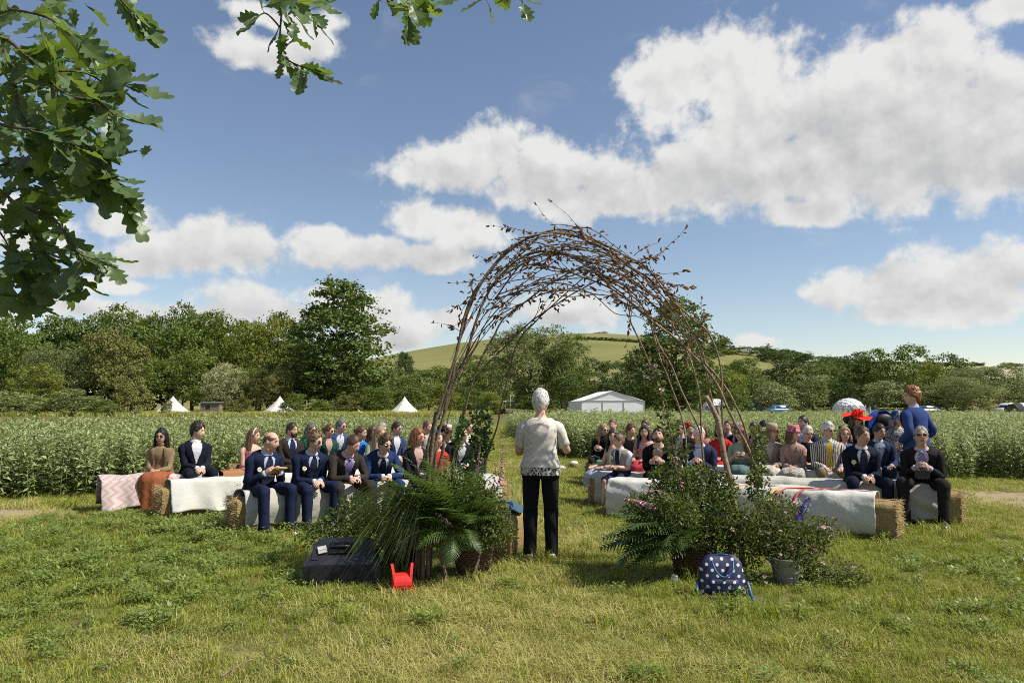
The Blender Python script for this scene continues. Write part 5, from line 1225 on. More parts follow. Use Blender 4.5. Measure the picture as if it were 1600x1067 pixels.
def open_coat(o, s, Js, HM, tpt, fr):
    g = MB()
    for q in (-1, 1): g.grid([[tpt(d, q*a, .026) for a in (.35, .8, 1.3, 1.8, 2.4, 3.14)] for d in (-.10, 0, .1, .2, .3, .38, .44)], flip=q > 0)
    g.jitter(.006, 12, 2); c = g.build('overshirt', cl((.17, .12, .065)), o); c.modifiers.new('t', 'SOLIDIFY').thickness = .008
    g = MB(); G = []
    for k in np.linspace(0, 1, 9): G.append([(x*(1+.25*k), -.10-.05*k+.02*math.sin(x*40), seat_-.0-.30*k) for x in np.linspace(-.17, .17, 9)])
    g.grid(G); c = g.build('coat_tail', cl((.17, .12, .065)), o); c.modifiers.new('t', 'SOLIDIFY').thickness = .008
seat_ = .44
L_, R_ = 35, -36
# front left bench
person('groomsman with receding hair in navy suit holding a booklet, outermost on the front left bench', 428, 9, 48, row='L1', lean=24, hy=32, hp=2, hair=('bald', 'brown'), skin='pink', top=('jacket', NAVY), shirt=SKYB, tie=(.022, .026, .05), arms='hold', flower=True, extra=booklet, spread=.06, s=.98, group='men on the front left bench')
person('groomsman with curly hair and sunglasses in navy suit on the front left bench', 496, 9, 42, row='L1', lean=26, hy=25, hp=-2, hair=('curly', 'lbrown'), skin='fair', top=('jacket', NAVY), shirt=SKYB, tie=(.020, .022, .04), glasses='dark', flower=True, spread=.08, knee_y=.44, group='men on the front left bench')
person('man in brown suit with lilac shirt and striped purple tie on the front left bench', 554, 9.4, 38, row='L1', lean=36, hy=30, hp=8, hair=('short', 'brown'), skin='pink', top=('jacket', (.032, .026, .022)), shirt=LIL, tie=(.07, .05, .16), arms='elbows', extra=watch, spread=.09, group='men on the front left bench')
person('young man in blue suit looking down with clasped hands on the front left bench', 604, 9.7, 25, row='L1', lean=36, hy=20, hp=-2, hair=('curly', 'brown'), skin='fair', top=('jacket', BLUE), shirt=WHT, tie=(.015, .016, .03), arms='elbows', glasses='dark', spread=.08, s=.93, group='men on the front left bench')
person('woman with red hair and red glasses in black floral top on the front left bench', 655, 10, 30, 'w', row='L1', lean=6, hy=28, hair=('bob', 'ginger'), skin='fair', top=('jacket', (.014, .012, .012)), shirt=(.45, .30, .25), legs=('skirt', (.015, .013, .014)), glasses=(.35, .03, .02))
person('woman in bright red dress with dark hair and blue fascinator behind the left arch pole', 686, 10.2, 30, 'w', row='L1', lean=12, hy=20, hp=-14, hair=('long', 'auburn'), top=('dress', (.52, .035, .022)), legs=('skirt', (.52, .035, .022)), sleeve=.45, hat=('fascinator', (.02, .10, .34)), s=.90)
# third left bench
person('woman in sunglasses with long black hair, brown overshirt and rust skirt on the zigzag throw', 253, 10.5, 12, 'w', row='L3', lean=4, hy=-4, hair=('long', 'black'), skin='mid', top=('shirt', (.20, .145, .08)), legs=('skirt', (.26, .085, .035), 'cloth', .05), glasses='dark', s=.93, extra=open_coat, arms='clasp')
person('young man in navy suit without tie turning his face right on the third left bench', 312, 10.8, 38, row='L3', lean=8, hy=48, hair=('curly', 'dark'), skin='fair', top=('jacket', DNAVY), shirt=WHT, arms='clasp', spread=.05, s=.99)
person('woman in strapless pink dress with white headband on the third left bench', 400, 11.2, 50, 'w', row='L3', lean=10, hy=35, hair=('long', 'lbrown'), skin='fair', top=('strapless', (.50, .17, .24)), legs=('skirt', (.50, .17, .24)), hat=('band', (.6, .58, .55)), s=.91, arms='cross')
person('bearded man in brown suit with navy tie on the third left bench', 458, 11.5, 40, row='L3', lean=6, hy=30, hair=('short', 'dark'), skin='mid', top=('jacket', BRN), shirt=SKYB, tie=(.016, .02, .05), arms='clasp', beard=True, s=.97)
# rows behind on the left
GL = [('grey-haired woman in green behind the curly-haired groomsman', 487, 13.6, 'w', ('bob', 'greydark'), ('top', (.03, .17, .11)), None, None, .93, 30),
 ('woman with short auburn hair in dark green jacket behind the groomsmen', 515, 12.6, 'w', ('bun', 'auburn'), ('jacket', (.015, .055, .045)), None, 'dark', .93, 35),
 ('man in dark sunglasses and blue shirt behind the groomsmen', 533, 13.4, 'm', ('short', 'greydark'), ('jacket', (.03, .06, .16)), None, 'dark', 1.0, 35),
 ('woman in royal blue sleeveless dress behind the man with the purple tie', 565, 12.3, 'w', ('bun', 'brown'), ('dress', (.012, .16, .50)), None, None, .93, 38),
 ('woman with long brown hair and sunglasses next to the royal blue dress', 583, 12.5, 'w', ('long', 'brown'), ('top', (.35, .28, .22)), None, 'dark', .88, 10),
 ('older woman with grey blond hair and dark glasses in the rear left row', 597, 13.8, 'w', ('bob', 'grey'), ('top', (.30, .29, .27)), None, 'dark', .95, 30),
 ('woman with long blond hair hidden behind the young man in blue', 594, 12.2, 'w', ('long', 'blond'), ('top', (.33, .34, .26)), None, None, .92, 30),
 ('man in navy jacket with blue mirrored sunglasses in the rear left row', 620, 12.9, 'm', ('short', 'dark'), ('jacket', (.03, .045, .12)), None, (.02, .06, .30), .95, 30),
 ('man in a black flat cap and sunglasses behind the left arch pole', 691, 11.4, 'm', ('short', 'dark'), ('jacket', (.012, .012, .014)), ('cap', (.012, .012, .012)), 'dark', .95, 30),
 ('guest in a pale floral sun hat behind the man in the black cap', 699, 12.6, 'w', ('bob', 'brown'), ('top', (.42, .30, .26)), ('brim', (.50, .42, .38), 4), None, .93, 15),
 ('grey-haired man in dark jacket bending forward beside the left ivy', 722, 11.2, 'm', ('short', 'greydark'), ('jacket', (.014, .014, .016)), None, None, .95, 25),
 ('dark-haired man seen through the ivy at the aisle end of the left rows', 731, 12.8, 'm', ('short', 'dark'), ('jacket', (.03, .05, .03)), None, None, .97, 25),
 ('man in pale shirt standing out behind the red-haired woman', 668, 13.6, 'm', ('short', 'lbrown'), ('shirt', (.40, .38, .34)), None, None, .95, 25)]
for lb, u, Y, sx, hr_, tp, ht, gl, s, hy in GL:
    person(lb, u, Y, L_+int(u) % 9-4, sx, s=s, lean=8+(int(u)*7) % 17 if 'bending' not in lb else 30, hy=hy, hp=-18 if 'bending' in lb else 0, hair=hr_, skin=('fair', 'mid', 'pink')[int(u) % 3], top=tp, shirt=WHT if sx == 'm' else (.45, .30, .22), tie=None, legs=('trousers', (.03, .03, .035)) if sx == 'm' else ('skirt', tp[1]), glasses=gl, hat=ht, sleeve=.3 if tp[0] == 'dress' else 1.0, arms='lap' if sx == 'w' else 'clasp', seat=.40)
# right side, front rows
person('boy in grey waistcoat, tie and shorts at the aisle end of the second right bench', 966, 10.75, -38, lean=6, hy=-40, hair=('short', 'lbrown'), skin='fair', top=('waistcoat', (.24, .23, .20)), shirt=WHT, tie=(.02, .025, .06), legs=('shorts', (.02, .025, .05)), s=.78, arms='cross', flower=True, seat=.40, knee_y=.40, foot=.06, shoes=(.06, .055, .05))
person('bearded man in black suit looking down at his hands on the second right bench', 1026, 11.3, -20, row='R2', lean=26, hy=8, hp=-26, hair=('short', 'dark'), skin='mid', top=('jacket', BLK), shirt=(.45, .32, .28), tie=(.3, .25, .2), arms='read', beard=True, extra=None)
person('woman with bare shoulders, dark hair and light blue skirt beside the aisle', 957, 11.2, -62, 'w', lean=6, hy=55, hair=('long', 'dark'), skin='fair', top=('strapless', (.45, .30, .20)), legs=('skirt', (.13, .24, .45), 'floral'), s=.90, arms='lap')
person('woman with long blond hair and sunglasses in black near the aisle', 942, 13.8, -25, 'w', lean=10, hy=60, hair=('long', 'blond'), top=('jacket', BLK), shirt=BLK, legs=('trousers', (.02, .02, .022)), glasses='dark', s=.93, arms='read')
person('white-haired man in navy jacket half hidden by the right flower arrangement', 1091, 11.0, -25, row='R2', lean=20, hy=20, hp=-10, hair=('crop', 'white'), skin='pink', top=('jacket', (.02, .025, .06)), shirt=SKYB, arms='read')
person('groomsman in dark navy suit with floral tie and buttonhole on the second right bench', 1347, 9.7, -8, row='R2', lean=20, hy=26, hp=-8, hair=('short', 'brown'), skin='tan', top=('jacket', DNAVY), shirt=WHT, tie=(.03, .03, .06), arms='clasp', flower=True, spread=.09, extra=watch, s=1.0)
person('grey-haired man in sunglasses and black pinstripe suit threading a strap at the bench\'s right end', 1437, 9.4, -30, row='R2', lean=24, hy=8, hp=-20, hair=('short', 'grey'), skin='tan', top=('jacket', (.016, .014, .014)), shirt=LIL, tie=(.06, .06, .13), arms='read', glasses='dark', extra=camera_strap, spread=.10, s=1.02, shoes=(.03, .028, .03))
# third right bench
person('woman in mint top with very long auburn hair clapping behind the right arch poles', 1155, 11.3, -22, 'w', row='R3', lean=14, hy=-30, hp=-6, hair=('long', 'auburn'), skin='fair', top=('top', (.26, .33, .24)), legs=('skirt', (.10, .16, .15), 'cloth', .1), glasses='dark', arms='hold', sleeve=.5, s=.95)
person('woman in a beige sun hat and taupe shawl on the third right bench', 1204, 11.0, -30, 'w', row='R3', lean=4, hy=60, hair=('bob', 'blond'), skin='pink', top=('jacket', (.21, .165, .12)), shirt=(.40, .33, .27), legs=('skirt', (.45, .42, .37), 'cloth', .35), hat=('brim', (.36, .29, .20), -4), arms='lap', s=.97)
person('woman in a pink hat and checked rose jacket on the third right bench', 1238, 10.8, -24, 'w', row='R3', lean=8, hy=58, hp=-4, hair=('bob', 'lbrown'), skin='pink', top=('jacket', (.27, .17, .14), 'tweed'), shirt=(.34, .22, .17), legs=('skirt', (.14, .11, .08), 'floral', .2), hat=('pill', (.46, .16, .20), -2), arms='clasp', s=.95)
person('white-haired man in striped blazer and yellow tie on the third right bench', 1293, 10.6, -12, row='R3', lean=4, hy=30, hair=('crop', 'white'), skin='pink', top=('jacket', (.07, .045, .04), 'stripe'), shirt=SKYB, tie=(.52, .36, .05), legs=('trousers', (.20, .155, .09)), arms='lap', spread=.05, glasses=(.04, .03, .03), s=1.0)
person('blond older woman with glasses in blue behind the groomsman\'s shoulder', 1318, 11.6, -20, 'w', lean=14, hy=10, hp=-12, hair=('bob', 'blond'), skin='pink', top=('top', (.05, .10, .24)), legs=('skirt', (.05, .08, .16)), glasses=(.10, .08, .06), s=.93)
person('white-haired laughing woman in black lace top behind the striped blazer', 1261, 11.9, -20, 'w', lean=6, hy=15, hair=('crop', 'white'), skin='pink', top=('top', (.016, .022, .022)), legs=('skirt', BLK), glasses=(.08, .08, .08), s=.93, sleeve=.6)
person('man in navy jacket sitting directly behind the groomsman on the right', 1372, 11.2, -14, lean=14, hy=30, hair=('short', 'dark'), skin='tan', top=('jacket', (.018, .028, .06)), shirt=SKYB, arms='lap', s=.98)
GR = [('man seen behind the blond woman in black by the aisle', 957, 14.6, 'm', ('short', 'lbrown'), ('jacket', (.06, .05, .05)), None, None, .97, 10),
 ('woman with curly auburn hair facing away behind the boy', 985, 13.4, 'w', ('curly', 'auburn'), ('top', (.05, .04, .035)), None, None, .92, 70),
 ('smiling woman with long dark hair in a red patterned dress behind the reading man', 1006, 12.4, 'w', ('long', 'dark'), ('dress', (.42, .045, .06), 'floral'), None, None, .93, 20),
 ('man whose head shows behind the red patterned dress', 1008, 14.2, 'm', ('short', 'brown'), ('jacket', (.03, .03, .035)), None, None, .97, 10),
 ('man in black jacket between the right arch rods', 1063, 12.6, 'm', ('short', 'dark'), ('jacket', BLK), None, None, .97, 15),
 ('woman with a red flower in her hair behind the right arch rods', 1078, 13.4, 'w', ('bun', 'brown'), ('top', (.30, .10, .08)), ('fascinator', (.50, .03, .03)), None, .93, 20),
 ('woman with auburn hair in pink behind the white-haired man', 1095, 13.2, 'w', ('bob', 'auburn'), ('dress', (.40, .16, .12)), None, None, .92, 10),
 ('woman in a red cardigan behind the thick right arch pole', 1124, 12.9, 'w', ('bob', 'dark'), ('top', (.44, .025, .03)), None, None, .93, -10),
 ('grey-haired guest with glasses behind the woman in mint', 1150, 13.6, 'm', ('short', 'greydark'), ('jacket', BLK), None, 'dark', .95, -20),
 ('man with dark brown hair left of the beige sun hat', 1177, 13.4, 'm', ('short', 'dark'), ('jacket', (.03, .025, .025)), None, None, .93, -10),
 ('man in black suit directly behind the beige sun hat', 1193, 13.1, 'm', ('short', 'black'), ('jacket', BLK), None, None, .98, -60),
 ('man in navy suit sitting tall behind the white-haired woman', 1254, 13.0, 'm', ('short', 'dark'), ('jacket', (.02, .022, .045)), None, None, 1.06, -25),
 ('man with brown hair low behind the mint top', 1136, 14.2, 'm', ('short', 'brown'), ('jacket', (.05, .04, .04)), None, None, .95, 10)]
for lb, u, Y, sx, hr_, tp, ht, gl, s, hy in GR:
    person(lb, u, Y, R_+(int(u) % 9)-4, sx, s=s, lean=5+(int(u)*7) % 19, hp=-((int(u)*5) % 14), hr=((int(u)*3) % 13)-6, hy=hy, hair=hr_, skin=('fair', 'mid', 'pink')[int(u) % 3], top=tp, shirt=LIL if sx == 'm' else (.45, .30, .22), tie=None, legs=('trousers', (.03, .03, .035)) if sx == 'm' else ('skirt', tp[1]), glasses=gl, hat=ht, sleeve=.3 if tp[0] == 'dress' else 1.0, arms='lap' if sx == 'w' else 'clasp', seat=.40)
# wheelchair users
M_chair = mat('black_vinyl', (.015, .015, .016), .5); M_grey = mat('grey_plastic', (.32, .32, .33), .5)
def wheelchair(p, rz, label, cover=None):
    o = thing('wheelchair', label, 'wheelchair', p, rz, 'powered wheelchairs')
    mb = MB(); mb.box((0, .02, .47), (.48, .50, .09)); mb.build('seat', M_chair, o, False)
    mb = MB(); mb.box((0, -.26, .80), (.46, .09, .62), rot=Matrix.Rotation(-.12, 3, 'X')); mb.build('backrest', M_chair, o, False)
    mb = MB(); mb.ell((0, -.30, 1.22), (.15, .05, .10)); mb.tube([(0, -.31, .95), (0, -.33, 1.2)], .015); mb.build('headrest', M_chair, o)
    if cover:
        mb = MB(); G = []
        for z in np.linspace(.55, 1.36, 9): w = .27*(1 if z < 1.1 else math.sqrt(max(.02, 1-((z-1.1)/.27)**2))); G.append([(w*math.cos(a), -.32-.10*math.sin(a)+.01*mn.noise(Vector((a*4, z*9, 1)))-(z-.55)*.12, z) for a in np.linspace(-.5, math.pi+.5, 14)])
        mb.grid(G, flip=True); c = mb.build('blue_cover', cl(cover), o); c.modifiers.new('t', 'SOLIDIFY').thickness = .02
    for s in (-1, 1):
        mb = MB(); mb.box((s*.28, -.02, .68), (.07, .36, .045)); mb.box((s*.28, -.16, .56), (.03, .03, .22)); mb.build('armrest', M_chair, o, False)
        w_ = link('drive_wheel', None, o, loc=(s*.30, -.08, .19), rot=(0, math.pi/2, 0)); mb = MB(); mb.lathe([(.12, -.045), (.18, -.045), (.19, -.02), (.19, .02), (.18, .045), (.12, .045)], n=20); mb.build('tyre', M_tyre, w_)
        mb = MB(); mb.lathe([(.02, -.05), (.12, -.04), (.12, .04), (.02, .05)], n=12); mb.build('hub', M_grey, w_, False)
        mb = MB(); mb.grid([[(s*.30+q*.06, -.08+.215*math.cos(a), .19+.215*math.sin(a)) for q in (-1, 1)] for a in np.linspace(.5, 2.7, 9)]); f = mb.build('mudguard', M_grey, o); f.modifiers.new('t', 'SOLIDIFY').thickness = .015
        mb = MB(); mb.tube([(s*.15, .25, .45), (s*.15, .48, .14), (s*.15, .62, .10)], .016); mb.build('leg_rest', M_grey, o)
        mb = MB(); mb.lathe([(.02, -.02), (.075, -.02), (.075, .02), (.02, .02)], (0, 0, 0), 14); mb.build('caster', M_tyre, o, True, loc=(s*.22, .34, .075), rot=(0, math.pi/2, 0))
    mb = MB(); mb.box((0, -.05, .28), (.42, .52, .22)); mb.build('base', M_chair, o, False)
    mb = MB(); mb.tube([(.28, .16, .70), (.28, .16, .78)], .012); mb.ell((.28, .16, .79), (.022, .022, .022)); mb.build('joystick', M_chair, o)
pr = person('woman in a wide scarlet hat and sunglasses seated in a powered wheelchair', 1338, 12.3, -14, 'w', lean=0, hy=28, hair=('bob', 'lbrown'), skin='pink', top=('jacket', (.025, .012, .014)), shirt=(.30, .22, .2), legs=('trousers', BLK), hat=('wide', (.62, .030, .020), -10), glasses='dark', seat=.55, s=1.0, arms='lap')
wheelchair(pr.location, pr.rotation_euler.z, 'powered wheelchair with black headrest under the woman in the scarlet hat')
pb = person('woman in a navy hat and dark blue dotted dress seated in a powered wheelchair', 1402, 11.9, 2, 'w', lean=2, hy=10, hair=('bob', 'grey'), skin='pink', top=('dress', (.022, .028, .07), 'dotted'), legs=('skirt', (.022, .028, .07), 'dotted', .2), hat=('cloche', (.02, .045, .16), 6), glasses=(.15, .12, .10), seat=.57, s=1.0, arms='cross', sleeve=.55)
wheelchair(pb.location+Vector((-.03, 0, 0)), pb.rotation_euler.z, 'powered wheelchair with blue back cover beside the standing man', (.015, .045, .21))
person('tall man with bushy ginger hair in a blue suit standing beside the wheelchair', 1425, 10.6, -150, stand=True, lean=3, hy=52, hp=-4, hair=('big', 'ginger'), skin='fair', top=('jacket', (.028, .052, .17)), shirt=SKYB, legs=('trousers', (.03, .045, .11)), arms='beside', s=1.02)
# officiant, back to the camera
def officiant_extra(o, s, Js, HM, tpt, fr):
    w = Js['r'][2]*s; b = MB(); b.box(w+Vector((.0, .06, .03)), (.11, .010, .16), rot=Matrix.Rotation(R(-40), 3, 'X') @ Matrix.Rotation(R(25), 3, 'Z')); b.build('booklet', M_pap, o, False)
    h = MB(); ds = (-.085, -.06, -.035, -.01); rings = []
    for d in ds: p, X, Fw = fr(d); rings.append((p*s, X*.196*s, Fw*.148*s))
    h.loft(rings, 0, 24, False); h.jitter(.006, 14, 3); h.build('lace_hem', cl((.020, .020, .022), 'lace'), o)
person('officiant with short grey hair in cream patterned blouse and black trousers, back to the camera', 845, 7.15, 176, 'w', stand=True, lean=2, hy=-16, hp=-6, hair=('crop', 'silver'), skin='pink', top=('blouse', (.62, .565, .51), 'brocade'), legs=('trousers', (.012, .012, .013)), shoes=(.50, .42, .32), arms='hold', sleeve=.44, s=.98, glasses=(.05, .03, .03), extra=officiant_extra, group='officiant', reach={'r': (.19, .29, 1.12), 'l': (-.14, .28, 1.08)})
# tiny figures by the far dome
FG = [('far figure in dark suit standing nearest the dome', 1341, (.02, .03, .07), 'm'), ('far figure in blue dress, second from the dome', 1347, (.10, .18, .38), 'w'), ('far figure in navy, third from the dome', 1352, (.03, .05, .12), 'm'), ('far figure in pale blue dress, fourth from the dome', 1359, (.24, .32, .45), 'w'), ('far figure in blue, furthest right by the dome', 1368, (.05, .09, .2), 'w')]
for k, (lb, u, c, sx) in enumerate(FG): person(lb, u, 117, 20*k-40, sx, stand=True, lean=0, hair=('short' if sx == 'm' else 'long', ('dark', 'blond', 'brown')[k % 3]), top=('jacket' if sx == 'm' else 'dress', c), legs=('trousers', c) if sx == 'm' else ('skirt', c, 'cloth', .2), arms='side', lod=1, group='far figures by the dome', s=1.0 if sx == 'm' else .94)
person('small far figure in salmon pink in front of the dome', 1318, 112, 0, 'w', stand=True, lean=0, hair=('bob', 'brown'), top=('dress', (.45, .18, .14)), legs=('skirt', (.45, .18, .14), 'cloth', .3), arms='side', lod=1, s=.85, group='far figures by the dome')
# ================================================================ rustic arch
def smooth_path(P, n=5):
    P = [Vector(p) for p in P]; out = []
    for i in range(len(P)-1):
        p0, p1, p2, p3 = P[max(i-1, 0)], P[i], P[i+1], P[min(i+2, len(P)-1)]
        for k in range(n):
            t = k/n; out.append(.5*((2*p1)+(p2-p0)*t+(2*p0-5*p1+4*p2-p3)*t*t+(3*p1-p0-3*p2+p3)*t**3))
    return out+[P[-1]]
M_rod = mat('hazel_bark', (.165, .115, .072), .75, (.085, .06, .04), 26, .5, 60, spec=.25); M_rod2 = mat('pale_rod', (.30, .22, .14), .7, (.17, .12, .078), 22, .5, 60, spec=.25); M_cut = mat('sawn_end', (.48, .37, .22), .8)
M_dead = leafmat('dead_leaf', (.09, .052, .026), (.27, .155, .07), .65, .3, .25, rnd=.0)
arch = thing('willow_arch', 'tall arch of bent rods with withered brown leaves over the aisle', 'arch', (0.2, 6.5, 0))
AO = Vector((.2, 6.5, 0)); rr = random.Random(21); RODS = []
def rod(px, Y0, Y1, r0, r1, m=None, name='rod'):
    n = len(px); P = [at(u, v, Y0+(Y1-Y0)*i/(n-1))-AO for i, (u, v) in enumerate(px)]
    P = smooth_path(P, 5); k = len(P)
    P = [p+Vector(mn.noise_vector(p*1.7+Vector((0, 0, len(RODS)*3.3))))*.045*min(1, i/6) + Vector(mn.noise_vector(p*5.5+Vector((len(RODS)*1.7, 0, 0))))*.014*min(1, i/6) for i, p in enumerate(P)]
    mb = MB(); mb.tube(P, [(r0+(r1-r0)*i/(k-1))*(1+.12*mn.noise(Vector((i*.7, len(RODS), 0)))) for i in range(k)], 0, 7); mb.build(name, m or M_rod, arch); RODS.append(P); return P
base = [([(648, 900), (667, 745), (688, 635), (712, 540), (742, 455), (790, 392), (862, 368), (935, 385), (1005, 425), (1060, 470)], 6.25, 6.6, .021, .007),
 ([(672, 900), (677, 745), (700, 640), (729, 545), (765, 445), (826, 398), (900, 402), (965, 428), (1030, 470)], 6.35, 6.7, .020, .007),
 ([(655, 900), (672, 742), (697, 625), (722, 530), (760, 430), (820, 372), (890, 358), (960, 388)], 6.3, 6.5, .018, .006),
 ([(700, 890), (712, 735), (736, 610), (768, 525), (815, 475), (875, 432), (945, 405), (1010, 410)], 6.5, 6.6, .013, .006),
 ([(695, 890), (706, 740), (722, 660), (748, 585), (800, 530), (860, 480), (930, 440), (985, 430)], 6.7, 6.7, .012, .005),
 ([(735, 880), (750, 745), (778, 670), (793, 600), (812, 540), (842, 495), (885, 455), (930, 420)], 6.9, 6.7, .012, .005),
 ([(1190, 760), (1165, 690), (1140, 648), (1112, 592), (1062, 535), (1005, 487), (950, 440), (872, 392), (800, 372)], 6.9, 6.5, .019, .006),
 ([(1185, 790), (1178, 712), (1152, 640), (1118, 592), (1072, 545), (1020, 500), (960, 455), (895, 425), (830, 415), (770, 425)], 7.0, 6.5, .016, .006),
 ([(1128, 720), (1128, 640), (1126, 575), (1108, 525), (1083, 500), (1052, 470), (1010, 420), (950, 385), (880, 366), (810, 372)], 6.9, 6.4, .013, .006),
 ([(1105, 760), (1097, 690), (1086, 600), (1066, 530), (1032, 488), (990, 452), (930, 432)], 7.0, 6.6, .013, .006),
 ([(1100, 740), (1092, 675), (1060, 600), (1030, 540), (1012, 490), (985, 452), (930, 425), (860, 420)], 6.8, 6.6, .013, .006),
 ([(1075, 760), (1066, 665), (1040, 580), (1016, 510), (997, 470), (960, 440), (900, 415)], 6.7, 6.6, .012, .005),
 ([(1060, 740), (1043, 655), (1012, 560), (990, 512), (984, 498), (978, 470)], 6.6, 6.5, .011, .007),
 ([(1150, 800), (1118, 660), (1098, 560), (1072, 500), (1050, 458), (1000, 415), (940, 395), (870, 392), (790, 415)], 6.85, 6.5, .014, .006)]
for a in base: rod(a[0], a[1], a[2], a[3]*.74, a[4], M_rod2 if a[0][0][0] > 1000 else M_rod)
F1 = rod([(1162, 885), (1151, 800), (1133, 712), (1119, 652), (1104, 620)], 6.45, 6.6, .027, .021, M_rod2, 'pole'); c = F1[-1]; d = (F1[-1]-F1[-2]).normalized()
mb = MB(); mb.tube([c-d*.002, c+d*.003], .0225, 0, 8); mb.build('sawn_end', M_cut, arch)
rod([(1140, 880), (1138, 780), (1132, 700), (1122, 640)], 6.5, 6.7, .020, .014, M_rod2, 'pole')
rod([(668, 905), (672, 820), (680, 745), (690, 690)], 6.2, 6.3, .021, .014, M_rod, 'pole'); rod([(654, 905), (662, 800), (672, 700), (684, 640)], 6.25, 6.35, .019, .013, M_rod, 'pole')
rod([(694, 915), (695, 890), (689, 860), (690, 800)], 6.1, 6.3, .016, .014, M_rod, 'stake'); rod([(738, 902), (744, 880), (751, 850), (745, 800)], 6.2, 6.4, .014, .012, M_rod, 'stake'); rod([(660, 905), (664, 850), (668, 800)], 6.15, 6.3, .016, .013, M_rod, 'stake')
def prof_arch(t):      # arch centre line by parameter 0..1 in pixels
    K = [(668, 745), (690, 632), (722, 535), (770, 440), (840, 395), (915, 392), (985, 425), (1045, 485), (1090, 560), (1120, 640)]
    x = t*(len(K)-1); i = min(int(x), len(K)-2); f = x-i; return (K[i][0]+(K[i+1][0]-K[i][0])*f, K[i][1]+(K[i+1][1]-K[i][1])*f)
for k in range(20):
    a, b = (rr.uniform(.05, .35), rr.uniform(.6, .85)) if k % 2 else (rr.uniform(.15, .45), rr.uniform(.72, .98))
    du, dv = rr.uniform(-14, 14), rr.uniform(-40, 72); px = []
    for i in range(8):
        t = a+(b-a)*i/7; u, v = prof_arch(t); w = math.sin(math.pi*i/7); px.append((u+du*.6+rr.uniform(-7, 7), v+dv*(.35+.65*w)+rr.uniform(-6, 6)))
    if k % 3 == 0: px = px[::-1]
    Y = 6.5+rr.uniform(-.22, .25); rod(px, Y, Y+rr.uniform(-.15, .15), rr.uniform(.0045, .0075), .002)
TW_ = []
def twig(p0, d, ln, r0=.0035):
    P = [p0]; v = d.normalized()
    for i in range(6):
        v = (v+Vector((rr.uniform(-.25, .25), rr.uniform(-.25, .25), rr.uniform(-.22, .18)))).normalized(); P.append(P[-1]+v*ln/6)
    mb = MB(); mb.tube(P, [r0*(1-.75*i/6) for i in range(7)], 0, 5); mb.build('twig', M_rod, arch); TW_.append(P)
for k in range(110):
    P = RODS[rr.randrange(len(base))] if k % 3 else RODS[rr.randrange(len(RODS))]; cand = [i for i, p in enumerate(P) if p.z > 2.0]
    if not cand: continue
    i = rr.choice(cand); p = P[i]; tg = (P[min(i+1, len(P)-1)]-P[max(i-1, 0)]).normalized(); out = Vector((p.x*.35, 0, p.z-1.7)).normalized()
    if p.z > 2.75: out = Vector((out.x, 0, .15))
    twig(p, tg*rr.choice((-1, 1))*rr.uniform(.5, 1)+out*rr.uniform(-.1, .5)+Vector((0, rr.uniform(-.3, .3), 0)), rr.uniform(.18, .5))
for (u0, v0), (u1, v1), ln in (((1000, 412), (1090, 382), .5), ((915, 385), (921, 330), .26), ((760, 470), (690, 515), .45), ((770, 430), (712, 455), .4), ((725, 520), (690, 500), .3), ((740, 460), (705, 485), .3), ((990, 400), (1012, 378), .25), ((1030, 440), (1085, 455), .38), ((830, 365), (765, 350), .4), ((1000, 405), (1020, 400), .25), ((860, 352), (930, 345), .4), ((800, 385), (750, 405), .3)):
    p = at(u0, v0, 6.5)-AO; twig(p, at(u1, v1, 6.5)-AO-p, ln, .004)
def leaf_sheet(name, pts, dirs, size, mats, parent, asp=.42, seed=1, curl=.25, kind='stuff', tintf=None, m4=True):
    """many small folded leaves as one mesh"""
    r = np.random.default_rng(seed); n = len(pts); P = np.array(pts, float); D = np.array(dirs, float); D /= np.linalg.norm(D, axis=1)[:, None]+1e-9
    S = np.cross(D, r.normal(size=(n, 3))); S /= np.linalg.norm(S, axis=1)[:, None]+1e-9; N_ = np.cross(D, S); L_ = np.asarray(size)*r.uniform(.65, 1.3, n); L_ = L_[:, None]; w = L_*asp*.5
    V = np.stack([P, P+D*L_*.35+S*w+N_*w*curl, P+D*L_*.75+S*w*.7+N_*w*curl, P+D*L_-N_*L_*curl*.35, P+D*L_*.75-S*w*.7+N_*w*curl, P+D*L_*.35-S*w+N_*w*curl], 1).reshape(-1, 3)
    b = np.arange(n)[:, None]*6; F4 = np.concatenate([b+np.array([[0, 1, 2, 3]]), b+np.array([[0, 3, 4, 5]])], 1).reshape(-1, 4)
    t = r.random(n) if tintf is None else np.clip(np.asarray(tintf)+r.normal(0, .18, n), 0, 1)
    o = link(name, np_mesh(name, V, F4, [mats], None, np.repeat(t, 2), False), parent)
    if kind: o['kind'] = kind
    return o
pts, dirs = [], []
for P in TW_:
    for k in range(rr.randint(5, 11)):
        t = rr.uniform(.15, 1)*5.99; i = int(t); p = P[i].lerp(P[i+1], t-i); tg = (P[i+1]-P[i]).normalized(); pts.append(p); dirs.append(tg*.8+Vector((rr.gauss(0, .5), rr.gauss(0, .5), rr.gauss(-.2, .5))))
for P in RODS:
    for i, p in enumerate(P):
        if p.z > 2.25 and rr.random() < .42:
            for q in range(rr.randint(0, 4)): pts.append(p+Vector((rr.gauss(0, .04), rr.gauss(0, .05), rr.gauss(0, .04)))); dirs.append(Vector((rr.gauss(.2, .7), rr.gauss(0, .5), rr.gauss(-.1, .5))))
leaf_sheet('dry_leaves', pts, dirs, .048, M_dead, arch, .42, 5, .5)

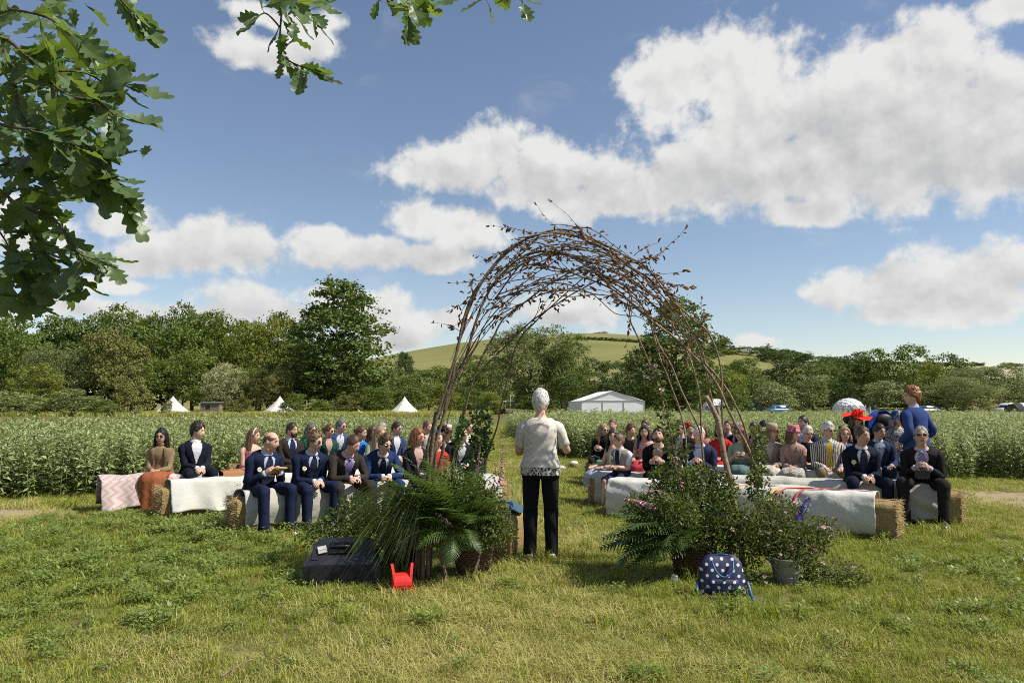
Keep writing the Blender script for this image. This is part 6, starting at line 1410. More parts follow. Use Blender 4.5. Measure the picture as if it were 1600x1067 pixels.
# ================================================================ foliage arrangements
M_fern = leafmat('fern_frond', (.032, .072, .016), (.10, .155, .036), .45, .35, .4, rnd=.35); M_rach = mat('frond_stalk', (.14, .18, .06), .6)
M_blade = leafmat('palm_blade', (.05, .085, .020), (.16, .20, .06), .35, .3, .5, rnd=.4)
M_shrub = leafmat('shrub_leaf', (.036, .068, .014), (.15, .185, .04), .45, .35, .4, rnd=.2); M_shrub2 = leafmat('rose_leaf', (.055, .085, .02), (.18, .205, .06), .5, .35, .3, rnd=.2)
M_ivy = leafmat('ivy_leaf', (.036, .078, .018), (.12, .185, .05), .35, .25, .5, rnd=.1)
M_petp = mat('rose_petal', (.52, .32, .31), .6, (.60, .50, .43), 30); M_petw = mat('white_petal', (.62, .60, .54), .6); M_fox = mat('foxglove_bell', (.42, .09, .24), .5, (.55, .28, .40), 40); M_delph = mat('delphinium_petal', (.05, .05, .33), .5, (.10, .08, .42), 30); M_pods = mat('flower_stem', (.13, .18, .06), .6)
def frond_mesh(seed, L=.62, bend=1.1):
    r = random.Random(seed); mb = MB(); P = []; a = 0.0; p = Vector((0, 0, 0)); n = 26
    for i in range(n+1): P.append(p.copy()); a = bend*(i/n)**1.2; p = p+Vector((math.cos(a), .0, -math.sin(a)))*L/n
    mb.tube(P[::2], [.0045*(1-.8*i/13) for i in range(len(P[::2]))], 1, 5)
    for i in range(4, n):
        t = i/n; w = .17*L/.62*math.sin(math.pi*min(1, (t*.92)**.62))*(1-.25*t)+.006; tg = (P[min(i+1, n)]-P[i-1]).normalized(); up = Vector((0, 1, 0)).cross(tg)*-1
        for s in (-1, 1):
            d = (Vector((0, s, 0))*.93+tg*.45+up*r.uniform(-.12, .12)).normalized(); q = tg; ww = L/n*1.15; dr = -up*w*.22*0+Vector((0, 0, -w*.16))
            k = 5; V = []; Fc = []
            for j in range(k+1):
                x = j/k; c = P[i]+d*w*x+dr*x*x; hw = ww*(.52*(1-x*.85))*(1 if j % 1 == 0 else .7); V += [c-q*hw, c+q*hw*.9]
                if j < k: V += [P[i]+d*w*(x+.6/k)+dr*x*x-q*hw*.45, P[i]+d*w*(x+.6/k)+dr*x*x+q*hw*.45]
            for j in range(0, len(V)-2, 2): Fc.append((j, j+2, j+3, j+1))
            mb.add(V, Fc, 0, r.random())
    return mb.mesh('frond', [M_fern, M_rach], False)
FROND = [frond_mesh(1, .62, 1.2), frond_mesh(2, .55, 1.7), frond_mesh(3, .70, .8)]
def aim(d, roll=0.0):   # rotation taking +X to d with +Z kept as up as possible
    d = d.normalized(); y = Vector((0, 0, 1)).cross(d); y = y.normalized() if y.length > .05 else Vector((0, 1, 0)); z = d.cross(y)
    return (Matrix((d, y, z)).transposed() @ Matrix.Rotation(roll, 3, 'X')).to_euler()
def fern(label, origin, targets, seed):
    o = thing('fern', label, 'fern', origin, 0, 'fern fronds in the arch arrangements'); r = random.Random(seed)
    for (u, v, Y, k) in targets:
        e = at(u, v, Y)-Vector(origin); L = (.62, .55, .70)[k]; sc_ = max(.6, min(1.6, e.length/(L*(.86, .74, .93)[k])))
        d = e.normalized(); lift = (.55, .78, .38)[k]; d = (d+Vector((0, 0, lift))).normalized()
        f = link('frond', FROND[k], o, rot=aim(d, r.uniform(-.5, .5)), scale=sc_)
def shrub(label, lobes, nleaf, size, m, seed, name='leafy_cutting', cat='foliage', flowers=None, asp=.5, stems=8, root=None, group=None):
    """lobes: (u, v, Y, ru, rv) in photograph pixels; leaves through the whole lobe, on stems from a root"""
    r = random.Random(seed); c0 = Vector(root) if root else at(lobes[0][0], lobes[0][1]+lobes[0][4], lobes[0][2]); c0.z = max(0, c0.z)
    o = thing(name, label, cat, c0, 0, group); pts, dirs, tint = [], [], []; tot = sum(l[3]*l[4] for l in lobes)
    for (u, v, Y, ru, rv) in lobes:
        c = at(u, v, Y)-c0; sx, sz = ru/F*Y, rv/F*Y; sy = min(sx, .22); k = int(nleaf*ru*rv/tot)
        for q in range(stems):
            e = c+Vector((r.gauss(0, sx*.55), r.gauss(0, sy*.5), r.gauss(.0, sz*.6))); e.z = max(.03-c0.z, e.z); mid = e*.5+Vector((r.uniform(-.05, .05), r.uniform(-.05, .05), r.uniform(0, .08)))
            mb = MB(); mb.tube(smooth_path([Vector((0, 0, 0)), mid, e], 4), [.004]*5+[.002]*4, 0, 5); mb.build('stem', M_pods, o)
        for q in range(k):
            d = Vector((r.gauss(0, 1), r.gauss(0, 1), r.gauss(0, 1))).normalized(); rad = r.random()**.4
            p = c+Vector((d.x*sx, d.y*sy, d.z*sz))*rad*(1+.25*mn.noise(Vector((d.x*2+seed, d.y*2, d.z*2))))
            if p.z+c0.z < .01: continue
            pts.append(p); dirs.append(d*.6+Vector((r.gauss(0, .6), r.gauss(0, .6), r.gauss(.05, .5)))); tint.append(.5+.45*mn.noise(p*7+Vector((seed, 0, 0))))
    leaf_sheet('leaves', pts, dirs, size, m, o, asp, seed, .3, tintf=tint)
    if flowers:
        n, rad, fm, nm = flowers
        for q in range(n):
            u, v, Y, ru, rv = r.choice(lobes); d = Vector((r.gauss(0, 1), -abs(r.gauss(0, 1)), r.gauss(.2, .8))).normalized(); p = at(u, v, Y)-c0+Vector((d.x*ru/F*Y, d.y*min(ru/F*Y, .22), d.z*rv/F*Y))*r.uniform(.8, 1.05)
            if p.z+c0.z < .02: continue
            fl = link(nm, BLOOM[fm], o, loc=p, rot=(r.uniform(-.8, .8), r.uniform(-.8, .8), r.uniform(0, 6)), scale=rad*r.uniform(.7, 1.3))
    return o
def bloom_mesh(m, layers):
    mb = MB()
    for k, (n, rad, h, w) in enumerate(layers):
        for i in range(n):
            a = 2*math.pi*i/n+k*.6; d = Vector((math.cos(a), math.sin(a), 0)); s = Vector((-d.y, d.x, 0))
            mb.add([d*rad*.1, d*rad*.6+s*w*.5+Vector((0, 0, h*.5)), d*rad+s*w*.3+Vector((0, 0, h)), d*rad-s*w*.3+Vector((0, 0, h)), d*rad*.6-s*w*.5+Vector((0, 0, h*.5))], [(0, 1, 2, 3, 4)])
    mb.ell((0, 0, .2), (.22, .22, .15), 0, 6, 4); return mb.mesh('bloom', [m], False)
BLOOM = {'rose': bloom_mesh(M_petp, [(6, 1, .15, .9), (5, .7, .45, .7), (4, .4, .6, .5)]), 'white': bloom_mesh(M_petw, [(5, 1, .2, .8)]), 'fox': None}
def bell_mesh():
    mb = MB(); mb.lathe([(.15, 0), (.28, -.3), (.36, -.8), (.48, -1.15)], n=8, cap=False); return mb.mesh('bell', [M_fox], True)
BELL = bell_mesh()
def foxglove(label, pth, n, sz=.022, name='foxglove', me=None, group='foxgloves'):
    P = smooth_path([at(*p) for p in pth], 5); o = thing(name, label, 'flower', P[0], 0, group); Q = [p-P[0] for p in P]; mb = MB(); mb.tube(Q, [.005*(1-.6*i/len(Q)) for i in range(len(Q))], 0, 5); mb.build('stem', M_pods, o); r = random.Random(n*7+len(label))
    for k in range(n):
        t = (.38+.6*k/n)*(len(Q)-1); i = min(int(t), len(Q)-2); p = Q[i].lerp(Q[i+1], t-i); a = k*2.4; s = sz*(1.25-.8*k/n)
        link('bell' if me is None else 'floret', me or BELL, o, loc=p+Vector((math.cos(a), math.sin(a), 0))*.012, rot=(math.sin(a)*-1.0, math.cos(a)*1.0, r.uniform(0, 6)), scale=s)
# ---- baskets and bucket
def wicker(label, p, r0, r1, h, dark):
    o = thing('wicker_basket', label, 'basket', p, 0, 'wicker baskets at the arch'); m = mat('wicker_%s' % dark, (.17, .105, .055) if not dark else (.10, .058, .034), .7, (.09, .055, .03) if not dark else (.05, .03, .02), 60, .5, 80)
    n = 18; rows = 15
    for k in range(rows):
        z = h*(k+.5)/rows; r_ = r0+(r1-r0)*(k+.5)/rows; mb = MB(); P = []
        for j in range(n*4+1):
            a = 2*math.pi*j/(n*4); w = .008*math.cos(a*n+math.pi*(k % 2)); P.append(((r_+w)*math.cos(a), (r_+w)*math.sin(a), z))
        mb.tube(P, h/rows*.52, 0, 5, False); mb.build('weave', m, o)
    for j in range(n):
        a = 2*math.pi*j/n; mb = MB(); mb.tube([(r0*math.cos(a), r0*math.sin(a), 0), (r1*math.cos(a), r1*math.sin(a), h)], .006, 0, 5); mb.build('stave', m, o)
    mb = MB(); mb.tube([((r1+.006)*math.cos(a), (r1+.006)*math.sin(a), h+.005*math.sin(a*24)) for a in np.linspace(0, 2*math.pi, 60)], .014, 0, 6, False); mb.build('rim', m, o)
    mb = MB(); mb.lathe([(r0*.9, .01), (r1*.93, h*.85), (.01, h*.86)], n=18); mb.build('soil', mat('soil_%s' % dark, (.05, .035, .025), .95), o)
wicker('wicker basket right of the red cable reel with lit right edge', ground(738, 900)+Vector((0, .12, 0)), .125, .185, .31, 0)
wicker('dark wicker basket behind the red cable reel', ground(628, 893)+Vector((0, .15, 0)), .15, .19, .32, 1)
wicker('dark wicker basket behind the polka dot bag', ground(1092, 905)+Vector((0, .17, 0)), .15, .20, .36, 2)
def bucket():
    o = thing('zinc_bucket', 'grey zinc bucket holding roses right of the polka dot bag', 'bucket', ground(1236, 917)+Vector((0, .1, 0))); o.scale = (.86, .86, .86); m = mat('zinc', (.27, .285, .26), .6, (.20, .215, .19), 14, .15, 20, metal=.15)
    mb = MB(); mb.lathe([(.095, 0), (.10, .008), (.145, .235), (.152, .24), (.152, .25), (.14, .25), (.092, .02)], n=28); mb.build('pail', m, o)
    for z, r_ in ((.08, .116), (.19, .138)): mb = MB(); mb.tube([(r_*math.cos(a), r_*math.sin(a), z) for a in np.linspace(0, 2*math.pi, 36)], .004, 0, 5, False); mb.build('band', m, o)
    for s in (-1, 1): mb = MB(); mb.ell((s*.152, 0, .22), (.012, .022, .02)); mb.build('lug', m, o)
    mb = MB(); mb.tube([(.155*math.cos(a), -.10*math.sin(a)-.02, .22-.10*math.sin(a)) for a in np.linspace(0, math.pi, 14)], .0035, 0, 5); mb.build('handle', m, o)
bucket()
# ---- left arrangement
def blades(label, root, n, seed):
    o = thing('palm_spray', label, 'foliage', root); r = random.Random(seed)
    for k in range(n):
        u = r.uniform(525, 650); v = 775+(650-u)*.10+abs(r.gauss(0, 1))*52
        if u > 610: v += r.uniform(0, 70)
        e = at(u, min(v, 895), 6.0+r.uniform(-.15, .25))-Vector(root); mid = e*.45+Vector((0, 0, .10+.22*r.random()+.1*abs(e.z))); P = smooth_path([Vector((r.gauss(0, .04), r.gauss(0, .04), 0)), mid*.5+Vector((0, 0, .06)), mid, (mid+e)*.5+Vector((0, 0, .07)), e], 3); nP = len(P); mb = MB(); G = []
        w = r.uniform(.003, .0062)
        for i, p in enumerate(P):
            t = (P[min(i+1, nP-1)]-P[max(i-1, 0)]).normalized(); s = t.cross(Vector((.3, .6, .7))).normalized(); q = w*math.sin(math.pi*min(1, .12+.88*i/(nP-1)))**.6; G.append([p-s*q, p+s*q])
        mb.grid(G, t=r.random()); mb.build('blade', M_blade, o, True)
RL = at(672, 838, 6.2)
blades('spray of long narrow arching leaves over the black loudspeaker', RL, 230, 3)
blades_n = 0
FB = at(712, 845, 6.3)
fern('large fern bunch rising from the left wicker basket', FB, [(640, 712, 6.2, 2), (668, 700, 6.4, 2), (705, 722, 6.5, 0), (735, 715, 6.6, 2), (762, 742, 6.5, 0), (768, 785, 6.3, 0), (690, 742, 6.1, 0), (728, 760, 6.1, 0), (650, 760, 6.1, 0), (748, 830, 6.05, 1), (622, 745, 6.3, 2), (700, 700, 6.6, 2), (715, 790, 5.95, 1), (765, 760, 6.2, 0), (680, 720, 6.05, 0), (655, 722, 6.1, 2), (745, 728, 6.3, 2), (690, 705, 6.25, 2), (720, 735, 6.05, 2), (780, 770, 6.3, 0), (630, 770, 6.05, 0), (665, 745, 5.95, 0), (755, 800, 6.05, 0), (700, 775, 5.9, 0), (740, 790, 5.95, 0)], 1)
fern('fern fronds hanging low in front of the left stakes', at(705, 835, 6.1), [(622, 852, 5.9, 0), (690, 880, 5.9, 1), (712, 885, 5.95, 1), (672, 862, 5.85, 1), (735, 868, 5.95, 1), (655, 800, 5.9, 0)], 2)
shrub('low leafy sprays with pale flowers spilling left of the loudspeaker', [(545, 815, 6.6, 45, 28), (500, 832, 6.5, 38, 22), (585, 820, 6.5, 40, 30), (555, 790, 6.7, 30, 18)], 2200, .036, M_shrub, 3, flowers=(40, .012, 'white', 'blossom'), root=tuple(at(630, 860, 6.4)))
shrub('green leafy bush filling the left baskets', [(690, 800, 6.45, 45, 45), (745, 800, 6.4, 42, 40), (640, 815, 6.4, 40, 35), (765, 830, 6.3, 28, 26), (615, 850, 6.35, 30, 25), (700, 765, 6.5, 40, 30), (735, 770, 6.3, 34, 30), (660, 790, 6.25, 34, 28), (700, 835, 6.2, 45, 24), (765, 790, 6.4, 26, 26)], 6800, .036, M_shrub, 4, flowers=(26, .011, 'white', 'blossom'), root=tuple(at(735, 860, 6.35)))
shrub('yellow-green leafy tuft over the straw bale beside the left basket', [(775, 815, 6.4, 26, 28), (790, 830, 6.45, 18, 20)], 900, .030, M_shrub2, 5, root=tuple(at(765, 850, 6.35)))
for pth, n, lb in (([(765, 800, 6.4), (782, 740, 6.4), (786, 690, 6.4)], 18, 'tall pink foxglove beside the aisle at the left arch leg'), ([(750, 800, 6.4), (770, 760, 6.35), (776, 722, 6.35)], 14, 'shorter pink foxglove left of the tall one'), ([(720, 830, 6.2), (700, 815, 6.05), (682, 800, 5.98)], 10, 'magenta foxglove drooping among the left ferns'), ([(742, 770, 6.5), (748, 720, 6.5), (752, 690, 6.5)], 10, 'slim foxglove spike below the ivy')): foxglove(lb, pth, n)
shrub('ivy wound round the left inner arch rod', [(752, 655, 6.95, 17, 25), (748, 700, 6.95, 16, 25), (736, 740, 6.9, 18, 25), (760, 690, 6.9, 10, 18)], 760, .040, M_ivy, 6, 'ivy_vine', 'vine', root=tuple(at(735, 790, 6.8)), asp=.8, stems=1)
shrub('thin ivy strand on the outer left rods', [(722, 668, 6.5, 8, 16), (715, 690, 6.5, 6, 12)], 160, .035, M_ivy, 16, 'ivy_vine', 'vine', root=tuple(at(712, 760, 6.5)), asp=.8, stems=1)
bale(ground(786, 876)+Vector((-.05, .42, 0)), 1.35, 'straw bale standing behind the left wicker basket beside the officiant', None)
drape('throw_blanket', ground(786, 876)+Vector((-.04, .30, 0)), ground(786, 876)+Vector((.05, .72, 0)), .045, .045, cloth_mat('blue_throw', (.035, .09, .14)), 'blue cloth lying on the bale beside the officiant', 31.0, cat='blanket', W=.22)
# ---- right arrangement
RB = at(1088, 850, 6.35)
shrub('dense leafy bush with tiny pink flowers in the right basket', [(1060, 770, 6.5, 45, 45), (1095, 758, 6.6, 34, 34), (1110, 800, 6.45, 40, 38), (1030, 800, 6.4, 38, 32), (1070, 830, 6.35, 45, 25), (1042, 750, 6.6, 24, 26), (1130, 770, 6.5, 22, 35), (1010, 835, 6.3, 34, 26), (1000, 795, 6.4, 30, 24), (1120, 840, 6.35, 28, 34), (1050, 800, 6.15, 40, 30)], 8200, .036, M_shrub, 7, flowers=(34, .010, 'rose', 'blossom'), root=tuple(RB))
fern('ferns drooping to the left of the right wicker basket', RB+Vector((-.06, -.05, 0)), [(962, 862, 6.2, 0), (975, 885, 6.2, 1), (1000, 885, 6.1, 1), (955, 830, 6.3, 0), (985, 800, 6.3, 0), (1020, 880, 6.05, 1), (1045, 850, 6.0, 1), (1005, 830, 6.1, 0), (970, 845, 6.15, 0), (990, 870, 6.05, 1), (1030, 865, 6.0, 1), (1012, 892, 6.0, 1), (950, 848, 6.1, 2), (965, 875, 6.0, 2), (985, 850, 5.95, 2), (1010, 860, 5.95, 0), (958, 805, 6.2, 2), (1040, 880, 5.95, 1), (978, 820, 6.0, 0), (1000, 845, 6.0, 2), (970, 800, 6.1, 2), (948, 868, 6.1, 2), (990, 895, 6.0, 2), (1020, 850, 5.9, 0), (1035, 830, 5.9, 0), (960, 890, 6.1, 2), (1000, 815, 5.95, 0)], 8)
fern('fern fronds standing upright in the right arrangement', RB, [(1128, 745, 6.5, 2), (1040, 745, 6.4, 2), (1010, 770, 6.3, 0), (1090, 720, 6.5, 2), (1070, 760, 6.1, 0), (1000, 760, 6.5, 2), (1110, 775, 6.2, 0)], 9)
foxglove('purple foxglove lying across the right ferns', [(1070, 815, 6.2), (1010, 785, 6.1), (972, 778, 6.1)], 22, .026)
foxglove('pink foxglove leaning over the right ferns', [(1080, 820, 6.25), (1040, 770, 6.2), (1000, 768, 6.2)], 16, .022)
foxglove('foxglove standing in the right bush', [(1075, 810, 6.4), (1062, 750, 6.4), (1050, 710, 6.4)], 12, .020)
shrub('rose cuttings with pale pink blooms in the zinc bucket', [(1235, 840, 6.25, 55, 32), (1268, 845, 6.25, 28, 26), (1195, 820, 6.35, 45, 42), (1170, 850, 6.3, 30, 40), (1215, 800, 6.45, 35, 28), (1285, 825, 6.3, 22, 20), (1150, 830, 6.35, 24, 40), (1240, 868, 6.15, 36, 16)], 5600, .032, M_shrub2, 10, 'rose_cuttings', 'flowers', flowers=(75, .015, 'rose', 'rose_bloom'), root=tuple(ground(1233, 905)+Vector((0, .1, .15))))
shrub('fallen rose sprays lying on the grass right of the bucket', [(1310, 888, 6.2, 36, 14), (1335, 905, 6.1, 24, 10), (1275, 890, 6.15, 24, 12), (1180, 905, 6.1, 16, 16)], 900, .030, M_shrub2, 11, 'rose_cuttings', 'flowers', flowers=(26, .016, 'rose', 'rose_bloom'), root=tuple(ground(1262, 905)))
shrub('leafy vine climbing the right outer arch rod', [(1187, 690, 6.9, 12, 30), (1185, 735, 6.85, 16, 28), (1192, 775, 6.8, 16, 22), (1178, 760, 6.8, 12, 25)], 700, .036, M_shrub, 12, 'ivy_vine', 'vine', root=tuple(at(1185, 830, 6.7)), asp=.6, stems=1)
shrub('rose vine with pale blooms climbing the right inner arch rod', [(1000, 565, 6.6, 14, 14), (1018, 585, 6.6, 14, 18), (1030, 610, 6.6, 12, 18), (1038, 640, 6.6, 13, 16), (985, 560, 6.6, 10, 10), (1048, 670, 6.6, 16, 18), (1060, 705, 6.6, 22, 18)], 620, .038, M_shrub, 13, 'ivy_vine', 'vine', flowers=(18, .022, 'rose', 'rose_bloom'), root=tuple(at(1070, 790, 6.6)), asp=.6, stems=0)
DEL = bloom_mesh(M_delph, [(5, 1, .2, .9)])
foxglove('deep blue delphinium spike above the zinc bucket', [(1225, 870, 6.2), (1245, 815, 6.2), (1256, 790, 6.2), (1264, 775, 6.2)], 26, .016, 'delphinium', DEL, None)
foxglove('dark seed-headed flower spike in front of the bench ribbons', [(1230, 850, 6.25), (1258, 800, 6.25), (1268, 775, 6.25)], 10, .010, 'larkspur', DEL, None)
foxglove('arching pink spray on the bucket\'s right side', [(1240, 870, 6.15), (1275, 828, 6.15), (1298, 825, 6.15), (1304, 842, 6.1)], 16, .014, 'flower_spray', BLOOM['rose'], None)
# ================================================================ small things on the grass
def bag():
    p = ground(1130, 934); o = thing('shoulder_bag', 'navy polka dot bag with blue handles in front of the right basket', 'bag', p+Vector((.02, .11, 0)), R(-6)); o.scale = (.92, .92, .92)
    m, nt, b = _nodes('polka_canvas'); N, L = nt.nodes, nt.links; tc = N.new('ShaderNodeTexCoord'); mp = N.new('ShaderNodeMapping'); mp.inputs['Rotation'].default_value = (0, R(45), 0); mp.inputs['Scale'].default_value = (16.5, 16.5, 16.5); L.new(tc.outputs['Object'], mp.inputs[0])
    fr_ = N.new('ShaderNodeVectorMath'); fr_.operation = 'FRACTION'; L.new(mp.outputs[0], fr_.inputs[0]); su = N.new('ShaderNodeVectorMath'); su.operation = 'SUBTRACT'; su.inputs[1].default_value = (.5, .5, .5); L.new(fr_.outputs[0], su.inputs[0]); mu = N.new('ShaderNodeVectorMath'); mu.operation = 'MULTIPLY'; mu.inputs[1].default_value = (1, 0, 1); L.new(su.outputs[0], mu.inputs[0])
    le = N.new('ShaderNodeVectorMath'); le.operation = 'LENGTH'; L.new(mu.outputs[0], le.inputs[0]); lt = N.new('ShaderNodeMath'); lt.operation = 'LESS_THAN'; lt.inputs[1].default_value = .21; L.new(le.outputs['Value'], lt.inputs[0]); mx = N.new('ShaderNodeMix'); mx.data_type = 'RGBA'; L.new(lt.outputs[0], mx.inputs[0]); mx.inputs[6].default_value = rgb((.008, .013, .055)); mx.inputs[7].default_value = rgb((.60, .58, .56)); L.new(mx.outputs[2], b.inputs['Base Color']); b.inputs['Roughness'].default_value = .6
    mb = MB(); G = []
    for z, w, d in ((0, .19, .10), (.02, .205, .115), (.10, .20, .11), (.20, .185, .09), (.27, .165, .06), (.31, .13, .035), (.325, .10, .015)):
        G.append([(w*math.copysign(abs(math.cos(a))**.55, math.cos(a)), d*math.copysign(abs(math.sin(a))**.7, math.sin(a)), z+.008*mn.noise(Vector((a*2, z*9, 1)))) for a in np.linspace(0, 2*math.pi, 32, endpoint=False)])
    mb.grid(G, closed_v=True, flip=True); mb.add(G[-1], [tuple(range(31, -1, -1))[::-1]]); mb.jitter(.013, 9, 2); mb.jitter(.006, 24, 5); mb.build('pouch', m, o)
    mb = MB(); mb.grid([[(x, -.118-.012*math.sin(math.pi*(x+.13)/.26), z) for x in np.linspace(-.12, .12, 8)] for z in (.03, .07, .11, .15)], flip=True); k = mb.build('pocket', m, o); k.modifiers.new('t', 'SOLIDIFY').thickness = .012
    hm = mat('blue_leather', (.035, .09, .24), .4)
    for y, sg in ((-.075, 1), (.03, .6)): mb = MB(); mb.tube(smooth_path([(-.085, y, .29), (-.075, y-.055*sg, .24), (-.04, y-.075*sg, .19), (.0, y-.078*sg, .175), (.04, y-.075*sg, .19), (.075, y-.055*sg, .24), (.085, y, .29)], 4), .008, 0, 7); mb.build('handle', hm, o)
    mb = MB(); mb.tube(smooth_path([(-.12, .0, .312), (0, -.01, .335), (.12, 0, .312)], 4), .006, 0, 6); mb.build('zip', hm, o)
    P = smooth_path([(-.20, -.05, .12), (-.21, -.12, .03), (-.10, -.22, .02), (.02, -.24, .025), (.12, -.32, .02), (.20, -.30, .022), (.21, -.16, .03), (.20, -.05, .12)], 5); mb = MB(); G = []
    for i, q in enumerate(P): t = (P[min(i+1, len(P)-1)]-P[max(i-1, 0)]).normalized(); s = t.cross(Vector((0, 0, 1))); s = s.normalized() if s.length > .2 else Vector((0, 1, 0)); s = (s+Vector((0, 0, .7))).normalized(); G.append([q-s*.014, q+s*.014])
    mb.grid(G); k = mb.build('strap', hm, o); k.modifiers.new('t', 'SOLIDIFY').thickness = .004
bag()
def jar():
    o = thing('glass_jar', 'small empty glass jar on the grass left of the polka dot bag', 'jar', ground(1054, 914)); m, nt, b = _nodes('jar_glass'); b.inputs['Transmission Weight'].default_value = .9; b.inputs['Roughness'].default_value = .05; b.inputs['Base Color'].default_value = (.85, .92, .88, 1)
    mb = MB(); mb.lathe([(.026, 0), (.03, .006), (.03, .062), (.024, .072), (.025, .082), (.022, .082), (.021, .071), (.027, .06), (.027, .009), (.01, .007)], n=20); mb.build('jar_body', m, o)
    mb = MB(); mb.lathe([(.0258, .072), (.0262, .080)], n=20, cap=False); mb.build('thread_ring', mat('jar_lip', (.5, .55, .52), .15), o)
jar()
def speaker():
    o = thing('loudspeaker', 'black wedge loudspeaker lying on the grass left of the cable reel', 'speaker', ground(528, 919)+Vector((0, .21, 0)), R(8)); o.scale = (.93, .93, .93); m = mat('speaker_plastic', (.014, .016, .022), .38, spec=.55); w, d = .66, .44
    mb = MB(); S = [(-d/2, 0), (-d/2, .20), (-d/2+.03, .235), (-.02, .375), (.04, .385), (d/2, .33), (d/2, 0)]
    G = []
    for x, k in ((-w/2, .90), (-w/2+.02, .97), (-w/2+.13, 1.0), (w/2-.13, 1.0), (w/2-.02, .97), (w/2, .90)): G.append([(x*(1-.26*max(0, min(1, (z-.22)/.15))), y*(k if y < 0 else 1), z*(k if z > .1 else 1)) for y, z in S])
    mb.grid(G, closed_v=True); mb.add(G[0], [tuple(range(6, -1, -1))[::-1]]); mb.add(G[-1], [tuple(range(7))[::-1]]); mb.build('cabinet', m, o, False)
    mb = MB(); nz = Vector((0, -.58, .81)); c0 = Vector((-.02, -.10, .318)); ex = Vector((1, 0, 0)); ey = Vector((0, .81, .58))
    rot = Matrix((ex, ey, nz)).transposed(); mb.box(c0+nz*.0, (.20, .13, .012), rot=rot); rc = mb.build('handle_recess', mat('recess_black', (.004, .004, .005), .8), o, False)
    mb = MB(); mb.tube([c0+ex*-.10+nz*.015, c0+nz*.022, c0+ex*.10+nz*.015], .014, 0, 8); mb.build('carry_handle', m, o)
    mb = MB(); mb.box(c0+ex*-.16+ey*-.02+nz*.006, (.075, .085, .004), rot=rot @ Matrix.Rotation(.25, 3, 'Z')); mb.build('label', mat('pale_label', (.40, .39, .36), .6), o, False)
    mb = MB(); mb.box((0, -d/2-.004, .11), (.54, .012, .16)); mb.build('grille', mat('grille_mesh', (.008, .008, .009), .6, (.02, .02, .02), 240, .3, 300), o, False)
    for s in (-1, 1): mb = MB(); mb.box((s*.24, -.10, .285), (.05, .20, .03), rot=Matrix.Rotation(.62, 3, 'X')); mb.build('ridge', m, o, False)
    mb = MB()
    for s in (-1, 1): mb.box((s*.25, -.12, .006), (.06, .1, .02))
    mb.build('foot', M_tyre, o, False)
speaker()
def reel():
    p = ground(627, 928); o = thing('cable_reel', 'bright red cable reel on the grass before the left basket', 'cable reel', p+Vector((0, .02, -.015)), R(14)); m = mat('red_plastic', (.58, .022, .018), .35, spec=.5)
    for s in (-1, 1):
        mb = MB(); G = []
        for z, y, x in ((0, .085, .082), (.06, .075, .070), (.11, .068, .062), (.17, .055, .066), (.21, .035, .072), (.245, .012, .078)): G.append([(s*x-.010, -y, z), (s*x+.010, -y, z), (s*x+.010, y, z), (s*x-.010, y, z)])
        mb.grid(G, closed_v=True, flip=True); mb.add(G[-1], [(0, 1, 2, 3)]); mb.build('flange', m, o, False)
    mb = MB(); mb.loft([(Vector((-.066, 0, .095)), Vector((0, .08, 0)), Vector((0, 0, .08))), (Vector((.066, 0, .095)), Vector((0, .08, 0)), Vector((0, 0, .08)))], 0, 20); mb.build('drum', m, o, False)
    c = MB(); c.tube(smooth_path([ground(612, 930)+Vector((0, 0, .04)), ground(600, 938)+Vector((0, 0, .02)), ground(585, 944)+Vector((0, 0, .018)), ground(568, 948)+Vector((0, 0, .015)), ground(520, 930)+Vector((0, 0, .02)), ground(480, 905)+Vector((0, 0, .03)), ground(500, 895)+Vector((0, .2, .03))], 6), .005, 0, 6)
    tag(c.build('power_cable', mat('black_cable', (.012, .012, .012), .5)), 'black power cable trailing from the red reel across the grass', 'cable')
reel()
def aisle_parcel():
    o = thing('confetti_basket', 'small straw basket with white paper at the aisle\'s right edge', 'basket', spot(896, 17.2), .3); o.scale = (.7, .7, .62)
    mb = MB(); mb.lathe([(.14, 0), (.17, .20), (.16, .21), (.13, .03)], n=18); mb.build('weave', M_straw, o); mb = MB(); mb.ell((0, 0, .22), (.13, .12, .07)); mb.jitter(.03, 14, 1); mb.build('paper', M_pap, o)
    mb = MB(); mb.grid([[(x, y, .05+.015*mn.noise(Vector((x*6, y*6, 2)))) for y in np.linspace(-.35, .35, 6)] for x in np.linspace(-.9, -.2, 9)]); k = mb.build('paper_runner', M_pap); k.location = spot(896, 17.2); k.modifiers.new('t', 'SOLIDIFY').thickness = .004; tag(k, 'white paper runner lying flat beside the straw basket in the aisle', 'paper')
aisle_parcel()
M_stick = mat('dead_stick', (.24, .19, .13), .8, (.14, .11, .08), 30, .4, 60); SK = []
for k, ((u0, v0), (u1, v1), r_) in enumerate((((395, 1040), (345, 1066), .005), ((230, 1000), (160, 1055), .006), ((300, 985), (255, 1000), .004), ((1080, 1005), (1130, 1030), .004))):
    a, b = ground(u0, v0), ground(u1, v1); mb = MB(); mb.tube(smooth_path([a+Vector((0, 0, .035)), (a*2+b)/3+Vector((.01, .02, .045)), (a+2*b)/3+Vector((-.01, -.01, .035)), b+Vector((0, 0, .03))], 4), [r_*(1-.4*i/12) for i in range(13)], 0, 6)
    tag(mb.build('stick', M_stick), ['thin dead stick at the lower left centre of the grass', 'longest dead stick in the dry patch at lower left', 'short dead twig above the long stick', 'dead twig in the grass at lower right'][k], 'stick', 'dead sticks on the grass')
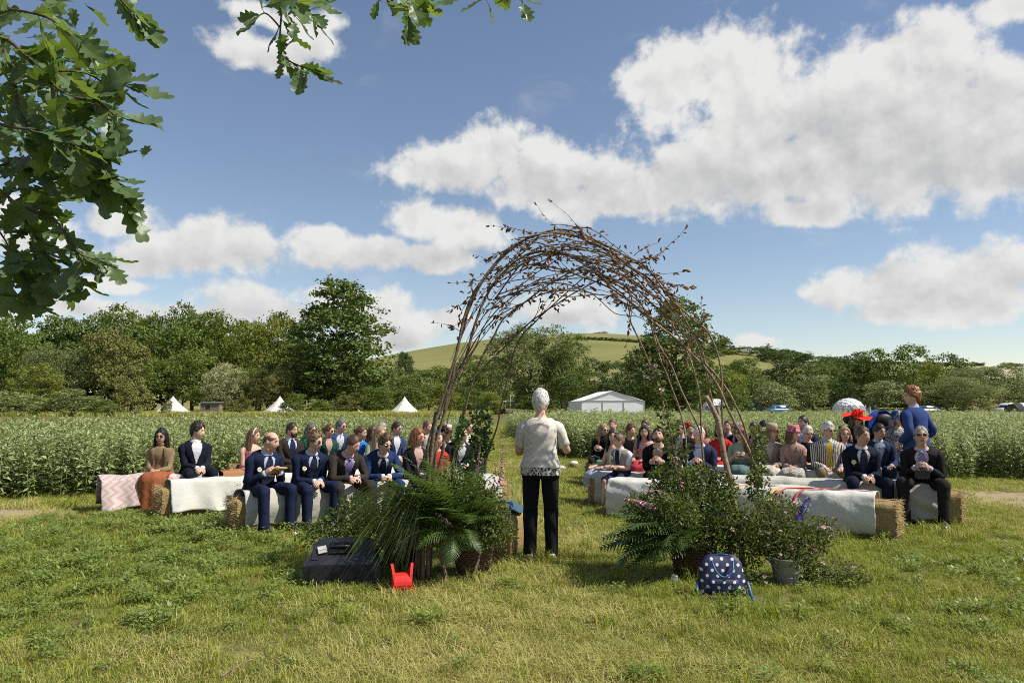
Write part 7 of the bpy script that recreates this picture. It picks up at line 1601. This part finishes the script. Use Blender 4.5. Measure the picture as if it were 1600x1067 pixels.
# ================================================================ overhanging oak
M_oakl = leafmat('oak_leaf', (.060, .115, .024), (.135, .205, .04), .42, .42, .45, rnd=.9, back=(.10, .155, .06)); M_twig = mat('oak_twig', (.11, .082, .058), .85, (.06, .046, .034), 40, .5, 80)
M_oakl2 = leafmat('oak_leaf_inner', (.060, .115, .024), (.16, .225, .045), .42, .42, .45, rnd=.0, back=(.10, .155, .06))
def oak_leaf(seed):
    r = random.Random(seed); mb = MB(); n = 33; L = 1.0; mid = []; lf = []; rt = []
    ph = r.uniform(0, 1); cu = r.uniform(-.5, .35); cs = r.uniform(.15, .5)
    for i in range(n):
        t = i/(n-1); env = .30*math.sin(math.pi*min(1, t**1.35*.93+.02))**.75+.012; lob = .5+.5*math.cos(2*math.pi*(4.2*t+ph)); w1 = env*(.58+.46*lob**.7); lob2 = .5+.5*math.cos(2*math.pi*(4.2*t+ph+.18)); w2 = env*(.58+.46*lob2**.7)
        z = cu*.35*t*t+.03*math.sin(t*7+seed); c = Vector((t*L, 0, z)); mid.append(c)
        lf.append([c, c+Vector((.025*lob, w1*.5, cs*w1*.28)), c+Vector((.05*lob, w1, cs*w1*.75+.02*math.sin(t*15+seed)))]); rt.append([c+Vector((.05*lob2, -w2, cs*w2*.75+.02*math.cos(t*13+seed))), c+Vector((.025*lob2, -w2*.5, cs*w2*.28)), c])
    mb.grid(lf, flip=True, t=r.random()); mb.grid(rt, flip=True, t=r.random()); mb.tube([Vector((-.14, 0, .0))]+[m_-Vector((0, 0, .004)) for m_ in mid[::4]], [.014]+[.012*(1-.85*i/8) for i in range(9)], 1, 4)
    return mb.mesh('leaf', [M_oakl, M_pods], True)
OAKL = [oak_leaf(i) for i in range(8)]
def oak():
    r = random.Random(77); root = Vector((-3.4, -1.6, 0)); o = thing('oak_tree', 'oak whose leafy twigs hang into the top left of the picture', 'tree', root)
    mb = MB(); mb.tube([(0, 0, -.05), (.05, .02, .6), (-.05, .05, 1.6), (.1, .1, 3.0), (.25, .3, 4.6)], [.42, .34, .30, .26, .16], 0, 14); mb.jitter(.02, 6, 1); mb.build('trunk', M_bark, o)
    W = lambda u, v, Y: at(u, v, Y)-root
    LIMB = [[Vector((.0, .05, 1.9)), Vector((.8, 1.6, 2.5)), W(-260, -120, 1.9), W(-40, 40, 1.75)], [Vector((.0, .05, 1.7)), Vector((.7, 1.8, 1.9)), W(-220, 240, 1.9), W(-40, 275, 1.8)],
            [Vector((.1, .1, 3.0)), Vector((1.4, 1.7, 3.3)), W(200, -260, 2.0), W(440, -60, 2.05), W(640, -70, 2.1), W(800, -60, 2.2)], [Vector((.1, .1, 2.6)), Vector((.8, 1.5, 2.9)), W(20, -160, 1.8), W(170, -40, 1.8)]]
    for P in LIMB: S = smooth_path(P, 6); k = len(S); mb = MB(); mb.tube(S, [.075*(1-i/k)**1.3+.007 for i in range(k)], 0, 9); mb.build('limb', M_twig, o)
    TWG = [([(-40, 40, 1.75), (15, 62, 1.7), (45, 90, 1.68), (105, 150, 1.66), (150, 160, 1.64), (185, 182, 1.62)], .0058, 30), ([(5, 60, 1.7), (20, 120, 1.68), (35, 180, 1.66), (62, 235, 1.66)], .0045, 26), ([(112, 150, 1.66), (115, 200, 1.66), (135, 230, 1.66), (165, 262, 1.64), (195, 312, 1.62)], .004, 26),
           ([(-40, 275, 1.8), (15, 308, 1.78), (45, 350, 1.76), (72, 400, 1.75), (100, 428, 1.75)], .0048, 18), ([(20, 315, 1.78), (85, 345, 1.74), (130, 395, 1.72), (165, 402, 1.72)], .0035, 14), ([(45, 380, 1.76), (62, 440, 1.75), (50, 478, 1.75)], .003, 12), ([(-40, 275, 1.8), (30, 250, 1.72), (90, 262, 1.68), (140, 290, 1.66)], .004, 22),
           ([(-40, 40, 1.75), (20, 15, 1.6), (80, 30, 1.55), (130, 70, 1.55)], .004, 14), ([(170, -40, 1.8), (188, 0, 1.78), (205, 22, 1.78)], .003, 9), ([(-30, 180, 1.6), (20, 200, 1.55), (80, 205, 1.55), (120, 230, 1.55)], .004, 22), ([(62, 110, 1.66), (130, 115, 1.7), (165, 130, 1.7), (195, 128, 1.7)], .003, 13),
           ([(440, -60, 2.05), (440, 10, 2.0), (437, 60, 2.0), (440, 95, 2.0)], .0045, 13), ([(438, 45, 2.0), (415, 20, 2.0), (400, 30, 2.0)], .003, 4), ([(440, 85, 2.0), (460, 100, 2.0), (488, 112, 2.0)], .003, 9), ([(440, -10, 2.0), (470, 10, 2.0), (495, 30, 2.0)], .003, 10),
           ([(640, -70, 2.1), (632, -10, 2.05), (640, 30, 2.05)], .004, 10), ([(634, -5, 2.05), (600, -5, 2.05), (588, 0, 2.05)], .003, 5), ([(800, -60, 2.2), (765, -20, 2.15), (760, 0, 2.15)], .003, 4), ([(800, -60, 2.2), (808, -10, 2.15), (815, 4, 2.15)], .003, 6), ([(-20, 330, 1.75), (10, 380, 1.72), (15, 420, 1.72)], .003, 10)]
    nl = 0
    for px, r0, n in TWG:
        S = smooth_path([W(*p) for p in px], 6); k = len(S); S = [p+Vector(mn.noise_vector(p*9))*.008 for p in S]; mb = MB(); mb.tube(S, [r0*(1-.7*i/k) for i in range(k)], 0, 6); mb.build('twig', M_twig, o)
        for i in range(n):
            t = (.12+.88*(i/(n-1))**.75)*(k-1.01) if n > 5 else r.uniform(.4, 1)*(k-1.01); j = int(t); p = S[j].lerp(S[j+1], t-j); tg = (S[j+1]-S[j]).normalized()
            d = (tg*.55+Vector((r.gauss(.15, .6), r.gauss(0, .45), r.gauss(-.28, .55)))).normalized(); s = r.uniform(.055, .104) if px[0][2] < 1.95 else r.uniform(.05, .08)
            nrm = Vector((r.gauss(.25, .5), r.gauss(-.45, .5), r.gauss(.8, .45))); y = nrm.cross(d).normalized(); z = d.cross(y); Mx = Matrix((d, y, z)).transposed()
            link('leaf', OAKL[r.randrange(8)], o, loc=p+d*s*.14, rot=Mx.to_euler(), scale=s); nl += 1
    # the leaves deeper in the crown, behind the ones above
    VV, FF, TT, MM = [], [], [], []; base = []
    for me in OAKL:
        v = np.zeros(len(me.vertices)*3, np.float32); me.vertices.foreach_get('co', v); base.append((v.reshape(-1, 3), [tuple(p.vertices) for p in me.polygons], [p.material_index for p in me.polygons]))
    n0 = 0
    for i in range(300):
        if i < 190: u, v_ = r.gauss(75, 62), r.gauss(170, 88)
        elif i < 262: u, v_ = r.gauss(55, 45), r.gauss(385, 42)
        elif i < 282: u, v_ = r.gauss(455, 26), r.gauss(5, 20)
        else: u, v_ = r.gauss(640, 16), r.gauss(0, 14)
        if u > 205+40*math.sin(v_*.03) and u < 380: continue
        if i < 190 and v_ < 330 and u > 40 and abs(v_-300) < 22 and u > 120: continue
        p = W(u, v_, r.uniform(1.7, 2.15)); d = Vector((r.gauss(.35, .6), r.gauss(0, .45), r.gauss(-.35, .5))).normalized(); s = r.uniform(.05, .095); nrm = Vector((r.gauss(.25, .5), r.gauss(-.45, .5), r.gauss(.8, .45))); y = nrm.cross(d).normalized(); z = d.cross(y); Mx = np.array(Matrix((d, y, z)).transposed())*s
        bv, bf, bm_ = base[r.randrange(8)]; VV.append(bv @ Mx.T+np.array(p)); FF += [tuple(q+n0 for q in f) for f in bf]; MM += bm_; TT += [r.random()]*len(bf); n0 += len(bv)
    fo = link('foliage', np_mesh('foliage', np.concatenate(VV), FF, [M_oakl2, M_pods], MM, TT, True), o); fo['kind'] = 'stuff'
oak()
